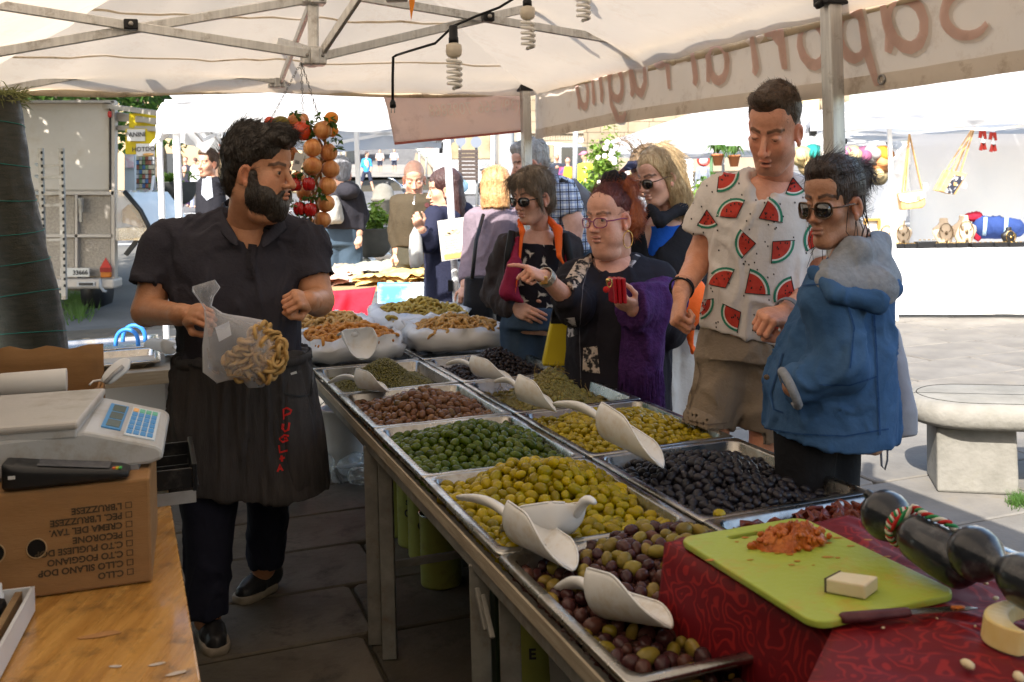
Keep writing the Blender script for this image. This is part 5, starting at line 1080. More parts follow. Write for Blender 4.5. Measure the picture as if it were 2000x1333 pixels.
def hand_field(pose, s=1., side=1, h=.0032):
 F_ = Fld((-.08,-.05,-.11),(.08,.2,.06), h/s)
 kn = [(.027,.086,0),(.009,.091,.003),(-.010,.087,.002),(-.027,.077,-.003)]; ln = [(.042,.026,.021),(.046,.029,.022),(.043,.027,.021),(.033,.021,.019)]
 F_.put(ell((0,.048,-.002),(.040,.054,.0165)),.01); F_.put(cone((0,-.045,0),(0,.01,0),.0265*k_w(s),.025),.012)
 F_.put(ell((side*.022,.035,-.010),(.017,.032,.015)),.01)
 cur = {'fist':[(70,95,60)]*4, 'loose':[(48,62,38),(52,66,40),(58,70,40),(62,72,40)], 'point':[(8,10,8),(72,92,55),(76,95,55),(78,95,55)], 'relax':[(18,28,18),(24,32,20),(30,36,22),(36,40,24)], 'pinch':[(50,48,25),(58,70,40),(62,78,45),(64,80,45)], 'grip':[(55,60,45),(58,64,45),(60,66,45),(62,68,45)]}[pose]
 for i in range(4):
  x, y, z = kn[i]; p = np.array((side*x, y, z)); F_.put(cone((side*x*.45,.012,0), p,.012,.0105),.008); a = 0.; sp = side*(x*1.6)*(.35 if pose!='relax' else 1)
  for q in range(3):
   a+=R_(cur[i][q]); d = np.array((math.sin(sp)*math.cos(a)*.6, math.cos(a),-math.sin(a))); e = p+d*ln[i][q]; r0 = (.0092,.0083,.0076)[q]*(1 if i<3 else .88); F_.put(cone(p, e, r0, r0*.92),.0035); p = e
 th = {'fist':[(.55,.62,-.55),(-.35,.75,-.55),(-.75,.55,-.3)], 'loose':[(.7,.62,-.35),(.1,.9,-.4),(-.2,.95,-.25)], 'point':[(.5,.65,-.55),(-.3,.8,-.5),(-.6,.7,-.3)], 'relax':[(.75,.6,-.25),(.35,.9,-.2),(.15,.97,-.1)], 'pinch':[(.55,.65,-.55),(.05,.85,-.5),(.1,.95,-.25)], 'grip':[(.6,.6,-.5),(-.1,.8,-.6),(-.3,.8,-.5)]}[pose]
 p = np.array((side*.024,.022,-.008)); rr = .0125
 for d, l in zip(th,(.044,.033,.026)):
  d = np.array((d[0]*side, d[1], d[2])); d/=np.linalg.norm(d); e = p+d*l; F_.put(cone(p, e, rr, rr*.88),.006); p = e; rr*=.86
 return F_
def k_w(s):return 1.
def build_hand(hd):
 s = hd.get('s',1.); F_ = hand_field(hd['pose'], s, hd.get('side',1), hd.get('h',.0032)); P, Q = F_.mesh(1); y = Vector(hd['dir']).normalized(); z = Vector(hd['back']); z = (z-y*z.dot(y)).normalized(); x = y.cross(z)
 R = np.array([list(x), list(y), list(z)]).T; sk = np.array(hd['skin']); col = np.ones((len(P),3))*sk
 m_ = np.clip((P[:,1]-.085)/.05,0,1)[:, None]*.4; col = col*(1-m_)+sk*np.array((1.1,.8,.75))*m_
 return (P*s)@R.T+np.array(list(hd['c'])), Q, col
def merge(parts):
 V, Q, Cc, n = [],[],[],0
 for p, q, c in parts:
  if len(p):V.append(p); Q.append(q+n); Cc.append(c); n+=len(p)
 return np.concatenate(V), np.concatenate(Q), np.concatenate(Cc)
def put_mesh(name, P, Q, mat, parent, col=None):return link(name, npmesh(name, P, Q, True, col), mat, parent)
def garment(name, mat, parent, prims, cuts=(), h=.009, k=.025, fold=(.006,7.,1), fdir=(1,1,.35), sm=1, col=None, pre=()):
 lo, hi = box_of([p[0] if isinstance(p[0], tuple) else p for p in prims]+[p[0] for p in pre if len(p)<3]); F_ = Fld(lo, hi, h)
 for p in pre:F_.put(*p)
 for p in prims:
  if isinstance(p[0], tuple):F_.put(*p)
  else:F_.put(p, k)
 for p in cuts:
  if isinstance(p[0], tuple):F_.put(p[0], p[1], 'd')
  else:F_.put(p,.006, 'd')
 P, Q = F_.mesh(sm)
 if fold and len(P):
  a, sc_, sd = fold; N = vnorm(P, Q); G = P*sc_*np.array(fdir)+sd*3.7; w_ = fbm(G*.7,2)[:, None]*np.array((.9,.7,.9)); lowf = fbm(P*sc_*.45+sd,1)
  def rg_(q):r = np.clip(1-np.abs(q)*3.2,0,1); return r*r*(3-2*r)
  P = P+N*(a*(.75*rg_(fbm(G+w_,2))+.45*rg_(fbm(G[:,[1,2,0]]*1.7+w_*1.3+9,2))*(.5+.5*lowf)-.45+.7*lowf))[:, None]
 return P, Q, put_mesh(name, P, Q, mat, parent, None if col is None else col(P))
def strands(P, Q, n, flow, L, r, mat, name, parent, seed=1, seg=6, jit=.25, lift=.25, sel=None, lr=(.6,1.25), grav=0., back=.004):
 rg = np.random.default_rng(seed); N = vnorm(P, Q); idx = np.arange(len(P)) if sel is None else np.nonzero(sel(P, N))[0]
 if not len(idx):return
 i = rg.choice(idx, n); p = P[i]-N[i]*back+rg.normal(0,.002,(n,3)); nn = N[i]; d = flow(p, nn); j = rg.normal(0, jit,(n,3)); l = (L*rg.uniform(*lr, n))[:, None]/seg
 pts = [p]; curl = rg.normal(0, jit*.5,(n,3))
 for q in range(seg):
  dd = flow(pts[-1], nn)+nn*lift*(1-q/seg)+j*(q+1)/seg+curl*np.sin(q*1.3)+np.array((0,0,-grav))*q/seg; dd/=np.linalg.norm(dd, axis=1, keepdims=True); pts.append(pts[-1]+dd*l)
 pts = np.stack(pts,1); d = pts[:,1:]-pts[:,:-1]; d = np.concatenate([d, d[:,-1:]],1); d/=np.linalg.norm(d, axis=2, keepdims=True)+1e-9
 a = np.cross(d, nn[:, None,:]); a/=np.linalg.norm(a, axis=2, keepdims=True)+1e-9; b = np.cross(d, a); rad = (r*np.linspace(1,.25, seg+1))[None,:, None]
 ring = [pts+(a*math.cos(t)+b*math.sin(t))*rad for t in (0,2.094,4.189)]; V = np.stack(ring,2).reshape(-1,3)
 base = (np.arange(n)*(seg+1)*3)[:, None, None]; s_ = (np.arange(seg)*3)[None,:, None]; k = np.arange(3)[None, None,:]; a0 = base+s_+k; a1 = base+s_+(k+1)%3
 Fq = np.stack([a0, a1, a1+3, a0+3],-1).reshape(-1,4); return put_mesh(name, V, Fq, mat, parent)
 # ---- prints that lie on a garment: outlines are shot on to its surface
def bvh_of(P, Q):return BVHTree.FromPolygons(P.tolist(), Q.tolist())
CAMP = Vector((0,0, HC))
def decal(name, polys, mat, parent, bvh, off=.0018, cell=9., jump=.06):
 bm = bmesh.new()
 for pl in polys:
  try:bm.faces.new([bm.verts.new((x, y,0)) for x, y in pl])
  except ValueError:pass
 bmesh.ops.triangulate(bm, faces=bm.faces[:])
 for _ in range(4):
  es = [e for e in bm.edges if e.calc_length()>cell]
  if not es:break
  bmesh.ops.subdivide_edges(bm, edges=es, cuts=1); bmesh.ops.triangulate(bm, faces=bm.faces[:])
 V = []; dep = []
 for i, v in enumerate(bm.verts):
  v.index = i; d = (at(v.co.x, v.co.y,1)-CAMP).normalized(); hit, nr, _, t = bvh.ray_cast(CAMP, d)
  if hit is None:V.append(None); dep.append(0)
  else:V.append(hit-d*off+(nr if nr.dot(d)<0 else -nr)*off*.5); dep.append(t)
 Fs = []
 for f in bm.faces:
  q = [v.index for v in f.verts]
  if any(V[i] is None for i in q) or max(dep[i] for i in q)-min(dep[i] for i in q)>jump:continue
  Fs.append(q)
 bm.free()
 if not Fs:return None
 used = sorted({i for f in Fs for i in f}); mp = {a:b for b, a in enumerate(used)}; me = bpy.data.meshes.new(name); me.from_pydata([V[i] for i in used],[],[[mp[i] for i in f] for f in Fs])
 return link(name, me, mat, parent)
def ribbon(pts, w_):
 """a drawn stroke as an outline"""
 L, Rr = [],[]; n = len(pts)
 for i,(x, y) in enumerate(pts):
  dx = pts[min(i+1, n-1)][0]-pts[max(i-1,0)][0]; dy = pts[min(i+1, n-1)][1]-pts[max(i-1,0)][1]; l = math.hypot(dx, dy) or 1; L.append((x-dy/l*w_, y+dx/l*w_)); Rr.append((x+dy/l*w_, y-dx/l*w_))
 return [[L[i], L[i+1], Rr[i+1], Rr[i]] for i in range(n-1)]
 # ---- one person
def person(label, loc, head=None, arms=(), legs=(), torso=None, hands=(), skin=(.42,.24,.16), bh=.011, group=None, extra=()):
 """head: options of build_head; arms/legs: lists of joint chains [(point, radius), ...]; torso: loft sections"""
 root = thing('person', label, 'person', loc, group=group); parts = []; sk = np.array(skin)
 if head:
  head.setdefault('skin', skin); head['R'] = hframe(*head['rot'])*np.array((head.get('sx',.95),1., head.get('sz',1.04))); parts.append(build_head(head))
 pr = []
 for ch in list(arms)+list(legs):
  for (a, ra),(b, rb) in zip(ch[:-1], ch[1:]):pr.append((cone(a, b, ra, rb),.02))
 if torso is not None:pr.append((torso,.03))
 if head:pr.append((cone(Vector(head['neck'])+Vector((0,0,.02)), Vector(head['neck'])-Vector((0,0,.06)), head.get('nr',.056)*.98,.07),.03))
 for e in extra:pr.append((e,.015))
 if pr:
  lo, hi = box_of([p[0] for p in pr]); F_ = Fld(lo, hi, bh)
  for p, k in pr:F_.put(p, k)
  P, Q = F_.mesh(1); parts.append((P, Q, np.ones((len(P),3))*sk))
 for hd in hands:hd.setdefault('skin', skin); parts.append(build_hand(hd))
 V, Q, Cc = merge(parts); put_mesh('body', V, Q, SKIN, root, Cc); root_h = head
 if head and head.get('eyes', True):
  R = head['R']; s = head['s']; c = np.array(head['c']); iris = head.get('iris',(.10,.06,.03)); gz_ = np.array(head.get('gaze',(0,1,-.15))); gz_ = gz_/np.linalg.norm(gz_)
  for q in (-1,1):
   m = MB(); m.ell((0,0,0),.0122,16,11); P = np.array(m.v); cs_ = P@gz_/.0122; col = np.where(cs_[:, None]>.93,(.01,.01,.01), np.where(cs_[:, None]>.80, iris,(.42,.38,.35)))
   P = ((P+np.array((q*.032,.0738,.008)))*s)@R.T+c; me = m.mesh('eye'); me.vertices.foreach_set('co', P.astype(np.float32).ravel())
   a = me.color_attributes.new('Col', 'FLOAT_COLOR', 'POINT'); c4 = np.ones((len(P),4), np.float32); c4[:,:3] = col; a.data.foreach_set('color', c4.ravel()); link('eye', me, EYEM, root)
 return root
def hl(head, p):return Vector((np.array(head['R'])@np.array(p)*head['s']+np.array(head['c'])).tolist())
def hair(name, head, parent, mat, prims, cuts=(), h=.004, amp=.004, sc_=(30,30,14), seed=1, n=900, L=.05, r=.0009, flow=None, jit=.12, lift=.05, k=.012, sel=None, grav=.0, back=.004, amp2=.0):
 lo, hi = box_of([p for p in prims],.02); F_ = Fld(lo, hi, h/head['s'])
 for p in prims:F_.put(p, k)
 for p in cuts:F_.put(p,.006, 'd')
 P, Q = F_.mesh(1); N = vnorm(P, Q); P = P+N*(amp*fbm(P*np.array(sc_)+seed*5,3)+amp2*fbm(P*14+seed,2))[:, None]; R = np.array(head['R']); W = (P*head['s'])@R.T+np.array(head['c'])
 o = put_mesh(name, W, Q, mat, parent)
 if n:
  fl = flow or (lambda p, nn:tang(np.tile((0,-.6,-.5),(len(p),1)), nn))
  def flw(p, nn):pl = ((p-np.array(head['c']))@R)/head['s']; nl = nn@R; return fl(pl, nl)@R.T
  sl = sel or (lambda p, nn:(((p-np.array((0,-.02,.02)))*nn).sum(1)>.055)&((p[:,1]<.05)|(p[:,2]>.075)))
  strands(W, Q, n, flw, L*head['s'], r, mat, 'hair_strand', o, seed, jit=jit, lift=lift, sel=lambda p, nn:sl(((p-np.array(head['c']))@R)/head['s'], nn@R), grav=grav, back=back)
 return o, W, Q
def tang(d, nn):d = d-nn*(d*nn).sum(1, keepdims=True); return d/(np.linalg.norm(d, axis=1, keepdims=True)+1e-6)
FACE = lambda z0=.072, w_=.066, y0=.115, ry=.07:ell((0, y0, z0-.105),(w_, ry,.105))
def glasses(head, parent, name, fm, lm, lens=.024, hgt=.02, drop=0., wide=.034, thick=.0022, brow=0.):
 o = None ; m = MB(); y0 = .109; L_ = []
 for q in (-1,1):
  pts = [(q*wide+lens*math.copysign(abs(math.cos(a))**.75, math.cos(a)), y0-.006*abs(q*wide+lens*math.cos(a))/.05-.012*max(0, abs(q*wide+lens*math.cos(a))-.035)/.025,.004-drop+hgt*math.copysign(abs(math.sin(a))**.85, math.sin(a))+brow*max(0, math.sin(a))*abs(math.cos(a))) for a in [2*PI*i/24 for i in range(24)]]
  W = [hl(head, p) for p in pts]; m.tube(W, thick*head['s'],6, True); L_.append(W)
  e = (q*(wide+lens), y0-.018,.010-drop); m.tube([hl(head, e), hl(head,(q*.073,.07,.010-drop)), hl(head,(q*.081,.02,.010-drop*.5)), hl(head,(q*.080,-.012,.004))],[thick*1.2*head['s']]*3+[thick*head['s']],6)
 m.tube([hl(head,(-.011, y0,.008-drop)), hl(head,(0, y0+.004,.011-drop)), hl(head,(.011, y0,.008-drop))], thick*head['s'],6); o = m.build(name, fm, parent)
 for W in L_:
  k = MB(); c = sum(W, Vector((0,0,0)))/len(W)+Vector((np.array(head['R'])@np.array((0,.0025,0))).tolist()); k.add([c]+W,[(0,1+i,1+(i+1)%24) for i in range(24)], True); k.build('lens', lm, o, thick=.0012)
 return o
def shoe(parent, heel, toe, w_=.048, hgt=.11, mat=None, solem=None, name='shoe', z0=None):
 heel = Vector(heel); toe = Vector(toe); d = toe-heel; x, y, z = basis(d); ln = d.length
 pr = [(cone(heel+z*.055, heel+y*ln*.12+z*(hgt-.02),.042,.045),.02),(cone(heel+y*ln*.1+z*.045, heel+y*ln*.55+z*.04,.040,.042),.02),(cone(heel+y*ln*.5+z*.035, toe-y*.04+z*.03,.040,.034),.02)]
 P, Q, o = garment(name, mat, parent, pr,[halfspace(heel+z*.012,-z, heel-Vector((.4,.4,.4)), heel+Vector((.4,.4,.4)))], h=.007, k=.02, fold=(.002,20,2))
 m = MB(); out = [(.6,-.02),(.95,.1),(.92,.35),(1.05,.62),(.95,.85),(.55,.99),(-.55,.99),(-.95,.85),(-1.05,.62),(-.92,.35),(-.95,.1),(-.6,-.02)]
 m.rings([[heel+x*(a*w_*f)+y*((b-.5)*f+.5)*ln+z*zz for a, b in out] for f, zz in ((.96,0),(1,.004),(1,.026),(.94,.028))], cap0=True, cap1=True); m.build('sole', solem, o)
 k = MB()
 for i in range(5):q = heel+y*ln*(.36+.07*i)+z*(.097-.008*i); k.tube([q-x*.022, q+z*.006, q+x*.022],.0026,5)
 k.build('lace', solem if name=='x' else BLACKP, o); return o
def sl_cut(p, q, r=.3):
 p = Vector(p); d = Vector(q)-p; return halfspace(p, d, p+d*.5-Vector((r, r, r)), p+d*.5+Vector((r, r, r)))
 # ------------------------------------------------------------------ the seller
def secs(L):return [(at(uc, v, Y), hw*Y/F, dp) for v, uc, hw, dp, Y in L]
DKH = hairmat('near_black',(.016,.011,.008),(.034,.024,.017))
HD = dict(c=at(508,340,3.36), s=1.13, rot=(72,-6,0), neck=at(486,432,3.46), nr=.068, fat=.6, jaw=1.12, nose=1.03, skin=(.50,.25,.145), eye=.0042, gaze=(0,1,-.1), iris=(.06,.035,.02))
SK1 = (.47,.225,.12)
sa, ea, wa = at(325,485,3.52), at(288,608,3.46), at(352,615,3.24)
sb, eb, wb = at(596,485,3.52), at(622,588,3.46), at(603,590,3.26)
hands = [dict(c=at(362,614,3.21), dir=at(420,612,3.08)-at(362,614,3.21), back=(-.25,-.75,.55), pose='grip', side=1, s=1.0, skin=SK1), dict(c=at(604,588,3.24), dir=at(560,580,3.10)-at(604,588,3.24), back=(.25,-.8,.45), pose='fist', side=-1, s=.98, skin=SK1)]
TS = [(432,482,58,.10,3.5),(462,470,116,.125,3.5),(510,466,134,.15,3.5),(570,466,128,.17,3.5),(640,468,120,.175,3.5),(735,472,118,.165,3.5)]
seller = person('young bearded man in dark polo shirt and apron holding a bag of crackers', gnd(470,1215), HD, arms=[[(sa,.07),(ea,.052),(wa,.034),(at(366,614,3.2),.033)],[(sb,.07),(eb,.052),(wb,.034),(at(601,588,3.22),.033)]], legs=[[(at(430,750,3.5),.09),(at(407,980,3.42),.07),(at(405,1210,3.36),.045)],[(at(525,750,3.52),.09),(at(525,970,3.62),.07),(at(515,1110,3.74),.045)]], torso=loft([(c_, a*.86, b*.86) for c_, a, b in secs(TS)]), hands=hands, skin=SK1)
POLO = cloth('polo',(.030,.028,.038),(.040,.037,.047), bump=.25, bscale=110)
P, Q, shirt = garment('polo_shirt', POLO, seller,[(loft(secs(TS)),.03),(cone(at(440,452,3.5), sa,.085,.082),.05),(cone(at(520,452,3.5), sb,.085,.080),.05)],[(ell(at(487,422,3.42),(.078,.10,.06)),.015),(cone(at(484,440,3.37), at(494,488,3.35),.066,.030),.006)], h=.0085, fold=(.015,9,3), fdir=(1,1,.6), pre=[(cone(sa, at(296,555,3.48),.084,.080),.03),(cone(sb, at(614,545,3.48),.082,.076),.03),(cone(at(292,570,3.47), at(283,606,3.46),.062,.075),.004, 'd'),(cone(at(617,556,3.47), at(624,590,3.46),.062,.07),.004, 'd'),(sl_cut(at(296,558,3.48), ea,.16),.006, 'd'),(sl_cut(at(614,548,3.48), eb,.13),.006, 'd')])
bv = bvh_of(P, Q)
m = MB()
for pts in ([(440,398,3.54),(430,418,3.46),(442,446,3.385),(470,480,3.345)],[(438,395,3.56),(480,400,3.60),(530,410,3.58),(552,425,3.5)],[(552,425,3.52),(550,436,3.44),(532,452,3.385),(506,484,3.345)]):
 pp = [at(*q) for q in pts]; V = []
 for i, p in enumerate(pp):
  d = (pp[min(i+1, len(pp)-1)]-pp[max(i-1,0)]).normalized(); up = Vector((0,0,1)); o_ = (p-at(487,420,3.48)); o_.z = 0; o_.normalize(); V.append([p+up*.018-o_*.012, p+up*.026+o_*.002, p-up*.02+o_*.03, p-up*.024+o_*.024])
 m.rings(V, closed=True, cap0=True, cap1=True)
m.build('collar', POLO, shirt, sub=1)
PLK = cloth('polo_placket',(.030,.027,.034))
for nm_, rb in (('placket', ribbon([(494,478),(491,500),(489,545)],9)),('placket_tab', ribbon([(479,498),(500,499)],4))):decal(nm_, rb, PLK, shirt, bv,.004)
crown_flow = lambda p, nn:tang(np.stack([p[:,0]*.6,.55+.0*p[:,1],.35-3*(p[:,1]-.02)],1), nn)
hp = [ell((0,-.022,.060),(.084,.106,.092)), ell((0,.048,.112),(.060,.058,.036)), ell((0,-.075,-.01),(.062,.04,.065)), cone((.0,.085,.108),(.03,.098,.098),.022,.018)]
o, W, Qh = hair('hair', HD, seller, DKH, hp,[FACE(.088,.070,.112,.066), ell((.09,.075,-.01),(.05,.052,.085)), ell((-.09,.075,-.01),(.05,.052,.085)), ell((.085,.0,-.035),(.03,.03,.05)), ell((-.085,.0,-.035),(.03,.03,.05)), ell((0,-.05,-.13),(.1,.1,.065))], amp=.006, amp2=.004, n=2600, L=.045, r=.0012, flow=crown_flow, jit=.3, lift=.14, seed=3)
bp_ = [ell((0,.045,-.088),(.060,.054,.044)), ell((.050,.033,-.060),(.031,.050,.046)), ell((-.050,.033,-.060),(.031,.050,.046)), cone((.068,.018,.0),(.066,.020,-.06),.013,.023), cone((-.068,.018,.0),(-.066,.020,-.06),.013,.023), cone((.02,.094,-.044),(.032,.080,-.068),.006,.008), cone((-.02,.094,-.044),(-.032,.080,-.068),.006,.008), ell((0,.055,-.112),(.045,.035,.025))]
hair('beard', HD, seller, DKH, bp_,[ell((0,.107,-.058),(.020,.022,.011)), ell((0,.08,-.01),(.052,.05,.032))], amp=.0025, n=1500, L=.016, r=.0008, flow=lambda p, nn:tang(np.tile((0,.1,-1.),(len(p),1)), nn), jit=.5, lift=.6, seed=5, h=.0035)
AS = [(688,478,124,.178,3.5),(740,478,132,.185,3.5),(830,482,146,.195,3.5),(900,486,153,.20,3.5),(962,488,158,.205,3.5)]
APR = cloth('apron',(.036,.032,.031),(.052,.046,.045), rough=.75, stretch=(6,6,.8), scale=8)
P, Q, apron = garment('apron', APR, seller,[(loft(secs(AS), pw=2.6),.02)],[(loft([(c_, a-.016, b-.016) for c_, a, b in secs([(720,480,128,.18,3.5),(830,482,146,.195,3.5),(980,489,160,.205,3.5)])], pw=2.6),.005), halfspace(at(340,957,3.4),(-.10,0,-1), at(330,960,3.4)-Vector((.4,.6,.2)), at(700,960,3.6)+Vector((.4,.6,.2)))], h=.009, fold=(.018,7,8), fdir=(1,1,.3))
bva = bvh_of(P, Q)
m = MB(); cc = [(c_, a, b) for c_, a, b in secs([(690,478,126,.182,3.5),(706,478,128,.184,3.5)])]
m.rings([[c_+Vector((a*math.copysign(abs(math.cos(t))**.77, math.cos(t)), b*math.copysign(abs(math.sin(t))**.77, math.sin(t)),0)) for t in [2*PI*i/40 for i in range(40)]] for c_, a, b in cc]); m.build('waistband', APR, apron, thick=.004)
for pts in ([(352,708),(420,728),(470,735)],[(612,720),(608,770),(585,775),(556,768)]):decal('pocket_seam', ribbon(pts,1.6), BLACKP, apron, bva,.003)
for pts in ([(408,712),(406,724),(412,727)],[(560,713),(548,722),(552,728),(556,716)]):m = MB(); m.tube([at(u, v,3.28) for u, v in pts],.0022,6); m.build('metal_clip', STEEL, apron)
decal('brand_tag',[[(567,729),(578,725),(580,730),(568,733)]], M('tag_cloth',(.45,.43,.40),.7), apron, bva,.003)
LRED = M('red_lettering',(.52,.02,.015),.7)
for ch, st in (('P',[[(554,820),(553,800),(560,797),(569,802),(566,808),(555,812)]]),('U',[[(553,828),(552,838),(556,843),(563,840),(565,826)]]),('G',[[(564,852),(556,850),(546,858),(552,864),(562,860),(560,856),(554,857)]]),('L',[[(545,870),(547,884),(562,880)]]),('I',[[(546,897),(556,894)],[(550,890),(551,902)]]),('A',[[(542,922),(547,908),(552,920)],[(543,917),(551,915)]])):
 decal('letter', sum([ribbon(s_,2.0) for s_ in st],[]), LRED, apron, bva,.003,6)
TRS = cloth('navy_trousers',(.014,.015,.028),(.019,.02,.034))
garment('trousers', TRS, seller,[(cone(at(435,800,3.5), at(407,985,3.42),.105,.092),.03),(cone(at(407,985,3.42), at(404,1202,3.37),.092,.078),.02),(cone(at(525,800,3.52), at(525,965,3.62),.10,.080),.03),(cone(at(525,965,3.62), at(517,1104,3.73),.080,.070),.02)],[halfspace(at(404,1202,3.37),(0,0,-1), at(404,1232,3.37)-Vector((.15,.15,.06)), at(404,1232,3.37)+Vector((.15,.15,.06))), halfspace(at(518,1104,3.73),(0,0,-1), at(518,1142,3.73)-Vector((.12,.15,.08)), at(518,1142,3.73)+Vector((.12,.15,.08)))], h=.011, fold=(.012,8,4), fdir=(1,1,.5))
LEA = M('black_leather',(.018,.017,.018),.38, col2=(.028,.026,.026), scale=30, bump=.15, bscale=60); SOLE = M('pale_sole',(.30,.25,.19),.7, col2=(.22,.18,.13), scale=20)
shoe(seller, gnd(404,1232), gnd(428,1284),.046,.165, LEA, SOLE); shoe(seller, gnd(532,1148), gnd(462,1182),.046,.165, LEA, SOLE)
FLM = film('clear_film',(.86,.88,.95),.13,.05)
m = MB(); spine = [(398,553,22,.012),(402,566,25,.03),(402,582,14,.016),(406,600,7,.012),(416,622,18,.02),(434,648,44,.055),(458,678,70,.078),(482,706,72,.078),(496,728,54,.06),(492,746,26,.03),(484,755,6,.006)]
V = []; Yb = 3.10
pts = [at(u, v, Yb) for u, v, _, _ in spine]
for i,(u, v, hw, dp) in enumerate(spine):
 d = (pts[min(i+1, len(pts)-1)]-pts[max(i-1,0)]).normalized(); x = d.cross(Vector((0,-1,0))).normalized(); q = Vector((0,-1,0)); w_ = hw*Yb/F
 V.append([pts[i]+x*(w_*math.cos(a)*(1+.18*n1(i*.7, a*2.2,1)))+q*(dp*math.sin(a)*(1+.25*n1(a*3, i*.6,4))) for a in [2*PI*k/36 for k in range(36)]])
m.rings(V, cap1=True); one('plastic_bag', 'clear plastic bag of cracker rings in the hand of the seller', 'bag', m, FLM, sub=0)
m = MB(); a_ = [(420,640),(447,628),(452,655),(428,668)]; m.add([at(u, v, Yb-.05) for u, v in a_],[(0,1,2,3)]); one('sticker', 'small white sticker on the clear bag of crackers', 'sticker', m, M('sticker',(.6,.62,.7),.5), thick=.001)
rg = random.Random(9); BRM = M('bagged_cracker_crust',(.40,.23,.07),.55, col2=(.50,.32,.12), scale=50, rand=((.85,.85,.85),(1.1,1.05,1)), bump=.2, bscale=150); rm = [ring_me(i+70, BRM,.021,.0155,.0066) for i in range(4)]; got = []
for i in range(900):
 u, v = rg.uniform(440,555), rg.uniform(632,738)
 if v<1075-.95*u+48+rg.uniform(-6,6) or v>1240-.9*u+0 or (u-497)**2/56**2+(v-690)**2/52**2>1:continue
 p = at(u, v, Yb+rg.uniform(-.036,.03))
 if any((p-q).length<.0165 for q in got):continue
 got.append(p); o = bpy.data.objects.new('cracker_ring', rm[i%4]); C.objects.link(o); o.location = p; o.rotation_euler = (rg.uniform(0,6), rg.uniform(0,6), rg.uniform(0,6)); tag(o, 'tan cracker ring inside the clear bag held by the seller', 'cracker', 'crackers in the clear bag')
 # ------------------------------------------------------------------ the customers
 # --- man in the watermelon shirt
BRH = hairmat('brown',(.045,.024,.012),(.085,.05,.028))
SK2 = (.66,.32,.20)
H2 = dict(c=at(1512,257,3.04), s=1.03, rot=(-35,-24,-8), neck=at(1512,362,3.18), nr=.056, skin=(.66,.32,.21), stubble=.35, eye=.0018, gaze=(0,.8,-.6), open=.003, jaw=1.14, cheek=.85, nose=1.04, sx=.93, sz=1.09, brow=(.07,.04,.02))
a_s, a_e, a_w = at(1412,392,3.22), at(1368,505,3.28), at(1330,572,3.08); b_s, b_e, b_w = at(1590,398,3.14), at(1612,560,3.20), at(1532,612,2.93)
hd2 = [dict(c=at(1331,572,3.08), dir=at(1318,640,3.04)-at(1331,572,3.08), back=(-.7,-.1,.1), pose='fist', side=1, s=1.05, skin=SK2), dict(c=at(1533,611,2.93), dir=at(1462,630,2.82)-at(1533,611,2.93), back=(-.1,-.6,.8), pose='fist', side=-1, s=1.05, skin=SK2)]
TS2 = [(352,1508,44,.07,3.16),(378,1502,88,.11,3.16),(430,1490,96,.125,3.16),(500,1484,96,.13,3.16),(590,1470,95,.13,3.17),(690,1452,95,.135,3.18)]
man = person('tall man in white watermelon print t-shirt and beige shorts looking down', gnd(1440,1330), H2, arms=[[(a_s,.06),(a_e,.045),(a_w,.030)],[(b_s,.06),(b_e,.045),(b_w,.030)]], legs=[[(at(1410,700,3.18),.06),(at(1385,880,3.14),.055),(at(1380,1060,3.2),.06),(at(1385,1260,3.2),.04)],[(at(1490,700,3.18),.06),(at(1500,880,3.14),.056),(at(1505,1060,3.2),.06),(at(1500,1260,3.2),.04)]], torso=loft([(c_, a*.85, b*.85) for c_, a, b in secs(TS2)]), hands=hd2, skin=SK2)
TEE = cloth('melon_tee',(.66,.60,.56),(.60,.545,.50), bump=.2, bscale=70)
P, Q, tee = garment('t_shirt', TEE, man,[(loft(secs(TS2)),.03),(cone(at(1475,366,3.16), a_s,.055,.070),.04),(cone(at(1540,366,3.16), b_s,.055,.070),.04)],[(ell(at(1508,342,3.09),(.07,.095,.055)),.015),(cone(at(1502,350,3.06), at(1485,378,3.05),.068,.032),.006), halfspace(at(1360,648,3.0),(-.25,0,-1), at(1360,660,3.18)-Vector((.2,.4,.16)), at(1540,660,3.18)+Vector((.2,.4,.1))),(loft([(c_, a-.014, b-.014) for c_, a, b in secs([(640,1460,95,.135,3.18),(720,1448,95,.135,3.18)])]),.004)], h=.0085, fold=(.012,9,12), fdir=(1,1,.5), pre=[(cone(a_s, at(1372,462,3.25),.072,.080),.025),(cone(b_s, at(1600,492,3.16),.072,.076),.025),(cone(at(1368,470,3.26), at(1362,520,3.27),.058,.07),.004, 'd'),(sl_cut(at(1376,452,3.25), at(1366,505,3.27),.13),.006, 'd'),(sl_cut(at(1599,490,3.16), at(1606,540,3.18),.12),.006, 'd')])
bt = bvh_of(P, Q); MR = M('melon_red',(.42,.035,.022),.8, col2=(.50,.05,.03), scale=60); MW = M('melon_white',(.66,.63,.56),.8); MG = M('melon_green',(.03,.20,.12),.8); MS = M('melon_seed',(.03,.02,.018),.8)
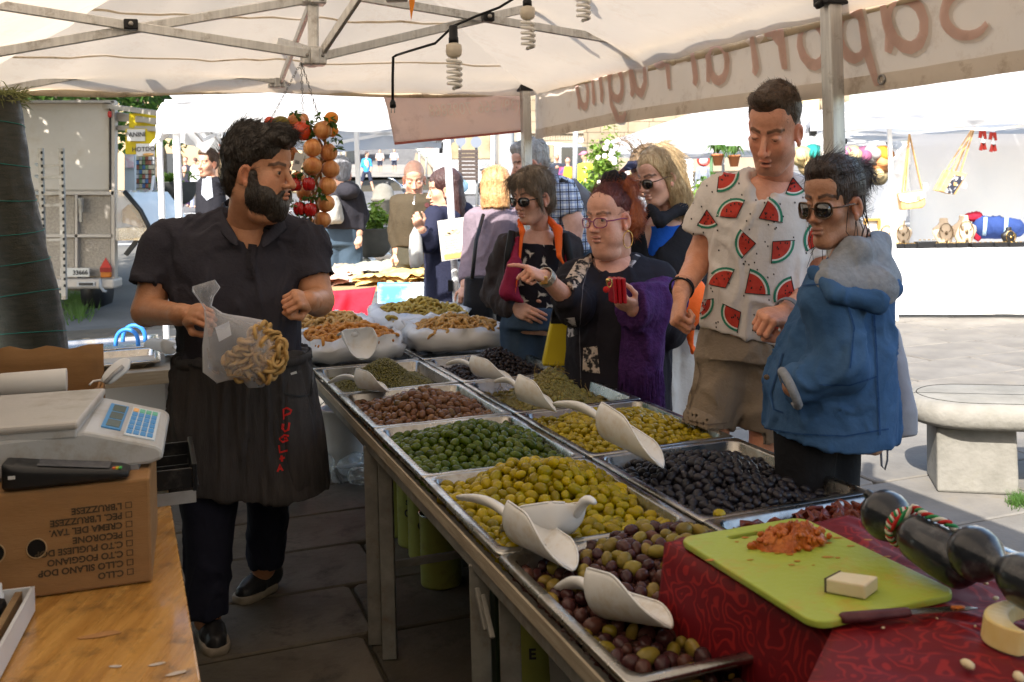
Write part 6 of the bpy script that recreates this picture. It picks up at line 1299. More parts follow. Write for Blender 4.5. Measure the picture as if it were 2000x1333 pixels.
def slice_(u, v, r, a0, a1, k=0):
 P_ = lambda f, a:(u+r*f*math.cos(R_(a)), v+r*f*math.sin(R_(a))); N = 9; A = [lp(a0, a1, i/N) for i in range(N+1)]; rg = random.Random(int(u))
 decal('melon_print',[[(u, v)]+[P_(.84, a) for a in A]], MR, tee, bt,.002); decal('rind_print',[[P_(.84, A[i]), P_(.91, A[i]), P_(.91, A[i+1]), P_(.84, A[i+1])] for i in range(N)], MW, tee, bt,.0022); decal('rind_print',[[P_(.91, A[i]), P_(1.02, A[i]), P_(1.02, A[i+1]), P_(.91, A[i+1])] for i in range(N)], MG, tee, bt,.002)
 e = [P_(1.03, A[0]),(u, v), P_(1.03, A[-1])]; decal('outline_print', ribbon([e[0], e[1]],.8)+ribbon([e[1], e[2]],.8), MS, tee, bt,.0034,14)
 sd = []
 for i in range(6):f, a = rg.uniform(.3,.75), rg.uniform(a0+8, a1-8); x, y = P_(f, a); sd.append([(x-1.2, y-1.6),(x+1.2, y-1.6),(x+1.2, y+1.6),(x-1.2, y+1.6)])
 decal('seed_print', sd, MS, tee, bt,.0034)
for q in ((1405,337,38,-4,96),(1438,426,38,184,296),(1482,427,46,-62,10),(1381,410,36,55,122),(1476,476,40,134,222),(1509,472,42,-3,94),(1417,563,40,192,296),(1455,573,48,-78,4),(1447,610,38,100,205),(1358,590,36,-10,82),(1553,582,42,168,258),(1489,630,40,2,96),(1612,470,42,150,232),(1549,348,34,50,115),(1350,690,40,-60,20)):slice_(*q)
rg = random.Random(2); sd = []
for i in range(110):x, y = rg.uniform(1345,1600), rg.uniform(345,670); sd.append([(x-1.4, y-1.8),(x+1.2, y-1.5),(x+1.4, y+1.8),(x-1.1, y+1.6)])
decal('fleck_print', sd, MS, tee, bt,.0016)
hp = [ell((0,-.018,.057),(.0785,.099,.082)), ell((0.008,.05,.106),(.054,.042,.030)), ell((0,-.075,-.005),(.060,.04,.06))]
SHC = [FACE(.090,.068,.108,.062), ell((.09,.068,-.005),(.045,.055,.075)), ell((-.09,.068,-.005),(.045,.055,.075)), ell((.085,.0,-.05),(.03,.04,.05)), ell((-.085,.0,-.05),(.03,.04,.05)), ell((0,-.05,-.13),(.1,.1,.075))]
hair('hair', H2, man, BRH, hp, SHC, amp=.003, n=2400, L=.026, r=.0009, flow=crown_flow, jit=.25, lift=.1, seed=6)
SHO = cloth('beige_shorts',(.27,.21,.155),(.23,.178,.13), bump=.3, bscale=90)
P, Q, sh = garment('shorts', SHO, man,[(loft(secs([(618,1456,78,.112,3.18),(700,1450,94,.135,3.18)])),.02),(cone(at(1412,715,3.18), at(1380,842,3.15),.098,.082),.03),(cone(at(1488,715,3.18), at(1502,868,3.14),.098,.080),.03)],[sl_cut(at(1381,834,3.15), at(1378,880,3.15),.13), sl_cut(at(1502,858,3.14), at(1505,900,3.14),.13),(cone(at(1381,830,3.15), at(1378,870,3.15),.07,.075),.004),(cone(at(1502,852,3.14), at(1504,890,3.14),.07,.075),.004)], h=.009, fold=(.014,8,5), fdir=(1,1,.6))
bs = bvh_of(P, Q)
for rb, w_ in (([(1348,752),(1352,775),(1346,800)],1.2),([(1362,706),(1368,730),(1358,770)],1.2),([(1346,822),(1385,830),(1420,826)],1.1)):decal('seam', ribbon(rb, w_), M('shorts_seam',(.16,.12,.09),.8), sh, bs,.003)
BRC = M('bracelet',(.015,.016,.02),.7)
def bracelet(p, d, r, mat, par, n=2, name='bracelet'):
 x, y, z = basis(d)
 for i in range(n):m = MB(); m.tube([Vector(p)+y*(.008*i)+x*(r*math.cos(a))+z*(r*math.sin(a)) for a in [2*PI*k/18 for k in range(18)]],.0032,6, True); m.build(name, mat, par)
bracelet(at(1332,562,3.09), a_w-a_e,.037, BRC, man); bracelet(at(1540,606,2.94), b_w-b_e,.037, M('grey_band',(.22,.24,.27),.6), man,3)
# --- young woman in the blue jacket
H3 = dict(c=at(1628,403,2.62), s=.93, rot=(-50,-4,0), neck=at(1668,482,2.68), nr=.05, skin=(.40,.205,.125), eye=.003, jaw=.82, cheek=1.05, nose=.93, ridge=.7, sx=.90, sz=1.06, brow=(.02,.012,.01), lip=(.30,.12,.10))
TS3 = [(512,1672,52,.09,2.68),(545,1664,82,.12,2.68),(600,1655,90,.14,2.68),(680,1636,107,.16,2.67),(770,1618,126,.175,2.66),(862,1616,126,.18,2.66)]
girl = person('young woman in blue hooded jacket and round sunglasses beside the grey post', gnd(1590,1450), H3, legs=[[(at(1575,850,2.62),.055),(at(1570,1100,2.6),.05),(at(1570,1400,2.64),.04)],[(at(1620,850,2.70),.055),(at(1620,1100,2.68),.05),(at(1620,1400,2.72),.04)]], torso=loft([(c_, a*.8, b*.8) for c_, a, b in secs(TS3)]), skin=(.40,.205,.125), arms=[[(at(1645,715,2.51),.04),(at(1550,756,2.51),.03)]])
BLJ = cloth('blue_jacket',(.030,.078,.17),(.052,.112,.22), scale=9, bump=.9, bscale=15, bdetail=6)
GJ = cloth('grey_lining',(.20,.21,.23),(.26,.27,.29), scale=60, bump=.3, bscale=90)
c_s, c_e, c_w = at(1622,592,2.53), at(1645,718,2.49), at(1556,754,2.50)
P, Q, jk = garment('jacket', BLJ, girl,[(loft(secs(TS3), pw=2.4),.03),(cone(at(1668,555,2.64), c_s,.06,.066),.05)],[sl_cut(at(1640,856,2.66), at(1642,900,2.66),.3),(ell(at(1660,490,2.63),(.06,.07,.04)),.02),(loft([(c_, a-.02, b-.02) for c_, a, b in secs([(830,1616,126,.18,2.66),(890,1616,126,.18,2.66)])]),.004)], h=.0085, fold=(.012,10,7), fdir=(1,1,.7), pre=[(cone(c_s, c_e,.068,.064),.022),(cone(c_e, c_w,.064,.046),.018),(sl_cut(at(1536,762,2.50), at(1516,770,2.50),.07),.005, 'd')])
bj = bvh_of(P, Q); BLD = cloth('blue_seam',(.02,.06,.16));
for rb, w_ in (([(1652,580),(1668,640),(1660,720)],1.3),([(1706,600),(1712,700),(1718,850)],1.3),([(1552,560),(1610,555),(1650,585)],1.2),([(1600,752),(1660,752),(1715,735)],1.3),([(1488,836),(1560,848),(1650,852),(1735,838)],1.4),([(1530,690),(1506,770),(1512,800),(1530,806)],1.5)):decal('seam', ribbon(rb, w_), BLD, jk, bj,.0035)
m = MB(); m.lathe([(.007,0),(.007,.003)], at(1497,737,2.49),12, Matrix.Rotation(R_(80),3, 'X')); m.build('button', M('horn_button',(.10,.06,.03),.4), jk)
m = MB(); x, y, z = basis(c_w-c_e); m.tube([at(1543,759,2.50)+x*(.047*math.cos(a))+z*(.045*math.sin(a)) for a in [2*PI*k/18 for k in range(18)]],.012,8, True); m.build('cuff_lining', GJ, jk)
garment('hood_lining', GJ, girl,[(ell(at(1694,512,2.66),(.066,.095,.058)),.02),(cone(at(1608,540,2.53), at(1672,492,2.56),.026,.036),.03),(cone(at(1672,490,2.56), at(1712,475,2.7),.036,.04),.03),(cone(at(1622,556,2.50), at(1712,562,2.54),.034,.045),.04),(cone(at(1712,560,2.54), at(1722,545,2.68),.045,.05),.03)],[(ell(at(1655,478,2.66),(.055,.07,.05)),.02)], h=.007, fold=(.007,12,3))
garment('hood_edge', BLJ, girl,[(cone(at(1590,532,2.53), at(1632,575,2.45),.016,.022),.02),(cone(at(1632,575,2.45), at(1708,592,2.47),.022,.026),.02),(cone(at(1708,592,2.47), at(1742,562,2.62),.026,.03),.02)], h=.007, fold=(.008,12,5))
LEG = cloth('black_leggings',(.012,.012,.014)); garment('leggings', LEG, girl,[(cone(at(1572,830,2.62), at(1570,1100,2.6),.085,.066),.02),(cone(at(1622,830,2.70), at(1620,1100,2.68),.085,.066),.02)], h=.011, fold=(.004,8,4))
DBH = hairmat('dark_brown',(.022,.012,.009),(.05,.03,.022))
hp = [ell((0,-.018,.056),(.083,.102,.086)), ell((.0,.03,.10),(.06,.06,.035)), ell((0,-.07,.0),(.058,.04,.05))]
back_flow = lambda p, nn:tang(np.tile((0,-1.,.12),(len(p),1)), nn)
BNC = [FACE(.076,.064,.114,.062), ell((.09,.07,-.01),(.04,.058,.075)), ell((-.09,.07,-.01),(.04,.058,.075)), ell((.085,.0,-.045),(.03,.04,.045)), ell((-.085,.0,-.045),(.03,.04,.045)), ell((0,-.05,-.13),(.1,.1,.085))]
hair('hair', H3, girl, DBH, hp, BNC, amp=.004, n=1800, L=.07, r=.0008, flow=back_flow, jit=.10, lift=.0, seed=8)
hair('hair_bun', H3, girl, DBH,[ell((0,-.128,.066),(.042,.040,.042))], amp=.006, n=700, L=.06, r=.0009, flow=lambda p, nn:tang(np.tile((.2,-.6,-.8),(len(p),1)), nn), jit=.3, lift=.25, seed=9)
m = MB(); rg = random.Random(3)
for i in range(16):
 p = hl(H3,(rg.choice((-1,1))*.072, rg.uniform(-.06,.03), rg.uniform(-.02,.05))); m.tube([p, p+Vector((rg.uniform(-.01,.02),0,-.05)), p+Vector((rg.uniform(-.02,.03), rg.uniform(-.01,.01),-.11)), p+Vector((rg.uniform(-.03,.035),0,-.16-.04*rg.random()))],[.0016,.0013,.001,.0006],5)
m.build('loose_hair', DBH, girl)
TORT = M('tortoise_frame',(.045,.02,.01),.25, col2=(.12,.06,.025), scale=45, coat=.5); DLENS = M('dark_lens',(.012,.009,.009),.06, spec=.9, coat=.6)
glasses(H3, girl, 'sunglasses', TORT, DLENS,.025,.021,.006, brow=.003)
m = MB(); m.tube([hl(H3,(-.083+.004*math.sin(a),-.004+.006*math.cos(a)-.004,-.04+.006*math.sin(a))) for a in [2*PI*k/12 for k in range(12)]],.0012,5, True); m.build('earring', STEEL, girl)
tt = thing('tote_bag', 'pale grey cloth bag with drawstrings hanging behind the woman in blue', 'bag', at(1765,740,2.85)); TOT = cloth('tote',(.34,.34,.37),(.29,.29,.33), bump=.4, bscale=18)
garment('sack', TOT, tt,[(loft(secs([(640,1738,16,.03,2.84),(700,1742,22,.06,2.84),(800,1752,32,.075,2.84),(848,1754,34,.06,2.84)]), pw=2.4),.01)], h=.008, fold=(.008,8,2))
m = MB(); m.tube([at(1726,838,2.72), at(1720,870,2.7), at(1722,910,2.7), at(1728,918,2.7), at(1733,900,2.7), at(1734,850,2.7)],.003,6); m.ell(at(1727,842,2.71),.009,8,6); m.build('drawstring', M('grey_string',(.16,.16,.18),.8), tt)
m = MB(); m.tube([at(1738,645,2.86), at(1742,590,2.84), at(1732,540,2.78), at(1715,525,2.74)],.011,6); m.build('strap', TOT, tt)
# --- red-haired woman
SK4 = (.66,.35,.25)
H4 = dict(c=at(1190,430,4.02), s=1.08, rot=(-42,-4,0), neck=at(1200,512,4.1), nr=.066, fat=1, cheek=1.15, skin=SK4, jaw=1.08, eye=.0055, lip=(.45,.17,.15), brow=(.16,.07,.04), open=.002)
d_s, d_e, d_w = at(1126,548,4.05), at(1122,598,3.86), at(1062,540,3.70); f_s, f_e, f_w = at(1282,548,4.10), at(1303,640,3.95), at(1236,604,3.72)
TS4 = [(503,1200,44,.09,4.1),(530,1202,82,.14,4.1),(580,1204,92,.185,4.08),(650,1204,102,.215,4.06),(720,1206,104,.22,4.06),(800,1210,104,.215,4.06)]
red = person('red-haired woman with purple glasses pointing and holding a red wallet', gnd(1205,1095), H4, arms=[[(d_s,.065),(d_e,.044),(d_w,.028)],[(f_s,.065),(f_e,.05),(f_w,.031)]], legs=[[(at(1170,780,4.1),.09),(at(1170,1060,4.1),.05)],[(at(1240,780,4.1),.09),(at(1240,1060,4.1),.05)]], torso=loft([(c_, a*.86, b*.86) for c_, a, b in secs(TS4)]), skin=SK4, bh=.012, hands=[dict(c=at(1064,541,3.70), dir=at(1005,518,3.60)-at(1064,541,3.70), back=(.1,-.55,.85), pose='point', side=1, s=.92, h=.0034), dict(c=at(1237,604,3.72), dir=at(1190,575,3.62)-at(1237,604,3.72), back=(-.1,-.75,-.55), pose='grip', side=1, s=.9, h=.0034)])
TUN = cloth('black_tunic',(.014,.012,.016),(.02,.017,.022), bump=.25)
P, Q, tun = garment('tunic', TUN, red,[(loft(secs(TS4)),.03),(cone(at(1165,525,4.08), d_s,.07,.085),.05),(cone(at(1240,525,4.1), f_s,.07,.085),.05),(cone(d_s, d_e,.085,.075),.03),(cone(f_s, f_e,.085,.075),.03)],[(ell(at(1192,500,4.0),(.082,.10,.058)),.02)], h=.0095, fold=(.012,8,6), fdir=(1,1,.5), pre=[(cone(d_e, at(1092,566,3.77),.072,.055),.02),(cone(f_e, at(1252,612,3.77),.07,.055),.02),(sl_cut(at(1098,571,3.79), d_w,.085),.005, 'd'),(sl_cut(at(1250,611,3.77), f_w,.08),.005, 'd'),(cone(at(1102,574,3.79), at(1085,558,3.75),.036,.042),.004, 'd')])
bt4 = bvh_of(P, Q)
FLO = M('grey_floral',(.03,.027,.03),.85, col2=(.46,.42,.42), scale=26, detail=2, lo=.46, hi=.56); FLO2 = M('cream_floral',(.02,.018,.02),.85, col2=(.52,.42,.34), scale=34, detail=3, lo=.44, hi=.54)
decal('floral_patch',[[(1160,505),(1200,490),(1240,462),(1262,468),(1268,480),(1234,522),(1205,508),(1162,506)]], FLO, tun, bt4,.003); decal('floral_patch',[[(1152,492),(1157,512),(1130,560),(1108,575),(1101,578),(1105,545),(1125,512)]], FLO2, tun, bt4,.003); decal('floral_patch',[[(1102,622),(1122,620),(1130,654),(1106,662)]], FLO, tun, bt4,.003); decal('floral_patch',[[(1140,680),(1166,676),(1172,730),(1138,726)]], FLO2, tun, bt4,.003)
decal('seam', ribbon([(1152,508),(1138,560),(1132,640),(1135,740)],.8)+ribbon([(1150,507),(1190,505),(1235,524)],.8), M('tunic_seam',(.10,.09,.10),.8), tun, bt4,.004)
GING = hairmat('ginger',(.36,.075,.02),(.52,.15,.045)); RDH = hairmat('dark_red',(.085,.014,.012),(.17,.035,.022))
hair('hair', H4, red, RDH,[ell((0,-.020,.054),(.078,.098,.083)), ell((0,-.07,.0),(.058,.04,.05))],[FACE(.088,.068,.105,.062), ell((.09,.066,-.01),(.04,.055,.08)), ell((-.09,.066,-.01),(.04,.055,.08)), ell((.085,.01,-.045),(.03,.04,.05)), ell((-.085,.01,-.045),(.03,.04,.05)), ell((0,-.05,-.13),(.1,.1,.085))], amp=.002, n=900, L=.07, r=.0011, flow=lambda p, nn:tang(np.tile((0,-.8,.6),(len(p),1)), nn), jit=.12, lift=.04, seed=11)
hair('hair_bun', H4, red, GING,[ell((-.018,-.070,.105),(.055,.055,.05)), ell((-.045,-.075,.02),(.038,.040,.08))], amp=.012, n=2600, L=.032, r=.0009, flow=lambda p, nn:tang(np.stack([p[:,1]*8,-p[:,0]*8,-.4+0*p[:,0]],1), nn), jit=.9, lift=.6, seed=12, amp2=.008)
hair('hair_bow', H4, red, M('black_lace',(.012,.011,.012),.7, bump=.8, bscale=90),[ell((.01,-.030,.150),(.045,.02,.026), Euler((.3,.4,0)).to_matrix()), ell((-.035,-.055,.120),(.02,.022,.045))], amp=.008, n=0)
PURP = M('purple_frame',(.20,.02,.10),.3, coat=.4); CLENS = film('clear_lens',(.9,.9,.9),.04,.04,.12); glasses(H4, red, 'glasses', PURP, CLENS,.025,.017,.004, thick=.0021)
GOLD = M('gold',(.75,.48,.16),.25, metal=1)
m = MB(); e0_ = hl(H4,(-.082,-.004,-.04)); m.tube([e0_+Vector((.002*math.cos(a),.021*math.sin(a)*0+.006*math.sin(a),-.034+.034*math.cos(a)))+Vector((.019*math.sin(a),0,0)) for a in [2*PI*k/22 for k in range(22)]],.002,6, True); m.ell(e0_,.006,8,6); m.build('hoop_earring', GOLD, red)
bracelet(at(1069,545,3.71), d_w-d_e,.034, STEEL, red,4, 'wristwatch'); m = MB(); m.box(at(1062,548,3.665),(.03,.01,.03),.3); m.build('watch_case', GOLD, red, bev=.004)
m = MB(); m.tube([at(1160,505,3.93), at(1163,522,3.90), at(1172,532,3.89)],.003,5); m.build('necklace', M('necklace_beads',(.12,.05,.03),.4), red)
wl = thing('wallet', 'red leather wallet with gold clasp held by the red-haired woman', 'wallet', at(1205,565,3.6)); WLM = M('red_leather',(.40,.012,.022),.25, coat=.4, bump=.1)
for i, dx in enumerate((-9,0,9)):m = MB(); m.bar(at(1204+dx,542,3.60-.004*i), at(1207+dx,592,3.60-.004*i),.014,.075, Vector((.2,-1,0))); m.build('flap', WLM, wl, bev=.005)
m = MB(); m.tube([at(1190+5*math.cos(a),553+9*math.sin(a),3.56) for a in [2*PI*k/12 for k in range(12)]],.003,5, True); m.ell(at(1187,548,3.56),.008,8,6); m.build('clasp', GOLD, wl)
m = MB(); m.ell(at(1184,566,3.56),(.012,.01,.012),8,6); m.build('pompom', M('red_pompom',(.5,.02,.02),.9), wl)
shw = thing('shawl', 'fringed purple knitted shawl over the arm of the red-haired woman', 'shawl', at(1260,660,3.9)); SHM = cloth('purple_shawl',(.045,.014,.075),(.075,.025,.115), scale=30, bump=.8, bscale=70)
P, Q, so_ = garment('knit', SHM, shw,[(cone(at(1236,600,3.74), at(1296,590,3.92),.085,.10),.04),(loft(secs([(560,1262,36,.08,3.86),(620,1262,46,.10,3.84),(690,1258,46,.09,3.84),(752,1252,42,.07,3.84)])),.04)],[sl_cut(at(1236,604,3.72), at(1200,600,3.66),.12)], h=.010, fold=(.018,7,9), fdir=(1,1,.25))
strands(P, Q,500, lambda p, nn:np.tile((0.,0,-1.),(len(p),1)),.14,.0028, SHM, 'fringe', so_,3, jit=.12, lift=.05, sel=lambda p, nn:p[:,2]<at(1255,715,3.84).z)
yb = thing('handbag', 'bright yellow handbag with black handle beside the red-haired woman', 'bag', at(1085,690,4.3)); m = MB()
m.rings([[at(lp(1058,1075, f), v,4.25)+Vector((0, q,0)) if i<2 else at(lp(1118,1108, f), v,4.25)+Vector((0, q,0)) for i, q in enumerate((-.05,.05,.05,-.05))] for f, v in ((0,712),(1,630))], cap0=True, sm=False); m.build('body', M('yellow_leather',(.62,.47,.02),.45, bump=.1), yb, bev=.01)
m = MB(); m.rings([[at(lp(1075,1078, f), v,4.25)+Vector((0, q,0)) if i<2 else at(1108, v,4.25)+Vector((0, q,0)) for i, q in enumerate((-.045,.045,.045,-.045))] for f, v in ((0,630),(1,612))], cap1=True, sm=False); m.build('top_band', BLACKP, yb)
m = MB(); m.tube([at(1080,620,4.2), at(1086,585,4.15), at(1096,570,4.1)],.008,6); m.build('handle', BLACKP, yb)
# --- short-haired woman with orange-lined jacket
SK5 = (.58,.33,.24)
H5 = dict(c=at(1040,388,4.55), s=1.0, rot=(-42,-8,0), neck=at(1056,462,4.62), nr=.044, ridge=.8, skin=SK5, cheek=.95, lip=(.40,.15,.13))
g_s, g_e, g_w = at(990,482,4.62), at(958,575,4.72), at(1002,600,4.52)
TS5 = [(452,1056,34,.07,4.62),(478,1052,56,.10,4.62),(540,1046,56,.12,4.6),(600,1040,52,.12,4.6),(650,1036,54,.13,4.6)]
shortw = person('short-haired woman in sunglasses with orange-lined open jacket and leaf blouse', gnd(1040,1000), H5, arms=[[(g_s,.05),(g_e,.042),(g_w,.028)],[(at(1108,480,4.68),.05),(at(1122,560,4.7),.042),(at(1118,600,4.6),.03)]], legs=[[(at(1018,660,4.6),.06),(at(1018,950,4.6),.045)],[(at(1062,660,4.62),.06),(at(1064,950,4.62),.045)]], torso=loft([(c_, a*.85, b*.85) for c_, a, b in secs(TS5)]), skin=SK5, bh=.012, hands=[dict(c=g_w, dir=at(1030,612,4.46)-g_w, back=(-.3,-.8,.3), pose='relax', side=-1, h=.004)])
LBL = cloth('black_blouse',(.014,.012,.017)); P, Q, bl = garment('blouse', LBL, shortw,[(loft(secs(TS5[1:-1]+[(622,1038,55,.13,4.6)])),.03)],[(ell(at(1048,450,4.53),(.042,.08,.04)),.015)], h=.01, fold=(.006,10,5)); b5 = bvh_of(P, Q)
LFP = M('leaf_print',(.50,.45,.38),.85); BTN = M('pale_button',(.5,.45,.35),.5)
def leafp(u, v, a, s):
 pl = []
 for k in range(-3,4):
  t = R_(a+k*17); l = s*(1-.1*abs(k)); ox, oy = u+s*.12*k*math.sin(R_(a)), v-s*.12*k*math.cos(R_(a)); dx, dy = math.cos(t), math.sin(t); pl.append([(ox, oy),(ox+dx*l*.5-dy*s*.075, oy+dy*l*.5+dx*s*.075),(ox+dx*l, oy+dy*l),(ox+dx*l*.5+dy*s*.075, oy+dy*l*.5-dx*s*.075)])
 decal('leaf_print', pl, LFP, bl, b5,.006,5)
rg = random.Random(6)
for (u, v) in ((1025,470),(1058,480),(1040,500),(1085,492),(1022,520),(1062,520),(1090,530),(1042,545),(1018,560),(1075,555),(1050,575),(1090,575),(1028,592),(1066,597),(1080,465),(1050,530)):leafp(u, v, rg.uniform(-140,40), rg.uniform(16,22))
BJK = cloth('brown_jacket',(.034,.026,.027),(.045,.035,.035), rough=.7); CRM = cloth('crimson_lining',(.22,.012,.045),(.28,.02,.06), rough=.6); ORG = cloth('orange_lining',(.75,.10,.012),(.85,.14,.02), rough=.6)
P, Q, bk_ = garment('jacket', BJK, shortw,[(loft(secs([(455,1056,50,.10,4.64),(480,1052,72,.13,4.64),(560,1046,76,.15,4.64),(618,1044,80,.15,4.64)])),.03),(cone(at(1030,468,4.62), g_s,.05,.062),.04),(cone(at(1080,468,4.64), at(1108,482,4.68),.05,.062),.04),(cone(g_s, g_e,.064,.056),.02),(cone(g_e, at(998,597,4.53),.056,.045),.02),(cone(at(1108,482,4.68), at(1124,570,4.7),.062,.055),.02)],[(loft([(at(1050,430,4.42),.10,.17),(at(1048,470,4.42),.11,.19),(at(1050,560,4.40),.115,.20),(at(1048,640,4.40),.11,.20)]),.01),(ell(at(1050,455,4.56),(.075,.10,.06)),.01)], h=.01, fold=(.013,9,8), fdir=(1,1,.6))
garment('lining', CRM, bk_,[(cone(at(1012,468,4.50), at(1004,520,4.46),.014,.028),.02),(cone(at(1004,520,4.46), at(992,570,4.46),.030,.040),.02),(cone(at(992,570,4.46), at(1020,590,4.45),.036,.012),.02),(cone(at(1108,500,4.54), at(1116,560,4.54),.018,.022),.02)], h=.009, fold=(.006,12,2))
garment('orange_collar', ORG, bk_,[(cone(at(1014,432,4.53), at(1020,452,4.49),.012,.016),.012),(cone(at(1020,452,4.49), at(1014,520,4.445),.012,.005),.012),(cone(at(1066,422,4.62), at(1090,450,4.52),.016,.020),.02),(cone(at(1090,450,4.52), at(1092,500,4.48),.022,.012),.015),(cone(at(1092,500,4.48), at(1112,535,4.48),.010,.004),.01),(cone(at(1014,520,4.44), at(1006,575,4.42),.004,.004),.006)], h=.006, fold=(.003,14,2))
strp = M('black_strap',(.010,.010,.011),.7)
for pts in ([(1000,452,4.5),(992,500,4.47),(990,545,4.5)],[(1104,456,4.55),(1112,500,4.53),(1116,540,4.55)]):m = MB(); m.tube([at(*p) for p in pts],.018,6); m.build('rucksack_strap', strp, shortw)
JNS = cloth('jeans',(.030,.052,.090),(.05,.08,.125), scale=12, bump=.3); garment('jeans', JNS, shortw,[(loft(secs([(596,1040,54,.125,4.6),(640,1038,60,.14,4.6)])),.02),(cone(at(1014,645,4.6), at(1018,900,4.6),.09,.07),.02),(cone(at(1064,645,4.62), at(1066,900,4.62),.09,.07),.02)], h=.012, fold=(.008,6,3))
GRH = hairmat('grey_brown',(.13,.095,.065),(.25,.19,.135))
bob = lambda p, nn:tang(np.stack([p[:,0]*4, p[:,1]*3.5,-.55-6*np.clip(.09-p[:,2],0,.2)],1), nn)
hair('hair', H5, shortw, GRH,[ell((0,-.018,.058),(.090,.108,.088)), ell((0,-.055,-.005),(.078,.065,.075)), ell((.02,.062,.078),(.058,.035,.04)), cone((.068,.04,.04),(.07,.03,-.03),.02,.014), cone((-.068,.04,.04),(-.072,.025,-.02),.02,.014)],[FACE(.060,.060,.125,.06), ell((0,-.03,-.12),(.1,.1,.06))], amp=.004, n=2600, L=.06, r=.0009, flow=bob, jit=.06, lift=.0, seed=21, back=.001)
glasses(H5, shortw, 'sunglasses', BLACKP, DLENS,.026,.019,.004)
# --- blonde woman in sunglasses
SK6 = (.56,.32,.23)
H6 = dict(c=at(1288,348,4.55), s=1.04, rot=(-58,-16,0), neck=at(1305,418,4.62), nr=.05, skin=SK6, lip=(.38,.14,.12))
TS6 = [(412,1306,30,.07,4.62),(436,1308,64,.11,4.62),(500,1312,70,.14,4.62),(580,1316,70,.15,4.62),(640,1318,68,.15,4.62)]
blon = person('blonde woman in brown sunglasses wearing a black jacket over bright blue', gnd(1320,1000), H6, arms=[[(at(1254,455,4.58),.035),(at(1246,540,4.62),.03),(at(1270,590,4.55),.025)],[(at(1362,446,4.62),.055),(at(1382,540,4.66),.045),(at(1370,600,4.6),.03)]], legs=[[(at(1295,660,4.6),.06),(at(1298,960,4.6),.05)],[(at(1336,660,4.64),.06),(at(1340,960,4.64),.05)]], torso=loft([(c_, a*.85, b*.85) for c_, a, b in secs(TS6)]), skin=SK6, bh=.012)
BLT = cloth('bright_blue',(.012,.085,.42)); garment('top', BLT, blon,[(loft([(c_, a*.88, b*.86) for c_, a, b in secs(TS6[1:])]),.02)],[(ell(at(1298,396,4.50),(.075,.16,.062)),.01)], h=.011, fold=None)
BCK = cloth('black_cardigan',(.014,.014,.017)); garment('jacket', BCK, blon,[(loft(secs(TS6)),.03),(cone(at(1285,430,4.6), at(1252,452,4.56),.05,.07),.04),(cone(at(1330,428,4.62), at(1362,446,4.62),.05,.07),.04),(cone(at(1252,452,4.56), at(1244,545,4.6),.07,.058),.02),(cone(at(1362,446,4.62), at(1384,550,4.66),.07,.06),.02)],[(loft([(at(1302,395,4.42),.15,.2),(at(1298,430,4.42),.11,.2),(at(1285,478,4.40),.035,.18),(at(1280,500,4.42),.008,.18)]),.01)], h=.01, fold=(.012,9,4))
garment('scarf', BCK, blon,[(cone(at(1272,408,4.5), at(1290,432,4.45),.022,.028),.02),(cone(at(1290,432,4.45), at(1330,408,4.52),.028,.03),.02),(cone(at(1330,408,4.52), at(1340,392,4.66),.03,.03),.02)], h=.009, fold=(.007,14,5))
garment('trousers', cloth('white_trousers',(.52,.48,.44),(.46,.42,.38), bump=.4), blon,[(loft(secs([(585,1316,58,.14,4.62),(640,1316,62,.15,4.62)])),.02),(cone(at(1292,645,4.6), at(1296,940,4.6),.095,.075),.02),(cone(at(1340,645,4.64), at(1342,940,4.64),.095,.075),.02)], h=.012, fold=(.016,9,8))
BLH = hairmat('blonde',(.30,.19,.085),(.50,.36,.19))
blow = lambda p, nn:tang(np.stack([p[:,0]*2.5, p[:,1]*1.2,-.5-8*np.clip(.08-p[:,2],0,.2)],1), nn)
hair('hair', H6, blon, BLH,[ell((0,-.020,.056),(.090,.108,.088)), loft([(Vector((0,-.035,.05)),.088,.085),(Vector((0,-.045,-.05)),.092,.082),(Vector((0,-.05,-.15)),.088,.07)]), cone((.074,.03,.05),(.084,.022,-.11),.022,.014)],[FACE(.080,.066,.118,.062), ell((-.03,.112,-.06),(.085,.100,.15)), ell((0,.02,-.12),(.045,.06,.06))], amp=.003, sc_=(60,60,5), n=2600, L=.09, r=.0009, flow=blow, jit=.05, lift=.0, seed=31, back=.001, sel=lambda p, nn:(p[:,1]<.02)&(((p-np.array((0,-.03,0)))*nn).sum(1)>.05))
glasses(H6, blon, 'sunglasses', TORT, DLENS,.026,.020,.003)
og = thing('orange_bag', 'orange shoulder bag on the hip behind the man in the melon shirt', 'bag', at(1350,580,4.5)); garment('body', ORG, og,[(ell(at(1346,590,4.42),(.075,.06,.12)),.02),(cone(at(1346,640,4.45), at(1352,690,4.5),.03,.02),.03)], h=.011, fold=(.012,9,2))
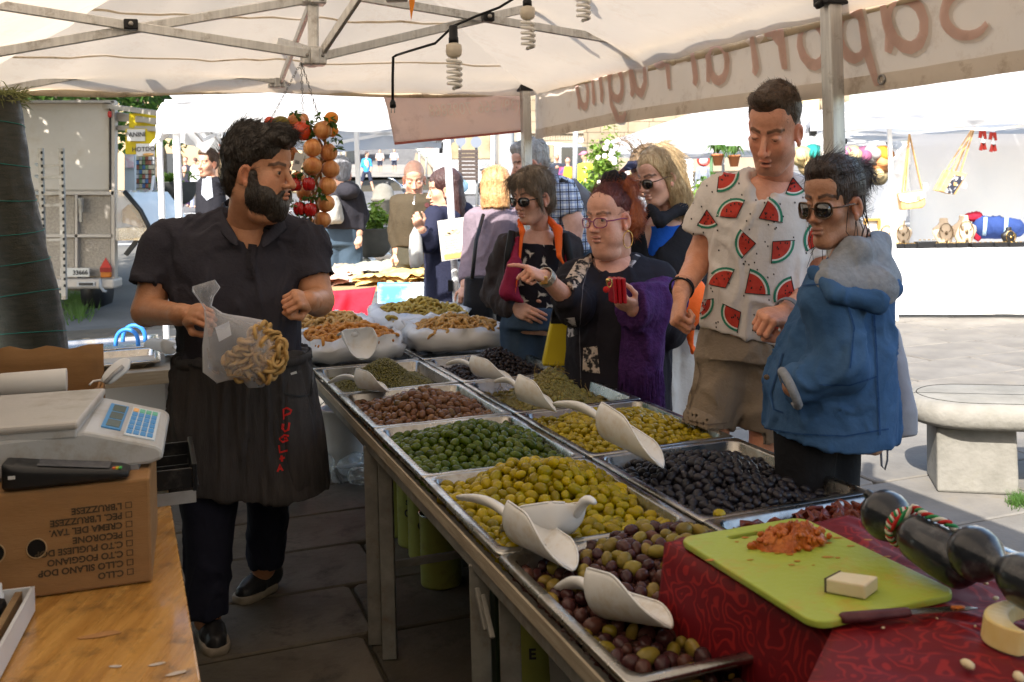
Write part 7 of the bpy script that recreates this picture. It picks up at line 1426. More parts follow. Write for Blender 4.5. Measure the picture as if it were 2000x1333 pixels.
# ------------------------------------------------------------------ people farther back, same builder at lower resolution
def bystander(label, px, yaw, pitch, Y, head_uv, s, top, topc, legc, skin=(.54,.31,.22), hairp=None, hairm=None, arms=(), foot=None, hk={}, tops=None, bot=None, q=.014, hh=.004, nk=None, fold=(.010,7,3)):
 """head_uv: head centre in the picture; top: torso sections (v, u, half width px, half depth m)"""
 S = [(v, u, hw, d, Y) for v, u, hw, d in top]; hd = dict(c=at(*head_uv, Y), s=s, rot=(yaw, pitch,0), neck=at(*(nk or (top[0][1], top[0][0]+6)), Y+.03), nr=.054, skin=skin, h=hh,**hk); kk = F/Y
 u_h, v_h = S[-1][1], S[-1][0]; hw = S[-1][2]; gv = foot or (1.5*kk+CY+8)
 lg = [[(at(u_h+g*hw*.45, v_h, Y),.085),(at(u_h+g*hw*.45,(v_h+gv)/2, Y-.02),.06),(at(u_h+g*hw*.42, gv-.08*kk, Y),.042),(at(u_h+g*hw*.42, gv-.03*kk, Y-.13),.035)] for g in (-1,1)]
 AR = [[(at(u, v, Y+dy), r) for u, v, dy, r in a] for a in arms]
 hands = [dict(c=a[-1][0], dir=(a[-1][0]-a[-2][0]), back=(0,-1,.2), pose='loose', side=1, s=.82, h=.006) for a in AR]
 p = person(label, at(u_h, gv, Y), hd, arms=AR, legs=lg, torso=loft([(c_, a*.85, b*.85) for c_, a, b in secs(S)]), hands=hands, skin=skin, bh=q)
 pr = [(loft(secs(S)),.03)]; pre = []
 for a in AR:pre+=[(cone(a[0][0], a[1][0], a[0][1]+.02, a[1][1]+.018),.02)]+([(cone(a[1][0], a[1][0].lerp(a[2][0],.86), a[1][1]+.018, a[2][1]+.014),.02),(sl_cut(a[1][0].lerp(a[2][0],.88), a[2][0]+(a[2][0]-a[1][0])*.4,.09),.005, 'd')] if hk.get('long',1) and len(a)>2 else [(sl_cut(a[0][0].lerp(a[1][0],.75), a[1][0],.1),.005, 'd')])
 P, Q, o = garment(tops or 'jumper', topc, p, pr,[(ell(hd['c']+Vector((0,0,-.135*s)),(.06,.075,.05)),.02)], h=q*.85, fold=fold, pre=pre)
 garment('trousers', legc, p,[(loft(secs([(v_h-6, u_h, hw*.92,.12, Y),(v_h+.12*kk, u_h, hw*.95,.13, Y)])),.02)]+[(cone(a[0][0], a[1][0],.095,.078),.02) for a in lg]+[(cone(a[1][0], a[2][0],.078,.066),.02) for a in lg], h=q, fold=fold)
 for a in lg:m = MB(); m.ell(a[2][0]+Vector((0,-.07,-.045)),(.045,.13,.04),10,7); m.build('shoe', BLACKP, p)
 if hairp:hair('hair', hd, p, hairm, hairp[0], hairp[1], h=hh*1.2, amp=.004, n=500, L=.05, r=.0016, flow=hairp[2], jit=.12, lift=.03, seed=int(Y*9), sel=lambda p, nn:(p[:,1]<.02)&(((p-np.array((0,-.03,0)))*nn).sum(1)>.05))
 return p, hd, P, Q, o
SHORT = (hp, BNC, crown_flow); LONGH = ([ell((0,-.018,.058),(.088,.106,.088)), loft([(Vector((0,-.035,.05)),.086,.085),(Vector((0,-.05,-.06)),.088,.075),(Vector((0,-.06,-.17)),.078,.055)])],[FACE(.080,.064,.118,.062), ell((0,.09,-.1),(.062,.085,.13)), ell((0,.02,-.12),(.045,.055,.06))], blow)
BOBH = (LONGH[0][:1]+[loft([(Vector((0,-.035,.05)),.088,.085),(Vector((0,-.045,-.04)),.092,.08),(Vector((0,-.045,-.10)),.086,.07)])], LONGH[1], blow)
def K(**k):return k
NAVY = cloth('navy_coat',(.020,.022,.045)); OLV = cloth('brown_sweater',(.055,.042,.026)); MAU = cloth('mauve_shirt',(.20,.155,.185), bump=.5); PLD = None
GRN = cloth('olive_trousers',(.055,.05,.035)); DKB = cloth('dark_blue_trousers',(.02,.035,.12)); JN2 = cloth('blue_jeans',(.045,.07,.10)); BLK2 = cloth('black_skirt',(.014,.014,.016))
p, h_, P, Q, o = bystander('bald man in brown zip sweater looking down at the packets',0,6,-18,6.9,(809,352),1.0,[(378,809,20,.08),(394,810,36,.13),(430,809,42,.15),(482,808,38,.14)], OLV, GRN, arms=[[(780,398,0,.05),(772,450,.02,.042),(776,492,-.05,.03)],[(838,398,0,.05),(846,450,.02,.042),(842,490,-.05,.03)]], hk=K(stubble=.4, eye=.001, brow=(.1,.07,.05)), tops='sweater')
bb_ = bvh_of(P, Q); decal('zip', ribbon([(810,382),(808,400)],1.4), STEEL, o, bb_,.004,6); decal('badge',[[(834+5*math.cos(a),401+5*math.sin(a)) for a in [k*PI/5 for k in range(10)]]], M('dark_badge',(.10,.03,.03),.8), o, bb_,.004,6)
p, h_, P, Q, o = bystander('dark-haired woman in navy hooded coat holding a white carrier bag',0,-82,-6,6.25,(868,374),1.0,[(400,870,20,.08),(416,872,34,.12),(470,870,42,.15),(560,870,44,.16),(598,868,42,.15)], NAVY, DKB, hairp=LONGH, hairm=hairmat('plum_brown',(.035,.014,.012)), arms=[[(850,424,-.12,.05),(836,476,-.2,.045),(822,446,-.3,.03)]], tops='coat', hk=K(open=.003))
garment('coat_hood', NAVY, p,[(ell(at(902,412,6.3),(.075,.09,.06)),.02)], h=.013)
t = thing('carrier_bag', 'white plastic carrier bag in the hand of the woman in navy', 'bag', at(815,440,5.9)); m = MB(); m.rings([[at(lp(814, u,1)+hw*math.cos(a), v+2*math.sin(a*3+i),5.95)+Vector((0,.05*math.sin(a)*(hw/16),0)) for a in [2*PI*k/20 for k in range(20)]] for i,(u, v, hw) in enumerate(((816,436,2),(812,450,6),(812,462,12),(812,490,14),(814,515,14),(812,522,9)))], cap1=True); m.build('bag_body', M('thin_white_plastic',(.62,.62,.60),.3, col2=(.52,.52,.50), scale=14, trans=.4, bump=.4, bscale=20), t)
p, h_, P, Q, o = bystander('woman seen from behind with ginger-blond bob and mauve shirt',0,172,-4,5.9,(970,374),1.02,[(398,972,22,.08),(416,968,40,.13),(470,964,48,.15),(560,960,48,.15)], MAU, BLK2, hairp=BOBH, hairm=hairmat('strawberry',(.36,.17,.06),(.56,.32,.14)), arms=[[(928,428,0,.05),(918,500,.05,.045),(908,560,-.1,.03)],[(1008,426,0,.05),(1014,500,.05,.045),(1010,560,0,.03)]], tops='shirt', hh=.005)
t = thing('shoulder_bag', 'black rucksack bag hanging beside the woman in mauve', 'bag', at(935,600,5.6)); garment('sack', cloth('black_nylon',(.013,.013,.015), rough=.5), t,[(loft(secs([(540,934,26,.07,5.6),(590,936,33,.1,5.6),(640,938,34,.1,5.6),(654,938,30,.08,5.6)]), pw=3),.01)], h=.012); m = MB(); m.tube([at(922,545,5.5), at(930,470,5.6), at(944,420,5.75)],.012,6); m.tube([at(948,650,5.6), at(960,672,5.6), at(966,655,5.6), at(958,620,5.6)],.006,6); m.build('strap', BLACKP, t)
p, h_, P, Q, o = bystander('person in dark hooded jacket with pale rucksack behind the onions',0,-150,-4,7.1,(664,344),.98,[(362,668,18,.08),(376,668,32,.12),(420,668,40,.14),(446,666,38,.14)], cloth('dark_hoodie',(.022,.021,.027)), JN2, hairp=SHORT, hairm=hairmat('steel_grey',(.12,.12,.13),(.24,.24,.26)), arms=[[(694,384,0,.05),(704,420,.03,.045),(700,458,-.05,.03)]], tops='hoodie', hh=.005)
garment('hood', cloth('dark_hood',(.024,.023,.03)), p,[(ell(at(680,372,6.98),(.085,.08,.07)),.02)], h=.014)
t = thing('rucksack', 'small pale grey rucksack on the person behind the onions', 'bag', at(645,415,6.85)); garment('sack', cloth('pale_canvas',(.36,.35,.32), bump=.5), t,[(loft(secs([(383,646,12,.06,6.9),(400,646,20,.09,6.9),(430,648,22,.09,6.9),(437,648,18,.07,6.9)]), pw=3),.01)], h=.012)
p, h_, P, Q, o = bystander('bearded man in dark blazer and pale shirt behind the seller',0,-22,0,9.2,(405,322),1.05,[(345,408,16,.08),(356,410,28,.12),(400,412,30,.13),(450,412,28,.13)], cloth('blazer',(.018,.018,.024)), BLK2, hairp=SHORT, hairm=hairmat('mid_brown',(.05,.028,.016)), tops='blazer', hk=K(stubble=.7), hh=.005, q=.016); bz = bvh_of(P, Q); decal('shirt_front',[[(396,346),(412,346),(416,385),(404,392),(394,380)]], M('pale_shirt',(.42,.46,.54),.8), o, bz,.006,8)
PLD = bpy.data.materials.new('plaid_shirt'); PLD.use_nodes = True ; n = PLD.node_tree.nodes; L = PLD.node_tree.links; b = n['Principled BSDF']; tc = n.new('ShaderNodeTexCoord'); prev = None
for i,(sc_, c_, dirn, w_) in enumerate(((14,(.10,.16,.34,1), 'X',.60),(14,(.10,.16,.34,1), 'Z',.60),(14,(.015,.02,.05,1), 'X',.93),(14,(.015,.02,.05,1), 'Z',.93))):
 wv = n.new('ShaderNodeTexWave'); wv.bands_direction = dirn; wv.inputs['Scale'].default_value = sc_*(1 if i<2 else .5); L.new(tc.outputs['Object'], wv.inputs[0]); gt = n.new('ShaderNodeMath'); gt.operation = 'GREATER_THAN'; gt.inputs[1].default_value = w_; L.new(wv.outputs['Fac'], gt.inputs[0])
 ml = n.new('ShaderNodeMath'); ml.operation = 'MULTIPLY'; ml.inputs[1].default_value = .55 if i<2 else .9; L.new(gt.outputs[0], ml.inputs[0]); mx = n.new('ShaderNodeMix'); mx.data_type = 'RGBA'; L.new(ml.outputs[0], mx.inputs[0]); mx.inputs[7].default_value = c_
 if prev is None:mx.inputs[6].default_value = (.66,.69,.70,1)
 else:L.new(prev, mx.inputs[6])
 prev = mx.outputs[2]
L.new(prev, b.inputs['Base Color']); b.inputs['Roughness'].default_value = .85
p, h_, P, Q, o = bystander('grey-haired man in white and blue plaid shirt leaning forward',0,-80,-14,5.4,(1036,322),1.0,[(348,1066,22,.08),(366,1082,40,.13),(420,1100,44,.15),(500,1112,44,.15)], PLD, JN2, hairp=SHORT, hairm=hairmat('salt_grey',(.24,.21,.18),(.42,.40,.37)), arms=[[(1096,378,-.16,.062),(1122,436,-.2,.052),(1118,505,-.25,.036)]], tops='plaid_shirt', hk=K(long=0), skin=(.62,.36,.27), nk=(1060,356), hh=.005)
t = thing('rucksack', 'dark grey hiking rucksack on the man in the plaid shirt', 'bag', at(1150,420,5.6)); garment('sack', cloth('grey_nylon',(.06,.06,.07),(.15,.15,.15), scale=4), t,[(loft(secs([(352,1112,14,.08,5.66),(390,1138,26,.12,5.66),(440,1148,28,.13,5.66),(500,1150,26,.12,5.66)])),.02)], h=.014, fold=(.014,8,4)); MB().tube([at(1094,352,5.2), at(1118,365,5.22), at(1140,420,5.4)],.016,6).build('strap', BLACKP, t)
p, h_, P, Q, o = bystander('woman in navy visor with windblown dark hair behind the blonde woman',0,-66,-16,5.1,(1268,338),1.0,[(400,1288,20,.08),(420,1290,38,.12),(500,1296,44,.14),(600,1296,44,.14)], cloth('dark_top',(.02,.02,.024)), BLK2, hairp=BOBH, hairm=hairmat('tan_brown',(.10,.06,.03),(.2,.13,.07)), hh=.005)
m = MB(); m.rings([[hl(h_,(lp(-.075,.075, i/12),.06+.085*math.sin(PI*i/12)*f+.02*math.sin(PI*i/12),.082-.03*f)) for i in range(13)] for f in (0,.5,1)], closed=False); m.build('visor', NAVY, p, thick=.006)
m = MB(); rg = random.Random(8)
for i in range(16):q = hl(h_,(rg.uniform(-.05,.05), rg.uniform(0,.08),.12)); m.tube([q, q+Vector((-.03+rg.uniform(-.02,.02),0,.05)), q+Vector((-.08+rg.uniform(-.03,.03),0,.06+rg.uniform(-.02,.04))), q+Vector((-.11+rg.uniform(-.03,.03),0,.02+rg.uniform(-.04,.05)))],[.0025,.002,.0015,.0006],4)
m.build('windblown_hair', HAIRM['tan_brown'], p)
def figure(label, u, vf, hpx, yaw, topc, legc, skin=(.5,.3,.22), hairc=(.04,.025,.018), shorts=False, walk=0., hat=None, pack=None, arm=None, H=1.7, bald=False):
 Y = H*F/hpx; k = F/Y; U = lambda x, z:at(u+x*k, vf-z*k, Y); f = H/1.72; root = thing('person', label, 'person', U(0,0)); pr = []
 sy = math.copysign(1, math.sin(R_(yaw))) if abs(math.sin(R_(yaw)))>.3 else 0; hw = .19 if not sy else .14
 hd = U(.02*sy,1.60*f); pr+=[(ell(hd,(.078,.085,.112)),.01),(cone(U(0,1.38*f), U(.01*sy,1.52*f),.055,.05),.02),(ell(hd+Vector((.06*sy,-.075*(1-abs(sy)),-.02)),(.03,.03,.03)),.02)]
 L_ = [(U(g*.085,.88*f), U(g*.09+walk*g*.12,.48*f), U(g*.09+walk*g*.26-(.08*walk if g<0 else 0),.05)) for g in (-1,1)]
 for a, b_, c_ in L_:pr+=[(cone(a, b_,.075,.055),.02),(cone(b_, c_,.052,.036),.02),(cone(c_, c_+Vector((.1*sy,-.1*(1-abs(sy)),-.02)),.04,.035),.02)]
 A_ = [(U(g*hw,1.36*f), U(g*(hw+.06),1.08*f), U(g*(hw+.03)+(arm or 0),.88*f+(.3 if arm else 0))) for g in (-1,1)]
 for a, b_, c_ in A_:pr+=[(cone(a, b_,.045,.04),.02),(cone(b_, c_,.038,.035),.02)]
 pr.append((cone(U(0,1.30*f), U(0,.95*f),.13,.12),.03)); lo, hi = box_of([q[0] for q in pr]); h_ = .022; F_ = Fld(lo, hi, h_)
 for a, b_ in pr:F_.put(a, b_)
 P, Q = F_.mesh(1); put_mesh('body', P, Q, SKIN, root, np.ones((len(P),3))*np.array(skin))
 garment('jacket', topc, root,[(loft([(U(0,1.44*f),.09,.08),(U(0,1.36*f), hw,.12),(U(0,1.1*f), hw*.95,.13),(U(0,.86*f), hw*.92,.125)]),.02)]+[(cone(a, b_,.062,.054),.02) for a, b_, c_ in A_]+[(cone(b_, b_.lerp(c_,.8),.053,.048),.02) for a, b_, c_ in A_ if not shorts], h=.024, fold=(.012,7,2))
 garment('trousers', legc, root,[(loft([(U(0,.92*f), hw*.85,.115),(U(0,.8*f), hw*.88,.12)]),.02)]+[(cone(a, a.lerp(b_,.9 if shorts else 1),.088,.075),.02) for a, b_, c_ in L_]+([] if shorts else [(cone(b_, c_,.07,.06),.02) for a, b_, c_ in L_]), h=.024, fold=(.008,7,2))
 if not bald:garment('hair', hairmat('far_%.2f'%hairc[0], hairc), root,[(ell(hd+Vector((-.02*sy,.02*(1-abs(sy)),.035)),(.086,.092,.09)),.01)],[(ell(hd+Vector((.07*sy,-.09*(1-abs(sy))*(1 if math.cos(R_(yaw))>-.5 else -9),-.03)),(.06,.07,.09)),.01)], h=.02, fold=None)
 if hat:garment('cap', hat, root,[(ell(hd+Vector((0,0,.06)),(.092,.1,.065)),.01),(ell(hd+Vector((.09*sy,-.09*(1-abs(sy)),.045)),(.07,.08,.014)),.01)], h=.018, fold=None)
 if pack:garment('rucksack', pack, root,[(loft([(U(-.13*sy,1.42*f)+Vector((0,.12*(abs(sy))-.14*(1-abs(sy)),0)),.11,.08),(U(-.15*sy,1.15*f)+Vector((0,-.15*(1-abs(sy)),0)),.15,.11),(U(-.13*sy,.98*f)+Vector((0,-.13*(1-abs(sy)),0)),.12,.08)], pw=3),.02)], h=.024, fold=(.012,8,3))
 return root
c = cloth
AZ = c('azure',(.04,.24,.50)); DSH = c('dark_shorts',(.03,.035,.06)); PLAIDP = c('pale_check',(.55,.45,.42)); YEL = c('neon_yellow',(.55,.62,.05)); ORP = c('orange_pack',(.62,.30,.03)); GRJ = c('grey_hood_jacket',(.20,.22,.26)); WHT = c('white_top',(.65,.64,.63))
figure('man in azure jacket and shorts walking across the street',716,378,82,60, AZ, DSH, shorts=True, walk=.8); figure('boy in check shirt standing before the steps',742,336,43,0, PLAIDP, DSH, hairc=(.2,.13,.08), shorts=True, H=1.45); figure('boy in pale blue shirt standing right of the other boy',770,336,44,0, c('pale_blue',(.40,.46,.56)), DSH, hairc=(.16,.12,.08), shorts=True, H=1.45)
figure('man in bright blue jacket on the lower steps',763,309,33,0, AZ, DSH, arm=.05); figure('dark figure coming down the upper steps',761,278,34,0, NAVY, DSH)
figure('smiling bald man in dark jacket by the minibus',1088,412,112,-10, c('dark_grey',(.03,.035,.05)), DSH, skin=(.34,.18,.12), bald=True); figure('hiker with an orange rucksack seen from behind',1109,420,114,180, c('red_blue',(.35,.04,.05),(.03,.08,.25), scale=3), DSH, hairc=(.03,.02,.016), pack=ORP); figure('cyclist in neon yellow jacket and pink cap with black rucksack',1143,432,136,-60, YEL, DSH, hat=c('pink_cap',(.62,.18,.28)), pack=c('black_pack',(.015,.015,.018)))
figure('man in grey hooded jacket and cap among the plants',1374,424,118,70, GRJ, JN2, hat=c('pale_cap',(.45,.45,.42)), hairc=(.3,.3,.3)); figure('woman in dark top with sunglasses far behind the white pole',362,404,98,0, c('dark_top2',(.03,.03,.04)), c('purple_trousers',(.05,.03,.08)), hairc=(.12,.05,.03)); figure('woman in white blouse and sunglasses far behind the blazer man',381,406,98,-20, WHT, c('blue_print',(.12,.18,.40),(.5,.5,.5), scale=20), hairc=(.07,.03,.02))
figure('person in black standing by the postcard rack',280,412,80,180, c('black_coat',(.014,.014,.016)), BLK2)
# ------------------------------------------------------------------ hanging garland of onions
ONM = M('onion_skin',(.48,.14,.03),.38, col2=(.74,.36,.13), scale=6, stretch=(9,9,.6), coat=.3, bump=.12, bscale=30, rand=((.85,.8,.8),(1.1,1.1,1.1)))
ORF = M('orange_peel',(.75,.25,.02),.45, bump=.15, bscale=120); TOF = M('tomato_skin',(.62,.06,.015),.25, coat=.4); PEP = M('pepper_red',(.45,.012,.012),.2, coat=.5); PEAR = M('pear_skin',(.16,.13,.02),.35, col2=(.22,.17,.03)); STRAW = M('straw',(.35,.20,.08),.8, col2=(.25,.13,.05), scale=30)
gl_ = thing('onion_garland', 'hanging garland of onions peppers and citrus on thin chains', 'garland', at(600,300,3.85)); YG_ = 3.85
def ball(name, u, v, r, mat, dy=0., sq=.94, M_=None):
 m = MB(); R = r*1.1*YG_/F; c = at(u, v, YG_+dy); rg = random.Random(int(u*v)); Mx = Euler((rg.uniform(-.7,.7), rg.uniform(-.7,.7), rg.uniform(0,6))).to_matrix(); n = 20
 V = [c+Mx@Vector((0,0,-R*sq*.95))]
 m.rings([[c+Mx@Vector((R*math.cos(p)*math.cos(a)*(1+.012*math.sin(a*9)), R*math.cos(p)*math.sin(a)*(1+.012*math.sin(a*9)), R*sq*(math.sin(p)+(.16*max(0, math.sin(p)-.8)*5 if name=='onion' else 0)))) for a in [2*PI*k/n for k in range(n)]] for p in [-PI/2*.98+PI*.98*i/11 for i in range(12)]], cap0=True, cap1=True)
 return m.build(name, mat, gl_)
for u, v, r, dy in ((578,238,16,0),(630,255,17,-.03),(610,290,16.5,-.05),(642,299,16,0),(610,325,17,-.05),(646,331,16.5,0),(640,364,16.5,0),(637,398,16,0),(630,430,15.5,0),(622,462,14,0),(590,236,13,.08),(595,378,15,.06),(582,350,14,.08),(566,300,15,.1),(605,440,13,.08)):ball('onion', u, v, r, ONM, dy)
for u, v, r, mt, nm_ in ((591,256,18.5, TOF, 'tomato'),(647,232,13, ORF, 'orange'),(648,256,12, ORF, 'orange'),(566,260,12, ORF, 'orange'),(527,238,10, TOF, 'tomato')):ball(nm_, u, v, r, mt,-.03 if r>15 else .03)
m = MB(); m.ell(at(548,240,3.84),(.034,.03,.026)); m.ell(at(560,243,3.84),(.024,.022,.022)); m.build('pear', PEAR, gl_)
for u, v in ((577,361),(603,360),(585,408),(606,410)):
 m = MB(); c_ = at(u, v,3.80)
 for k in range(4):m.ell(c_+Vector((.010*math.cos(k*PI/2+.6),.010*math.sin(k*PI/2+.6),0)),(.016,.016,.026),10,8)
 m.tube([c_+Vector((0,0,.02)), c_+Vector((.004,0,.04))],.003,5); m.build('pepper', PEP, gl_)
m = MB(); rg = random.Random(3)
for s_ in range(3):m.tube([at(lp(628,610, i/24)+7*math.sin(i*.55+s_*2.1)+(12 if i<8 else 0)*math.sin(i*.4), lp(270,460, i/24),3.87+.008*math.cos(i*.55+s_*2.1)) for i in range(25)],.006,6)
for i in range(120):p = at(rg.gauss(600,26), rg.uniform(250,440),3.88+rg.uniform(0,.06)); m.tube([p, p+Vector((rg.uniform(-.03,.03),0, rg.uniform(-.03,.03)))],.0016,4)
m.build('straw_plait', STRAW, gl_)
m = MB()
for (u, v) in ((578,222),(600,240),(622,232),(640,236),(612,258),(655,290),(600,270),(568,340),(590,340),(610,335),(575,395),(600,392),(625,385),(595,425),(652,270),(560,395)):leaves(m, at(u, v,3.80),(.022,.02,.018),16,.03, rg)
m.build('leaves', LEAFG, gl_)
t_ = MB(); q = [at(u, v,3.74) for u, v in ((577,298),(594,301),(587,336),(569,332))]; t_.add(q,[(3,2,1,0)]); o = t_.build('price_tag', PAP, gl_, thick=.001)
for i in range(9):m = MB(); a = lp(.22,.72, i/9); m.add([q[0].lerp(q[1], a).lerp(q[3].lerp(q[2], a), f)+Vector((0,-.002,0)) for a, f in ((a,.42),(a+.03*(1+i%2)*.6,.42),(a+.03*(1+i%2)*.6,.62),(a,.62))],[(0,1,2,3)]); m.build('barcode_bar', INK, o)
for (u1, v1) in ((528,236),(592,224),(622,226)):
 m = MB(); p0, p1 = at(588,122,3.52), at(u1, v1,3.80); N = 15
 for i in range(N):
  c0 = p0.lerp(p1,(i+.5)/N); x, y, z = basis(p1-p0); e = x if i%2 else z; m.tube([c0+y*(.009*math.cos(a))+e*(.0042*math.sin(a)) for a in [2*PI*k/8 for k in range(8)]],.0014,4, True)
 m.build('chain', ALU_D, gl_)
 # ------------------------------------------------------------------ boxes placed by where they are seen, with real depth behind the seen face
def pq(u0, v0, u1, v1, Y, d, m=None, sk=0.):
 m = m or MB(); a = [at(u, v, Y) for u, v in ((u0, v1),(u1, v1),(u1, v0),(u0, v0))]; b = [p+Vector((sk*d, d,0)) for p in a]
 return m.add(a+b,[(0,1,2,3),(7,6,5,4),(0,4,5,1),(1,5,6,2),(2,6,7,3),(3,7,4,0)])
def pb(name, u0, v0, u1, v1, Y, d, mat, par=None, sk=0.,**k):return pq(u0, v0, u1, v1, Y, d, None, sk).build(name, mat, par,**k)
def mt(n_, c_, r=.6,**k):return M(n_, c_, r,**k)
GLS = mt('dark_glass',(.02,.025,.03),.08, spec=.8); GLB = mt('bus_window',(.16,.13,.08),.12, col2=(.28,.23,.15), scale=1.5, spec=.8); BUSW = mt('bus_white',(.44,.45,.46),.3, coat=.2, col2=(.39,.40,.42), scale=.8); POLE = mt('grey_pole',(.22,.23,.24),.5, col2=(.27,.28,.29), scale=5); CONC = mt('concrete',(.145,.136,.116),.85, col2=(.20,.188,.164), scale=5, bump=.4, bscale=40, dirt=(.16,.15,.12), dscale=7)
CREAM = mt('cream_wall',(.24,.195,.14),.9, col2=(.28,.235,.18), scale=.8, bump=.2, bscale=8); STONEW = mt('pale_stone',(.22,.178,.122),.9, col2=(.265,.22,.16), scale=1.2, rand=((.85,.83,.8),(1,1,1),(1.1,1.08,1.05)), bump=.4, bscale=9)
def marquee(label, P00, P10, P11, P01, ez, pz, val=.22, posts=(), inner=True):
 t = thing('marquee', label, 'tent',(0,0,0)); cs4 = [Vector(p) for p in (P00, P10, P11, P01)]; cen = sum(cs4, Vector((0,0,0)))/4; ap = Vector((cen.x, cen.y, pz))
 for i in range(4):
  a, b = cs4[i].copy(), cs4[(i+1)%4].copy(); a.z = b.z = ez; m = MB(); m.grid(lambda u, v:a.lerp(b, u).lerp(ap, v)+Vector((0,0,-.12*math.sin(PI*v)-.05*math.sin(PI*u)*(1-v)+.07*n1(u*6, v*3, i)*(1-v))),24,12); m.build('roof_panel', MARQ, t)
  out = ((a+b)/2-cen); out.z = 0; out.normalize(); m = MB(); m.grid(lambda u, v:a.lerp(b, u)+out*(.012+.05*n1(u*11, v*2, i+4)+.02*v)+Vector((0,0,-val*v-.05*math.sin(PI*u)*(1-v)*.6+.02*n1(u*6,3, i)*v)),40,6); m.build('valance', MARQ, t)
  for s_ in (0,1):
   p, q = (a.lerp(b,.0), a.lerp(b,.5)) if s_==0 else (a.lerp(b,.5), a.lerp(b,1)); o_ = out*-.05; z0, z1 = Vector((0,0,-.03)), Vector((0,0,-.2))
   for e, f in ((z0, z1),(z1, z0)):m = MB(); m.bar(p+o_+e, q+o_+f,.018,.03); m.build('truss_bar', WHITEP, t)
  m = MB(); m.box((a+out*-.05)+Vector((0,0,-.15)),(.07,.07,.09)); m.build('corner_bracket', BLACKP, t, bev=.01)
 for p in posts:m = MB(); m.bar(Vector((p[0], p[1], ez-.05)), Vector((p[0]+.02, p[1],0)),.042,.042); m.build('post', WHITEP, t, bev=.006)
 return t
pA = [at(u,255, Y) for u, Y in ((322,6.7),(905,6.5),(862,9.4),(428,9.6))]
lpst = at(345,300,6.7); l2 = at(312,300,8.3); rp = at(697,300,8.8)
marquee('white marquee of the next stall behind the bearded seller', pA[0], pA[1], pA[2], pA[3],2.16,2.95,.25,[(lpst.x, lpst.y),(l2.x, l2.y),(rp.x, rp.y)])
t = thing('corner_drape', 'gathered white tarpaulin tied at the left corner of the marquee', 'tarpaulin', at(330,220,6.6)); garment('drape', WCANVAS, t,[(loft([(at(330,200,6.75),.05,.06),(at(322,225,6.72),.07,.07),(at(318,250,6.72),.055,.06),(at(315,272,6.72),.02,.03)]),.02),(cone(at(312,262,6.7), at(314,276,6.7),.03,.012),.02),(cone(at(320,262,6.7), at(296,284,6.6),.014,.012),.02)], h=.014, fold=(.03,9,3))
st = thing('goods_table', 'table with red cloth front and packed goods beyond the cracker bags', 'table',(0,0,0)); TW = mt('table_board',(.33,.22,.12),.7); tl0, tr0, tl1, tr1 = at(560,556,6.3), at(844,556,6.3), at(600,498,9.), at(756,498,9.)
m = MB(); zt = .90; m.add([(p.x, p.y, z) for z in (zt-.03, zt) for p in (tl0, tr0, tr1, tl1)],[(3,2,1,0),(4,5,6,7),(0,1,5,4),(1,2,6,5),(2,3,7,6),(3,0,4,7)]); m.build('top', TW, st)
for p in (tr0, tr1, tl0):m = MB(); m.bar((p.x-.04, p.y+.05, zt),(p.x-.04, p.y+.05,0),.05,.05); m.build('leg', TW, st)
m = MB(); m.grid(lambda u, v:at(lp(560, lp(735,712, v), u), lp(560,650, v)+14*math.sin(PI*u)*(1-v)*.6,6.26)+Vector((0,.03*n1(u*8, v*2,3)-.02*v,0)),40,8); one('red_cloth', 'bright red cloth hanging before the goods table', 'cloth', m, mt('bright_red_cloth',(.55,.012,.03),.8, bump=.3, bscale=40), thick=.003)
m = MB(); m.grid(lambda u, v:at(lp(738,845, u), lp(552,640, v),6.22)+Vector((0,.01*n1(u*3, v*3),0)),10,8); one('picture_sheet', 'printed sheet of blue sky and clouds fixed below the packets', 'poster', m, mt('sky_print',(.10,.32,.66),.35, col2=(.68,.78,.82), scale=4.5, detail=7, lo=.45, hi=.62), thick=.003)
rg = random.Random(12); PKY = mt('flat_biscuit',(.62,.38,.10),.5, col2=(.70,.52,.22), scale=14, bump=.2); PKR = mt('pale_red_packet',(.50,.22,.16),.4, col2=(.62,.45,.36), scale=20); PKC = mt('clear_packet',(.42,.42,.33),.2, col2=(.60,.58,.52), scale=16, coat=.6, bump=.4, bscale=30); PKB = mt('blue_packet',(.08,.16,.34),.3, col2=(.3,.38,.5), scale=20, coat=.4); PKW = mt('brown_packet',(.34,.25,.16),.4, col2=(.5,.42,.33), scale=18, coat=.4)
def packs(nm_, lab, mat, n, u0, u1, Y0, Y1, sz, zr, grp):
 ms = []
 for i in range(3):m = MB(); m.grid(lambda u, v:Vector(((u-.5)*sz[0],(v-.5)*sz[1], sz[2]*max(0,1-abs(2*u-1)**4)*max(0,1-abs(2*v-1)**4)+.012*n1(u*5+i*3, v*5))),8,6); me = m.mesh(nm_); me['sh'] = 1; me.materials.append(mat); ms.append(me)
 for i in range(n):
  Y = rg.uniform(Y0, Y1); u = rg.uniform(u0+(Y-6.3)*8, u1-(Y-6.3)*32); p = at(u,500, Y); o = bpy.data.objects.new(nm_, ms[i%3]); C.objects.link(o); o.location = (p.x, p.y, zt+.01+rg.uniform(*zr)); o.rotation_euler = (rg.uniform(-.2,.25), rg.uniform(-.2,.2), rg.uniform(-.6,.6)); tag(o, lab, 'packet', grp)
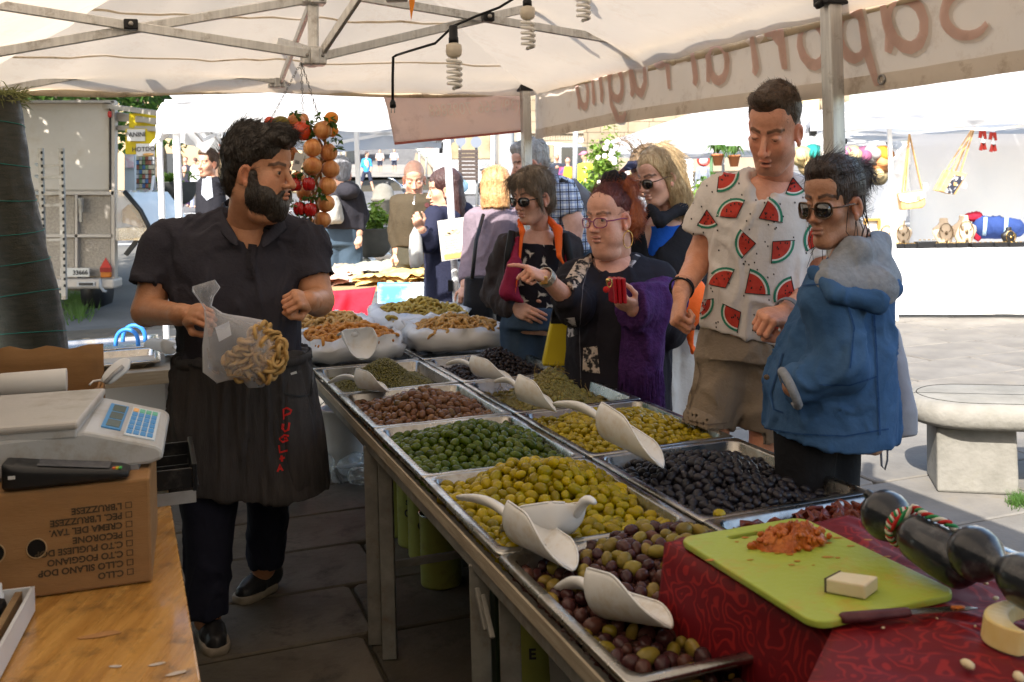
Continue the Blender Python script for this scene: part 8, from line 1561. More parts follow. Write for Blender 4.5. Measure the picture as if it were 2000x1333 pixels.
packs('biscuit_packet', 'flat yellow packet piled at the front edge of the goods table', PKY,26,680,838,6.36,6.8,(.2,.14,.018),(0,.06), 'flat yellow packets'); packs('red_packet', 'pale red packet lying left of the yellow ones on the goods table', PKR,9,610,690,6.36,6.75,(.2,.13,.02),(0,.04), 'pale red packets'); packs('clear_packet', 'crumpled clear packet in the middle of the goods table', PKC,34,610,826,6.8,8.2,(.26,.16,.04),(0,.06), 'crumpled clear packets'); packs('brown_packet', 'brown packet among the clear ones on the goods table', PKW,12,640,815,6.7,8.2,(.22,.14,.03),(.02,.06), 'brown packets'); packs('blue_packet', 'blue packet at the far end of the goods table', PKB,9,590,755,8.5,8.9,(.24,.16,.03),(0,.05), 'blue packets')
t = thing('sign_pole', 'white pole carrying a framed price sheet about ginger', 'sign', gnd(885,700)); m = MB(); m.tube([at(872,262,6.0), at(882,425,6.0), at(890,560,6.0), at(893,640,6.0)],.022,12); m.build('pole', WHITEP, t); sq_ = [at(*p,5.92) for p in ((854,432),(909,424),(917,503),(863,511))]
m = MB(); m.add(sq_+[p+Vector((0,.006,0)) for p in sq_],[(3,2,1,0),(4,5,6,7),(0,1,5,4),(1,2,6,5),(2,3,7,6),(3,0,4,7)]); o = m.build('sheet', mt('sheet_paper',(.50,.48,.44),.3, coat=.3), t); sx = (sq_[1]-sq_[0]); sy = (sq_[0]-sq_[3]); S_ = lambda a, b:sq_[3]+sx*a+sy*b; BRP = mt('tan_print',(.55,.30,.10),.6); BRL = mt('pale_tan_print',(.62,.48,.34),.6, col2=(.52,.36,.22), scale=60)
text_on('heading', 'ZENZERO',.022, S_(.36,.87), sx, sy, BRL, o, off=.003)
for i,(s_, w_) in enumerate((('Proprieta benefiche',.42),('- aiuta a digerire bene',.5),('- antinfiammatorio',.4),('- toglie la nausea',.4),('- anti dolori e influenza',.5),('- ottimo per tisane calde',.5))):text_on('text_line', s_,.0115, S_(.1,.48-.062*i), sx, sy, INK, o, off=.003, align='LEFT')
def sh_(poly, mat, nm_):m = MB(); m.add([S_(a, b)+Vector((0,-.003,0)) for a, b in poly],[tuple(range(len(poly)))]); m.build(nm_, mat, o)
sh_([(.1,.03),(.88,.03),(.88,.15),(.1,.15)], BRP, 'brown_band')
for cx, cy, rx, ry in ((.42,.68,.14,.05),(.56,.73,.12,.04),(.66,.67,.10,.045),(.3,.64,.12,.04)):sh_([(cx+rx*math.cos(a)*(1+.15*math.sin(3*a)), cy+ry*math.sin(a)) for a in [2*PI*k/14 for k in range(14)]], BRL, 'ginger_print')
pb('bracket',884,512,906,600,6.05,.03, WHITEP, t); m = MB(); m.bar(at(912,515,6.0), at(896,592,6.0),.05,.012); m.build('brace', WHITEP, t); pb('clip',875,548,884,570,5.96,.04, BLACKP, t)
t = thing('post_sign', 'narrow sheet with a photo on the marquee post beside the planter', 'sign', at(700,430,8.7)); pb('sheet',693,394,711,462,8.7,.01, PAP, t); pb('photo_print',696,402,707,424,8.69,.004, mt('photo_grey',(.12,.10,.09),.5, col2=(.4,.35,.3), scale=20), t)
for i in range(6):pb('text_line',697,430+4*i,707,431.5+4*i,8.69,.004, INK, t)
def planter(label, u, v, r, h, Y, lmat, n, ls, seed, lr=1.):
 k = F/Y; t = thing('planter', label, 'planter', at(u, v, Y)); c_ = at(u, v, Y); m = MB(); m.lathe([(r*.45,0),(r*.72, h*.2),(r*.93, h*.65),(r*1.04, h*.96),(r*1.06, h),(r*.96, h),(r*.9, h*.9)], c_,30); m.build('bowl', mt('planter_grey%d'%seed,(.045,.045,.042),.6, col2=(.07,.07,.065)), t); m = MB(); leaves(m, c_+Vector((0,0, h+r*.32*lr)),(r*.75, r*.75, r*.55*lr), n, ls, random.Random(seed)); m.build('foliage', lmat, t)
planter('dark bowl planter with bright green bush behind the bald man',730,502,.17,.22,7.6, LEAFY,700,.055,1,1.2); planter('dark bowl planter with low green plants far behind the white posts',340,400,.40,.36,16, LEAFY,500,.09,2,.6)
t = thing('bollard', 'short round-headed stone bollard beside the motorcycle', 'bollard', at(750,432,15)); m = MB(); m.lathe([(.17,0),(.165,.36),(.19,.37),(.19,.41),(.165,.42),(.16,.5),(.12,.58),(.06,.62),(.01,.63)], at(750,440,15),20); m.build('stone', CONC, t)
mc = thing('motorcycle', 'dark touring motorcycle parked on the far side of the square', 'motorcycle', at(775,446,20)); YM_ = 20.; CHR = mt('chrome',(.6,.6,.62),.2, metal=1)
for u, v in ((762,428),(812,426)):
 c_ = at(u, v, YM_); m = MB(); m.tube([c_+Vector((.26*math.cos(a),.12*math.cos(a),.28*math.sin(a))) for a in [2*PI*k/24 for k in range(24)]],.06,8, True); o = m.build('wheel', BLACKP, mc); m = MB()
 for k in range(10):m.bar(c_, c_+Vector((.24*math.cos(k*PI/5),.1*math.cos(k*PI/5),.25*math.sin(k*PI/5))),.015,.015)
 m.build('spokes', CHR, o)
m = MB(); m.ell(at(790,398, YM_),(.30,.18,.15)); m.build('tank', mt('dark_blue_paint',(.02,.025,.05),.2, coat=.6), mc); m = MB(); m.ell(at(766,400, YM_),(.3,.17,.09)); m.build('seat', BLACKP, mc); m = MB(); m.box(at(742,408, YM_-.1),(.30,.25,.32)); m.build('saddlebag', BLACKP, mc, bev=.05); m = MB(); m.box(at(786,420, YM_),(.4,.25,.25)); m.tube([at(766,436, YM_-.12), at(800,434, YM_-.12)],.05,8); m.build('engine', CHR, mc, bev=.03)
m = MB(); m.tube([at(758,348, YM_), at(770,352, YM_), at(782,362, YM_), at(798,360, YM_+.3)],.018,6); m.tube([at(782,362, YM_), at(812,426, YM_)],.03,6); m.build('handlebar', CHR, mc); m = MB(); m.ell(at(757,361, YM_-.1),(.06,.03,.07)); m.build('mirror', BLACKP, mc); m = MB(); m.ell(at(792,368, YM_-.05),(.09,.09,.1)); m.build('headlamp', CHR, mc)
t = thing('coach', 'white touring coach standing beyond the square', 'coach', at(900,388,40)); pb('body',846,215,968,384,40,9, BUSW, t, bev=.15); pb('windscreen',872,222,958,312,39.95,.1, GLB, t, bev=.05); pb('bumper',848,362,964,380,39.9,.2, mt('bus_grey',(.5,.5,.52),.4), t, bev=.05); pb('tail_lamp',961,325,967,348,39.9,.1, REDP, t); pb('grille',940,333,952,342,39.9,.1, BLACKP, t)
for i in range(4):MB().tube([at(935+k*2.2,322+i*3-3*math.sin(k*.25),39.93) for k in range(10)],.03,5).build('stripe', POLE, t)
for u in (868,932):MB().lathe([(.42,-.15),(.45,0),(.42,.15)], at(u,382,40.3),20, Matrix.Rotation(PI/2,3, 'X')).build('wheel', BLACKP, t)
m = MB(); m.tube([at(866,280,39.6), at(862,284,39.5), at(861,300,39.5)],.08,6); m.build('wing_mirror', BLACKP, t)
t = thing('minibus', 'white minibus with dark rear windows behind the grey-haired man', 'minibus', at(1080,378,36)); m = MB(); m.prism([(1002,380),(1152,380),(1153,330),(1147,296),(1135,284),(1080,278),(1030,279),(1010,300)], lambda x, y, z:at(x, y,36)+Vector((0, z,0)),0,4.5); m.build('body', BUSW, t, bev=.12); pb('rear_window',1096,287,1146,335,35.93,.1, GLS, t, bev=.04); pb('side_window',1040,282,1082,318,35.93,.1, GLB, t, bev=.04); pb('tail_lamp',1147,325,1151,345,35.93,.1, REDP, t)
for u in (1030,1120):MB().lathe([(.36,-.15),(.38,0),(.36,.15)], at(u,378,36.2),18, Matrix.Rotation(PI/2,3, 'X')).build('wheel', BLACKP, t)
t = thing('car', 'dark car with red tail lamp half hidden by the ginger-haired woman', 'car', at(960,372,30)); m = MB(); m.prism([(938,368),(1000,368),(1002,350),(990,342),(975,330),(955,332),(944,345),(938,352)], lambda x, y, z:at(x, y,30)+Vector((0, z,0)),0,1.8); m.build('body', mt('car_grey',(.05,.05,.055),.25, coat=.6), t, bev=.06); pb('tail_lamp',940,348,954,356,29.9,.1, REDP, t); MB().lathe([(.28,-.1),(.3,.1)], at(952,368,30),16, Matrix.Rotation(PI/2,3, 'X')).build('wheel', BLACKP, t)
def pole(label, u0, v0, u1, v1, Y, r, mat=POLE, n=10, nm_='pole'):return one(nm_, label, 'pole', MB().tube([at(u0, v0, Y), at(u1, v1, Y)], r, n), mat)
t = thing('street_lamp', 'fluted grey lamp column rising between the coach and the minibus', 'street lamp', at(994,385,24)); c_ = at(993,388,24); m = MB(); m.rings([[c_+Vector((r*(1+.10*(k%2))*math.cos(2*PI*k/28), r*(1+.10*(k%2))*math.sin(2*PI*k/28), z)) for k in range(28)] for r, z in ((.22,0),(.21,.3),(.17,.4),(.16,4.5))]); m.build('column', POLE, t, world=True)
pole('slim grey lamp post before the minibus',1125,225,1122,400,22,.06); pole('slim post standing at the left of the dark steps',660,285,657,395,40,.1); pole('thin grey post beside the left pillar of the steps',672,270,670,395,42,.06)
t = thing('sign_post', 'brown direction boards on two poles before the coach', 'sign', at(914,410,22))
for u in (898,930):MB().tube([at(u,258,22), at(u+2,412,22)],.035,8).build('post', POLE, t)
for i in range(8):pb('board',895,293+7.6*i,934,299.5+7.6*i,21.9,.05, mt('board_brown',(.055,.04,.035),.6) if i==0 else bpy.data.materials['board_brown'], t)
for u, v, r in ((900,276,10),(930,278,11)):MB().prism([(r*math.cos(a), r*math.sin(a)+(5 if abs(a-PI/2)<.3 and u==900 else 0)) for a in [2*PI*k/20 for k in range(20)]], lambda x, y, z:at(u+x, v+y,21.9)+Vector((0, z,0)),0,.02).build('disc', mt('disc_back_%d'%u,(.14,.16,.20),.5), t)
MB().lathe([(.14,0),(.145,.02),(.14,.03)], at(903,364,21.8),20, Matrix.Rotation(PI/2,3, 'X')).build('mirror_disc', mt('blue_disc',(.12,.20,.28),.2), t)
t = thing('notice_board', 'notice sheets on posts by the wall beside the steps', 'sign', at(862,345,45));
for u0, v0, u1, v1, c_ in ((815,277,824,295,(.6,.6,.58)),(830,283,850,297,(.55,.30,.22)),(829,298,851,306,(.62,.62,.6)),(855,299,860,306,(.6,.6,.6))):pb('sheet', u0, v0, u1, v1,45,.05, mt('notice_%d'%u0, c_,.6, col2=tuple(q*.8 for q in c_), scale=9), t)
for u, v in ((819,277),(832,278),(848,283),(857,292)):MB().tube([at(u, v,45.1), at(u+1,350,45.1)],.05,6).build('post', POLE, t)
MB().ell(at(857,288,45),(.12,.12,.1),10,7).build('yellow_lamp', mt('lamp_yellow',(.6,.4,.03),.4), t)
DST = mt('dark_steps',(.10,.10,.105),.9, col2=(.14,.14,.145), scale=3); t = thing('stairway', 'broad dark stone steps climbing away behind the boys', 'steps', at(750,320,78));
for i in range(22):
 v = 324-3.2*i; m = MB(); p0, p1 = at(675+.5*i, v,80+2.*i), at(840-2.6*i, v,80+2.*i); m.add([p0, p1, p1+Vector((0,2.2,0)), p0+Vector((0,2.2,0)), p0-Vector((0,0,.7)), p1-Vector((0,0,.7))],[(0,1,2,3),(4,5,1,0)]); m.build('step', DST, t)
PSQ = mt('pale_square',(.19,.172,.148),.9, col2=(.23,.21,.186), scale=.5); m = MB(); m.grid(lambda u, v:at(lp(560,920, u), lp(346,322, v), lp(62,80, v)),2,2, False); tag(m.build('upper_pavement', PSQ), kind='structure')
one('wall', 'cream wall left of the steps behind the marquee post', 'wall', pq(560,150,676,330,82,6), CREAM); one('wall', 'sloping pale parapet right of the steps', 'wall', MB().prism([(808,318),(812,298),(840,326),(852,352),(806,352)], lambda x, y, z:at(x, y,66)+Vector((0, z,0)),0,2), CREAM)
GRW = mt('grey_brown_wall',(.25,.22,.18),.9, col2=(.33,.29,.24), scale=.6, bump=.3, bscale=6); one('wall', 'tall grey-brown retaining wall behind the notice boards', 'wall', pq(838,180,1010,354,70,6), GRW)
bd = thing('building', 'pale stone building with ashlar blocks above the minibus', 'building', at(1300,330,62)); pb('wall',1040,60,1660,340,62,6, CREAM, bd); rg = random.Random(4)
for j in range(9):
 u = 1040-rg.uniform(0,20)
 while u<1650:
  w_ = rg.uniform(22,44); pb('stone', u+.5,112+21*j+.5, u+w_-.5,132.5+21*j,61.9,.12, STONEW, bd); u+=w_
pb('window',1104,226,1128,258,61.8,.1, GLS, bd); pb('balustrade_wall',1030,276,1140,300,58,.6, CREAM, bd); pb('rail',1030,257,1140,261,58,.6, CREAM, bd)
for i in range(22):MB().lathe([(.08,0),(.14,.1),(.06,.3),(.08,.48)], at(1033+5*i,277,58.2),8).build('baluster', CREAM, bd)
pb('side_block',1560,150,1600,260,60,.5, mt('tan_block',(.55,.42,.25),.9), bd)
t = thing('building', 'ochre building with shop fronts far behind the seller', 'building', at(380,330,48)); pb('wall',-300,40,590,430,48,6, mt('ochre_wall',(.32,.24,.14),.9, col2=(.38,.29,.18), scale=.6), t)
for u0, v0, u1, v1, c_ in ((300,300,352,372,(.03,.035,.04)),(414,295,426,372,(.16,.10,.07)),(428,275,470,300,(.42,.04,.03)),(440,305,475,380,(.05,.04,.04))):pb('shop_front', u0, v0, u1, v1,47.8,.3, mt('front_%d'%u0, c_,.3), t)
t = thing('postcard_rack', 'tall rack of postcards behind the food trailer', 'rack', at(283,392,14.5)); pb('frame',264,302,301,388,14.6,.05, BLACKP, t); rg = random.Random(6)
for j in range(9):
 for i in range(6):q = rg.choice(((.5,.5,.5),(.1,.2,.4),(.4,.15,.1),(.2,.3,.15),(.6,.55,.4))); nm_ = 'card_%s'%str(q); pb('postcard',266+6*i,305+9.1*j,271+6*i,312.5+9.1*j,14.5,.02, bpy.data.materials.get(nm_) or mt(nm_, q,.4, col2=tuple(x*.5 for x in q), scale=15), t)
t = thing('kiosk_panel', 'white kiosk door with a poster behind the food trailer', 'panel', at(250,400,13.8)); pb('door',243,300,263,392,13.8,.06, mt('kiosk_white',(.4,.44,.46),.5), t); pb('poster',245,304,260,328,13.75,.02, mt('poster_print',(.5,.2,.25),.5, col2=(.65,.6,.6), scale=9), t)
t = thing('white_marquee_post_sign', 'folding easel leaning before the postcard rack', 'easel', at(297,390,14)); MB().bar(at(300,345,14), at(294,388,14),.03,.03).build('leg', WHITEP, t); MB().bar(at(300,345,14), at(306,384,14.4),.03,.03).build('leg', WHITEP, t)
TRW = mt('trailer_white',(.46,.41,.35),.5, col2=(.51,.46,.40), scale=1.2, dirt=(.45,.38,.3), dscale=5); CHK = mt('checker_plate',(.20,.178,.155),.45, col2=(.28,.255,.225), scale=34, metal=.5, bump=.5, bscale=60); AFR = mt('trailer_frame',(.40,.36,.32),.5, metal=.3)
t = thing('food_trailer', 'white food trailer with aluminium lower panels and number plate', 'trailer', at(150,570,12.5)); pb('upper_wall',30,198,216,374,12.5,3.5, TRW, t, sk=-.42, bev=.03); pb('chassis',40,374,220,548,12.55,3.4, AFR, t, sk=-.42)
for u0, u1 in ((48,145),(152,216)):
 for v0, v1 in ((382,458),(465,540)):pb('lower_panel', u0, v0, u1, v1,12.5,.06, CHK, t)
for a in ((30,374,222,381),(30,458,220,464),(146,380,151,545),(217,198,224,545),(30,196,222,201)):pb('frame_rail',*a,12.42,.1, AFR, t)
pb('dark_seal',213,212,217,372,12.41,.1, BLACKP, t); pb('bumper',108,545,222,565,12.35,.3, AFR, t, bev=.03); o = pb('number_plate',118,524,174,541,12.33,.02, mt('plate_white',(.52,.50,.46),.5), t); text_on('plate_number', '33666',.075, at(157,533,12.32),(1,0,0),(0,0,1), INK, o, off=.004, bold=.002); text_on('plate_letter', 'F',.075, at(124,533,12.32),(1,0,0),(0,0,1), INK, o, off=.004, bold=.002)
o = pb('maker_plate',150,551,185,560,12.33,.02, mt('plate_grey',(.4,.4,.4),.4), t); pb('plate_print',154,553,181,558,12.315,.01, INK, o); MB().prism([(195,524),(217,524),(206,504)], lambda x, y, z:at(x, y,12.36)+Vector((0, z,0)),0,.03).build('reflector', REDP, t); o = pb('tail_lamp',195,526,216,543,12.33,.06, mt('amber_lamp',(.42,.13,.02),.25), t, bev=.02); pb('lens',195,524,216,532,12.31,.05, mt('lamp_red',(.22,.015,.012),.25), o); MB().tube([at(196,545,12.3), at(196,560,12.3), at(202,568,12.3), at(208,570,12.32)],.02,6).build('cable', POLE, t)
pb('side_lamp',209,217,216,230,12.36,.06, REDP, t, bev=.02); m = MB(); m.bar(at(158,387,12.4), at(159,415,12.4),.05,.05); m.bar(at(157,388,12.38), at(158,434,12.38),.025,.03); m.build('latch', ALU_D, t)
for u in (60,190):MB().lathe([(.3,-.1),(.32,.1)], at(u,566,13.5),18, Matrix.Rotation(PI/2,3, 'Y')).build('wheel', BLACKP, t)
for a, b_ in (((190,205),(312,222)),((222,222),(310,240)),((222,232),(308,236)),((222,250),(306,252))):MB().bar(at(*a,12.6), at(*b_,11.9),.05,.06).build('awning_arm', AFR, t)
SGY = mt('sign_yellow',(.58,.44,.01),.5, col2=(.50,.38,.01), scale=4); t = thing('menu_sign', 'yellow sign boards reading PANINI and HOTDOG under the trailer awning', 'sign', at(275,270,12)); pb('board',245,252,272,302,12.02,.03, SGY, t); pb('board',272,252,304,306,12.0,.03, SGY, t); pb('back_board',252,222,304,250,12.2,.03, SGY, t)
for a, s_, x in (((248,253,283,276), 'PANINI',264),((266,281,302,305), 'HOTDOG',284)):o = pb('paper',*a,11.97,.01, PAP, t); text_on('lettering', s_,.075, at(x+1,(a[1]+a[3])/2-1,11.96),(1,0,0),(0,0,1), INK, o, off=.005, bold=.0015)
MB().ell(at(290,302,11.95),(.07,.01,.018),10,6).build('hotdog_print', BRP, t)
t = thing('glass_counter', 'slanted glass food display on the side of the trailer', 'display case', at(255,430,12)); m = MB(); m.prism([(226,372),(243,376),(290,440),(288,462),(226,470)], lambda x, y, z:at(x, y,11.9)+Vector((0, z,0)),0,1.5); m.build('glass', film('display_glass_film',(.5,.5,.48),.35,.05), t); m = MB(); m.prism([(228,420),(250,400),(280,440),(278,446),(228,432)], lambda x, y, z:at(x, y,12.1)+Vector((0, z,0)),0,1.2); m.build('food_heap', mt('food_mix',(.28,.14,.05),.7, col2=(.5,.3,.12), scale=14, bump=.8, bscale=20), t); pb('steel_front',226,446,286,470,11.95,1.3, STEEL, t); m = MB(); m.tube([at(243,374,11.88), at(275,412,11.88), at(292,445,11.88), at(288,464,11.88)],.03,6); m.build('edge', BLACKP, t); m = MB(); m.bar(at(268,470,12), at(246,498,12),.05,.05); m.build('strut', BLACKP, t)
t = thing('tray_rack', 'grey metal rack standing before the white trailer', 'rack', at(105,585,11.4))
for u in (80,120):m = MB(); m.bar(at(u,290,11.4), at(u+6,585,11.4),.05,.05); o = m.build('upright', ALU_D, t); [pb('slot', u-1+v*.02,296+v, u+2+v*.02,301+v,11.36,.02, DARK, o) for v in range(0,270,13)]
for i, v in enumerate((325,348,380,402,470,572)):m = MB(); m.bar(at(80, v,11.4), at(122, v-2,11.4),.04,.03); m.bar(at(80, v,11.4), at(70, v-4,12.1),.03,.03); m.build('shelf_rail', ALU_D, t)
m = MB(); rg = random.Random(2)
for i in range(1500):p = gnd(rg.gauss(150,15), rg.gauss(600,11)); d = Vector((rg.gauss(0,.05), rg.gauss(0,.05), rg.uniform(.06,.2))); s_ = Vector((.008,0,0)); m.add([p-s_, p+s_, p+d],[(0,1,2)])
tag(m.build('grass', LEAFG), 'tuft of green grass growing by the trailer wheel', 'grass', None, 'stuff')
# ------------------------------------------------------------------ jewellery stall on the right
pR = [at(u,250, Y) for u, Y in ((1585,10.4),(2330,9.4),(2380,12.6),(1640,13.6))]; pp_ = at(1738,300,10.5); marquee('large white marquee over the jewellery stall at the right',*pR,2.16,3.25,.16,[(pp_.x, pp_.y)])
def sheet(name, label, u0, v0, u1, v1, Y, mat, w_=.05, nu=30):return one(name, label, name, MB().grid(lambda u, v:at(lp(u0, u1, u), lp(v0, v1, v), Y)+Vector((0, w_*n1(u*8, v*2.5, u0),0)), nu,10), mat, thick=.004)
sheet('back_wall', 'white cloth wall at the back of the jewellery stall',1775,262,2200,520,12.4, WCANVAS); t = thing('curtain', 'gathered white curtain at the left of the jewellery stall', 'curtain', at(1740,400,11.6)); garment('cloth', WCANVAS, t,[(cone(at(1768,292,11.6), at(1745,380,11.6),.06,.16),.05),(cone(at(1745,380,11.6), at(1722,475,11.6),.16,.2),.05)], h=.03, fold=(.05,7,3), fdir=(1,1,.25))
jt = thing('jewellery_table', 'long table under a white cloth with jewellery on it', 'table', gnd(1900,600)); m = MB(); TZ = .74; tp = lambda u, d=0.:(lambda p:Vector((p.x, p.y+d, TZ)))(at(u,478, lp(10.75,10.25,(u-1690)/500)))
m.grid(lambda u, v:tp(lp(1690,2200, u),.9*v),20,4); m.grid(lambda u, v:tp(lp(1690,2200, u),-.02-.04*n1(u*10, v*1.5)*v)+Vector((0,0,-(TZ-.04)*v)),50,8); m.build('cloth', WCANVAS, jt)
BST = mt('beige_bust',(.52,.40,.28),.8);
def bust(label, u, s, mat, chain, d=.2):
 t = thing('necklace_bust', label, 'bust', tp(u, d), group='necklace busts on the jewellery table'); p = tp(u, d); sec_ = [(0,.055,.035),(.06,.07,.04),(.13,.105,.045),(.17,.10,.045),(.20,.055,.038),(.225,.038,.034),(.255,.036,.033),(.262,.03,.03)]; m = MB(); m.rings([[p+Vector((a*s*math.cos(q), b_*s*math.sin(q), z*s)) for q in [2*PI*k/20 for k in range(20)]] for z, a, b_ in sec_], cap0=True, cap1=True); m.build('form', mat, t)
 for w_, l_ in ((.045,.07),(.06,.13)):m = MB(); m.tube([p+Vector((w_*s*math.sin(a),-.05*s,(.215-l_*(1-math.cos(a))*.5*1.2)*s)) for a in [-PI*.8+1.6*PI*k/16 for k in range(17)]],.0035*s,5); m.ell(p+Vector((0,-.055*s,(.21-l_*1.15)*s)),(.014*s,.008*s,.018*s),8,6); m.build('necklace', chain, t)
CHN = mt('antique_chain',(.16,.11,.06),.4, metal=.4)
for u, s, l in ((1742,1.15, 'beige necklace bust farthest left beside the wooden frame'),(1775,1.15, 'beige necklace bust second from the left on the jewellery table'),(1860,1.2, 'beige necklace bust in the middle of the jewellery table'),(1900,1.3, 'beige necklace bust before the red cloth')):bust(l, u, s, BST, CHN)
bust('black bust with a gold necklace before the blue cloth',1980,.8, BLACKP, GOLD,.1)
for i,(u, w_, l) in enumerate(((1712,.14, 'black jewellery tray at the left end'),(1735,.14, 'black jewellery tray under the first bust'),(1760,.14, 'black jewellery tray between the two left busts'),(1782,.14, 'black jewellery tray under the second bust'),(1815,.22, 'tilted black tray with a gold bangle'),(1842,.14, 'black jewellery tray left of the middle bust'),(1866,.14, 'black jewellery tray under the middle bust'),(1882,.12, 'black jewellery tray right of the middle bust'),(1925,.26, 'long black jewellery tray before the blue cloth'),(1960,.16, 'black jewellery tray under the black bust'),(1995,.22, 'black jewellery tray at the right edge'))):
 t = thing('jewellery_tray', l, 'tray', tp(u,.06), group='black jewellery trays'); m = MB(); m.box(tp(u,.08)+Vector((0,0,.025)),(w_,.12,.05 if i!=4 else .09)); m.build('tray_box', BLACKP, t, bev=.004); m = MB()
 for k in range(4):m.tube([tp(u,.05)+Vector((w_*(-.35+.22*k)+.012*math.cos(a),.012*math.sin(a),.055 if i!=4 else .09)) for a in [2*PI*q/8 for q in range(8)]],.004,4, True)
 m.build('ring', GOLD, t)
t = thing('framed_card', 'wooden framed card standing at the left of the jewellery table', 'frame', tp(1704,.3)); pb('card',1692,432,1716,458,10.9,.02, PAP, t); [pb('frame_rail',*a,10.86,.04, mt('gold_wood',(.32,.18,.05),.5) if i==0 else bpy.data.materials['gold_wood'], t) for i, a in enumerate(((1688,427,1720,432),(1688,458,1720,464),(1688,432,1693,458),(1715,432,1720,458)))]
t = thing('blue_cloth', 'folded dark blue cloth with pale stripes on the jewellery table', 'cloth', tp(1950,.4)); garment('fold', cloth('blue_fold',(.025,.05,.17)), t,[(cone(at(1922,445,10.9), at(1978,446,10.8),.13,.11),.03)],[halfspace(tp(1950),(0,0,-1), at(1890,500,10.7), at(2010,470,11.2))], h=.02, fold=(.02,7,2)); [MB().tube([at(u,425,10.72), at(u-1,445,10.70), at(u-3,460,10.72)],.02,6).build('stripe', mt('stripe_%d'%u,(.35,.5,.65),.8), t) for u in (1925,1966)]
t = thing('red_cloth_roll', 'red cloth roll behind the fourth necklace bust', 'cloth', tp(1905,.4)); garment('roll', cloth('deep_red',(.30,.012,.03)), t,[(ell(at(1902,424,10.95),(.085,.08,.05)),.02),(cone(at(1912,440,10.9), at(1908,462,10.9),.05,.05),.02)], h=.018, fold=(.02,10,2))
LTH = mt('cork_leather',(.50,.28,.10),.5, col2=(.58,.36,.16), scale=14); PRW = mt('white_print',(.60,.55,.50),.6, col2=(.40,.34,.30), scale=30); PRD = mt('dark_floral',(.02,.022,.035),.6, col2=(.35,.35,.36), scale=28, detail=1, lo=.52, hi=.6)
YB_ = 10.3; t = thing('hanging_bag', 'tan shoulder bag with white printed flap hanging from the marquee', 'bag', at(1782,390, YB_)); m = MB(); m.prism([(1757,378),(1806,372),(1809,400),(1802,407),(1762,411)], lambda x, y, z:at(x, y, YB_)+Vector((0, z,0)),0,.1); m.build('pouch', LTH, t, bev=.015); m = MB(); m.prism([(1755,380),(1807,374),(1808,386),(1790,394),(1772,397),(1758,392)], lambda x, y, z:at(x, y, YB_-.012)+Vector((0, z,0)),0,.01); m.build('flap', PRW, t); pb('patch',1791,383,1798,390, YB_-.02,.006, LTH, t)
for a in ((1762,376),(1768,375),(1800,370)):m = MB(); m.bar(at(1776,262, YB_), at(*a, YB_+.02),.035,.006, Vector((1,0,0))); m.build('strap', LTH, t)
pb('tag',1804,358,1812,370, YB_,.004, PAP, t)
for i,(du, dv, lab) in enumerate(((0,0, 'flat tan bag with dark floral panel hanging tilted from the marquee'),(-10,-1, 'second flat tan bag hanging behind the floral one'))):
 Yq = 10.2+.1*i; t = thing('hanging_bag', lab, 'bag', at(1858,350, Yq)); m = MB(); P_ = [(1856,333),(1890,339),(1866,381),(1834,373)]; m.prism([(u+du, v+dv) for u, v in P_], lambda x, y, z:at(x, y, Yq)+Vector((0, z,0)),0,.04); m.build('pouch', LTH, t, bev=.008)
 if i==0:m = MB(); m.prism([(1864,342),(1884,346),(1862,380),(1845,376)], lambda x, y, z:at(x, y, Yq-.01)+Vector((0, z,0)),0,.008); m.build('panel', PRD, t); pb('patch',1863,357,1869,363, Yq-.02,.005, LTH, t); pb('tag',1881,358,1888,368, Yq,.004, PAP, t)
 for a in ((1858,334),(1876,336)):m = MB(); m.bar(at(1904+du*.3,248, Yq), at(a[0]+du, a[1]+dv, Yq),.03,.005, Vector((1,0,0))); m.build('strap', LTH, t)
for u, v, l in ((1920,262, 'red and white pair of spring clamps hanging at the left'),(1940,265, 'red and white pair of spring clamps hanging at the right')):t = thing('spring_clamp', l, 'clamp', at(u, v,10.2), group='spring clamps hanging from the marquee'); [MB().bar(at(u+a, v+b_,10.2), at(u+c_, v+d_,10.2),.02,.03).build(n_, m_, t) for a, b_, c_, d_, n_, m_ in ((-4,-6,-6,8, 'jaw', REDP),(2,-6,4,10, 'jaw', REDP),(-1,5,0,20, 'body', WHITEP),(-1,18,-5,32, 'grip', REDP),(1,18,4,31, 'grip', REDP))]
pH = [at(u,280, Y) for u, Y in ((1180,19),(1740,17),(1760,22),(1270,24))]; hx = at(1250,300,20); marquee('white marquee over the plant and hat stalls farther back',*pH,2.28,3.6,.2,[(hx.x, hx.y)])
sheet('back_wall', 'white cloth wall behind the hanging hats',1500,290,1760,470,20, WCANVAS)
HATS = (((1566,306),(.55,.42,.2)),((1590,302),(.02,.25,.22)),((1606,304),(.35,.33,.3)),((1626,300),(.12,.12,.12)),((1645,303),(.60,.25,.4)),((1670,304),(.45,.36,.2)),((1690,306),(.25,.08,.15)),((1707,302),(.35,.33,.32)),((1727,305),(.75,.22,.02)),((1715,342),(.50,.38,.2)),((1722,318),(.70,.3,.12)),((1580,325),(.5,.36,.18)),((1600,328),(.58,.45,.26)))
for i,((u, v), c_) in enumerate(HATS):
 t = thing('sun_hat',('straw', 'teal', 'grey', 'black', 'pink', 'beige', 'plum', 'ash grey', 'orange', 'broad-brimmed straw', 'salmon', 'lower brown', 'lower cream')[i]+' sun hat hanging in the stall behind the watermelon shirt', 'hat', at(u, v,17), group='sun hats on display'); Mx = Matrix.Rotation(R_(75),3, 'X')@Matrix.Rotation(R_(i*17%30-15),3, 'Y'); h_m = mt('hat_%d'%i, c_,.8, col2=tuple(x*.75 for x in c_), scale=12)
 MB().lathe([(.19,0),(.10,.012),(.098,.05),(.085,.10),(.04,.125),(.005,.13)], at(u, v,17),18, Mx, cap0=True).build('hat_body', h_m, t)
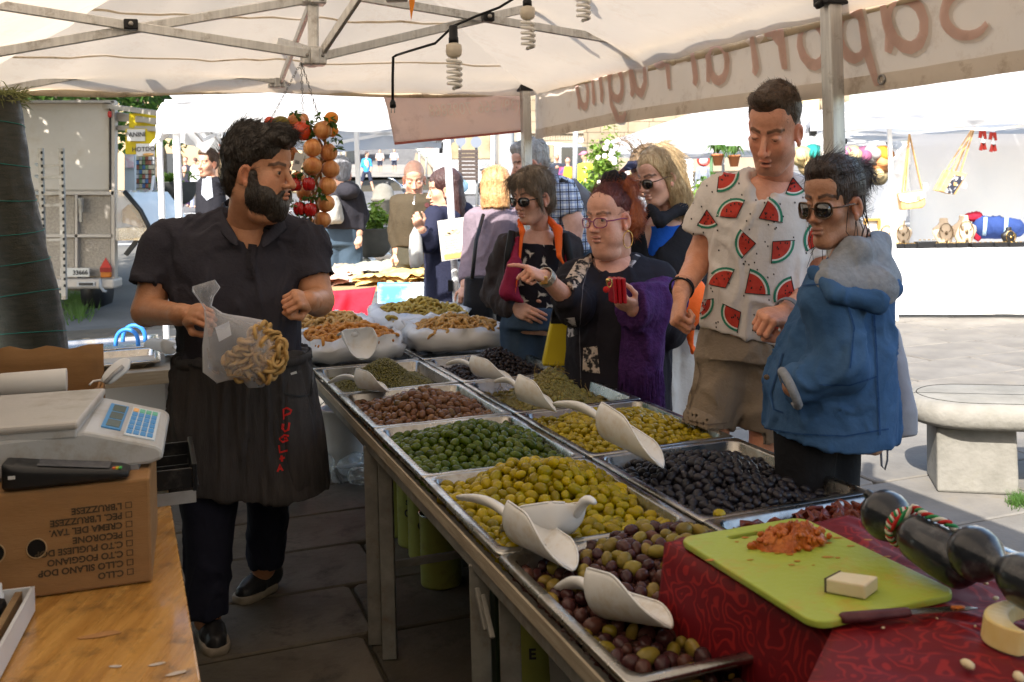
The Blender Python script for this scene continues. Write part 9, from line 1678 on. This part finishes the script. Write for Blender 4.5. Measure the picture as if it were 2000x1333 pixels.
pb_ = mt('terracotta',(.42,.15,.06),.8)
for i,(u, v) in enumerate(((1402,318),(1434,320))):
 t = thing('hanging_plant',('left', 'right')[i]+'most terracotta pot with arching leaves at the plant stall', 'plant', at(u, v,18), group='hanging terracotta pots'); MB().lathe([(.07,0),(.11,.18),(.12,.18),(.12,.21),(.1,.21)], at(u, v+6,18),16).build('pot', pb_, t); m = MB(); rg = random.Random(i)
 for k in range(26):a = rg.uniform(0,6.28); p = at(u, v-17,18); d = Vector((math.cos(a), math.sin(a),0)); l = rg.uniform(.15,.36); s_ = Vector((-d.y, d.x,0))*.028; m.add([p, p+d*l*.5+Vector((0,0,.16))-s_, p+d*l+Vector((0,0, rg.uniform(-.12,.12))), p+d*l*.5+Vector((0,0,.16))+s_],[(0,1,2,3)])
 m.build('foliage', LEAFG, t)
pole('green post of the plant stall',1389,305,1390,420,18,.03, mt('green_post',(.06,.12,.06),.6)); pole('grey post at the right of the plant stall',1412,305,1414,420,18.3,.03)
bk2 = thing('brick_pillar', 'brick pillar behind the man in the grey hood', 'pillar', at(1345,400,30)); pb('core',1337,300,1353,430,30.05,.4, CREAM, bk2); bm_ = M('brick',(.33,.16,.08),.9, rand=((.75,.7,.7),(1,1,1),(1.25,1.2,1.1)))
for j in range(30):
 for i in range(2):u = 1337+8*i+(j%2)*2-1; pb('brick', u+.3,302+4*j, u+7.6,305.5+4*j,30,.1, bm_, bk2)
t = thing('round_sign', 'round white sign with red ring behind the grey-hooded man', 'sign', at(1374,310,24)); MB().lathe([(.14,0),(.14,.03)], at(1374,313,24),22, Matrix.Rotation(PI/2,3, 'X')).build('disc', PAP, t); MB().tube([at(1374+11*math.cos(a),313+11*math.sin(a),23.95) for a in [2*PI*k/24 for k in range(24)]],.025,6, True).build('ring', REDP, t)
BFL = M('flower_pink',(.5,.08,.2),.6, rand=((.8,.8,.8),(1.2,1,1)))
def bush(label, u, v, r, Y, n, s_, mat, seed, fl=0):
 t = thing('flowering_plant', label, 'plant', at(u, v, Y)); m = MB(); rg = random.Random(seed); leaves(m, at(u, v, Y), r, n, s_, rg); m.build('foliage', mat, t); MB().tube([Vector((at(u, v, Y).x, Y, gz(Y))), at(u, v, Y)-Vector((0,0, r[2]*.6)), at(u, v, Y)+Vector((.02,0, r[2]*.5))],.03,6).build('stem', BARK, t)
 if fl:m = MB(); [m.ell(at(u, v, Y)+Vector((rg.gauss(0,.5)*r[0],-r[1]*.7, rg.gauss(0,.5)*r[2])),.045,7,5) for _ in range(fl)]; m.build('flowers', BFL, t)
bush('tall climbing plant with small pink flowers right of the cyclist',1183,325,(.26,.3,.55),16,1100,.10, LEAFY,1,14); bush('wispy green sprig rising above the climbing plant',1172,288,(.10,.1,.3),16,160,.07, LEAFY,2); bush('low green bush under the grey-hooded man',1366,376,(.28,.3,.2),14,500,.10, LEAFY,3); bush('pale flowering plant before the visor woman',1205,345,(.16,.2,.16),14,260,.07, mt('pale_leaf',(.40,.36,.16),.6),4,4); bush('green bush behind the melon shirt shoulder',1384,366,(.2,.2,.2),15,300,.09, LEAFG,5,5); bush('bright green hedge behind the neon cyclist',1110,392,(1.1,.4,.4),24,900,.16, LEAFY,6); bush('dark green bush at the foot of the climbing plant',1180,375,(.35,.3,.35),15,600,.10, LEAFG,7,6)
t = thing('stone_bench', 'pale stone bench with rounded slab seat at the right edge', 'bench', gnd(1905,975)); bf = frame(gnd(1905,968)+Vector((.06,.17,0)), R_(-14)); m = MB()
def bsec(o_):return [(x, y) for x, y in rrect(1.5-2*o_,.56-2*o_,.24,8)]
m.rings([[bf(x+.46, y+.02, z) for x, y in bsec(o_)] for z, o_ in ((.31,.06),(.32,.02),(.345,.0),(.40,.0),(.43,.02),(.438,.045))], cap0=True, cap1=True); m.build('seat', CONC, t); m = MB(); m.tube([bf(x+.46, y+.02,.4385) for x, y in bsec(.052)],.0025,4, True); m.build('seam', DARK, t)
for a in (.0,.95):m = MB(); m.rings([[bf(a+sx_*w_, sy_*.155, z) for sx_, sy_ in ((-1,-1),(1,-1),(1,1),(-1,1))] for z, w_ in ((0,.18),(.31,.175))], cap0=True, cap1=True, sm=False); m.build('leg', CONC, t, bev=.012)
m = MB(); rg = random.Random(1)
for i in range(350):p = gnd(rg.gauss(1992,12), rg.gauss(982,6)); d = Vector((rg.gauss(0,.02), rg.gauss(0,.02), rg.uniform(.01,.05))); s_ = Vector((.002,0,0)); m.add([p-s_, p+s_, p+d],[(0,1,2)])
tag(m.build('grass', LEAFG), 'small grass tuft growing at the foot of the stone bench', 'grass', None, 'stuff')
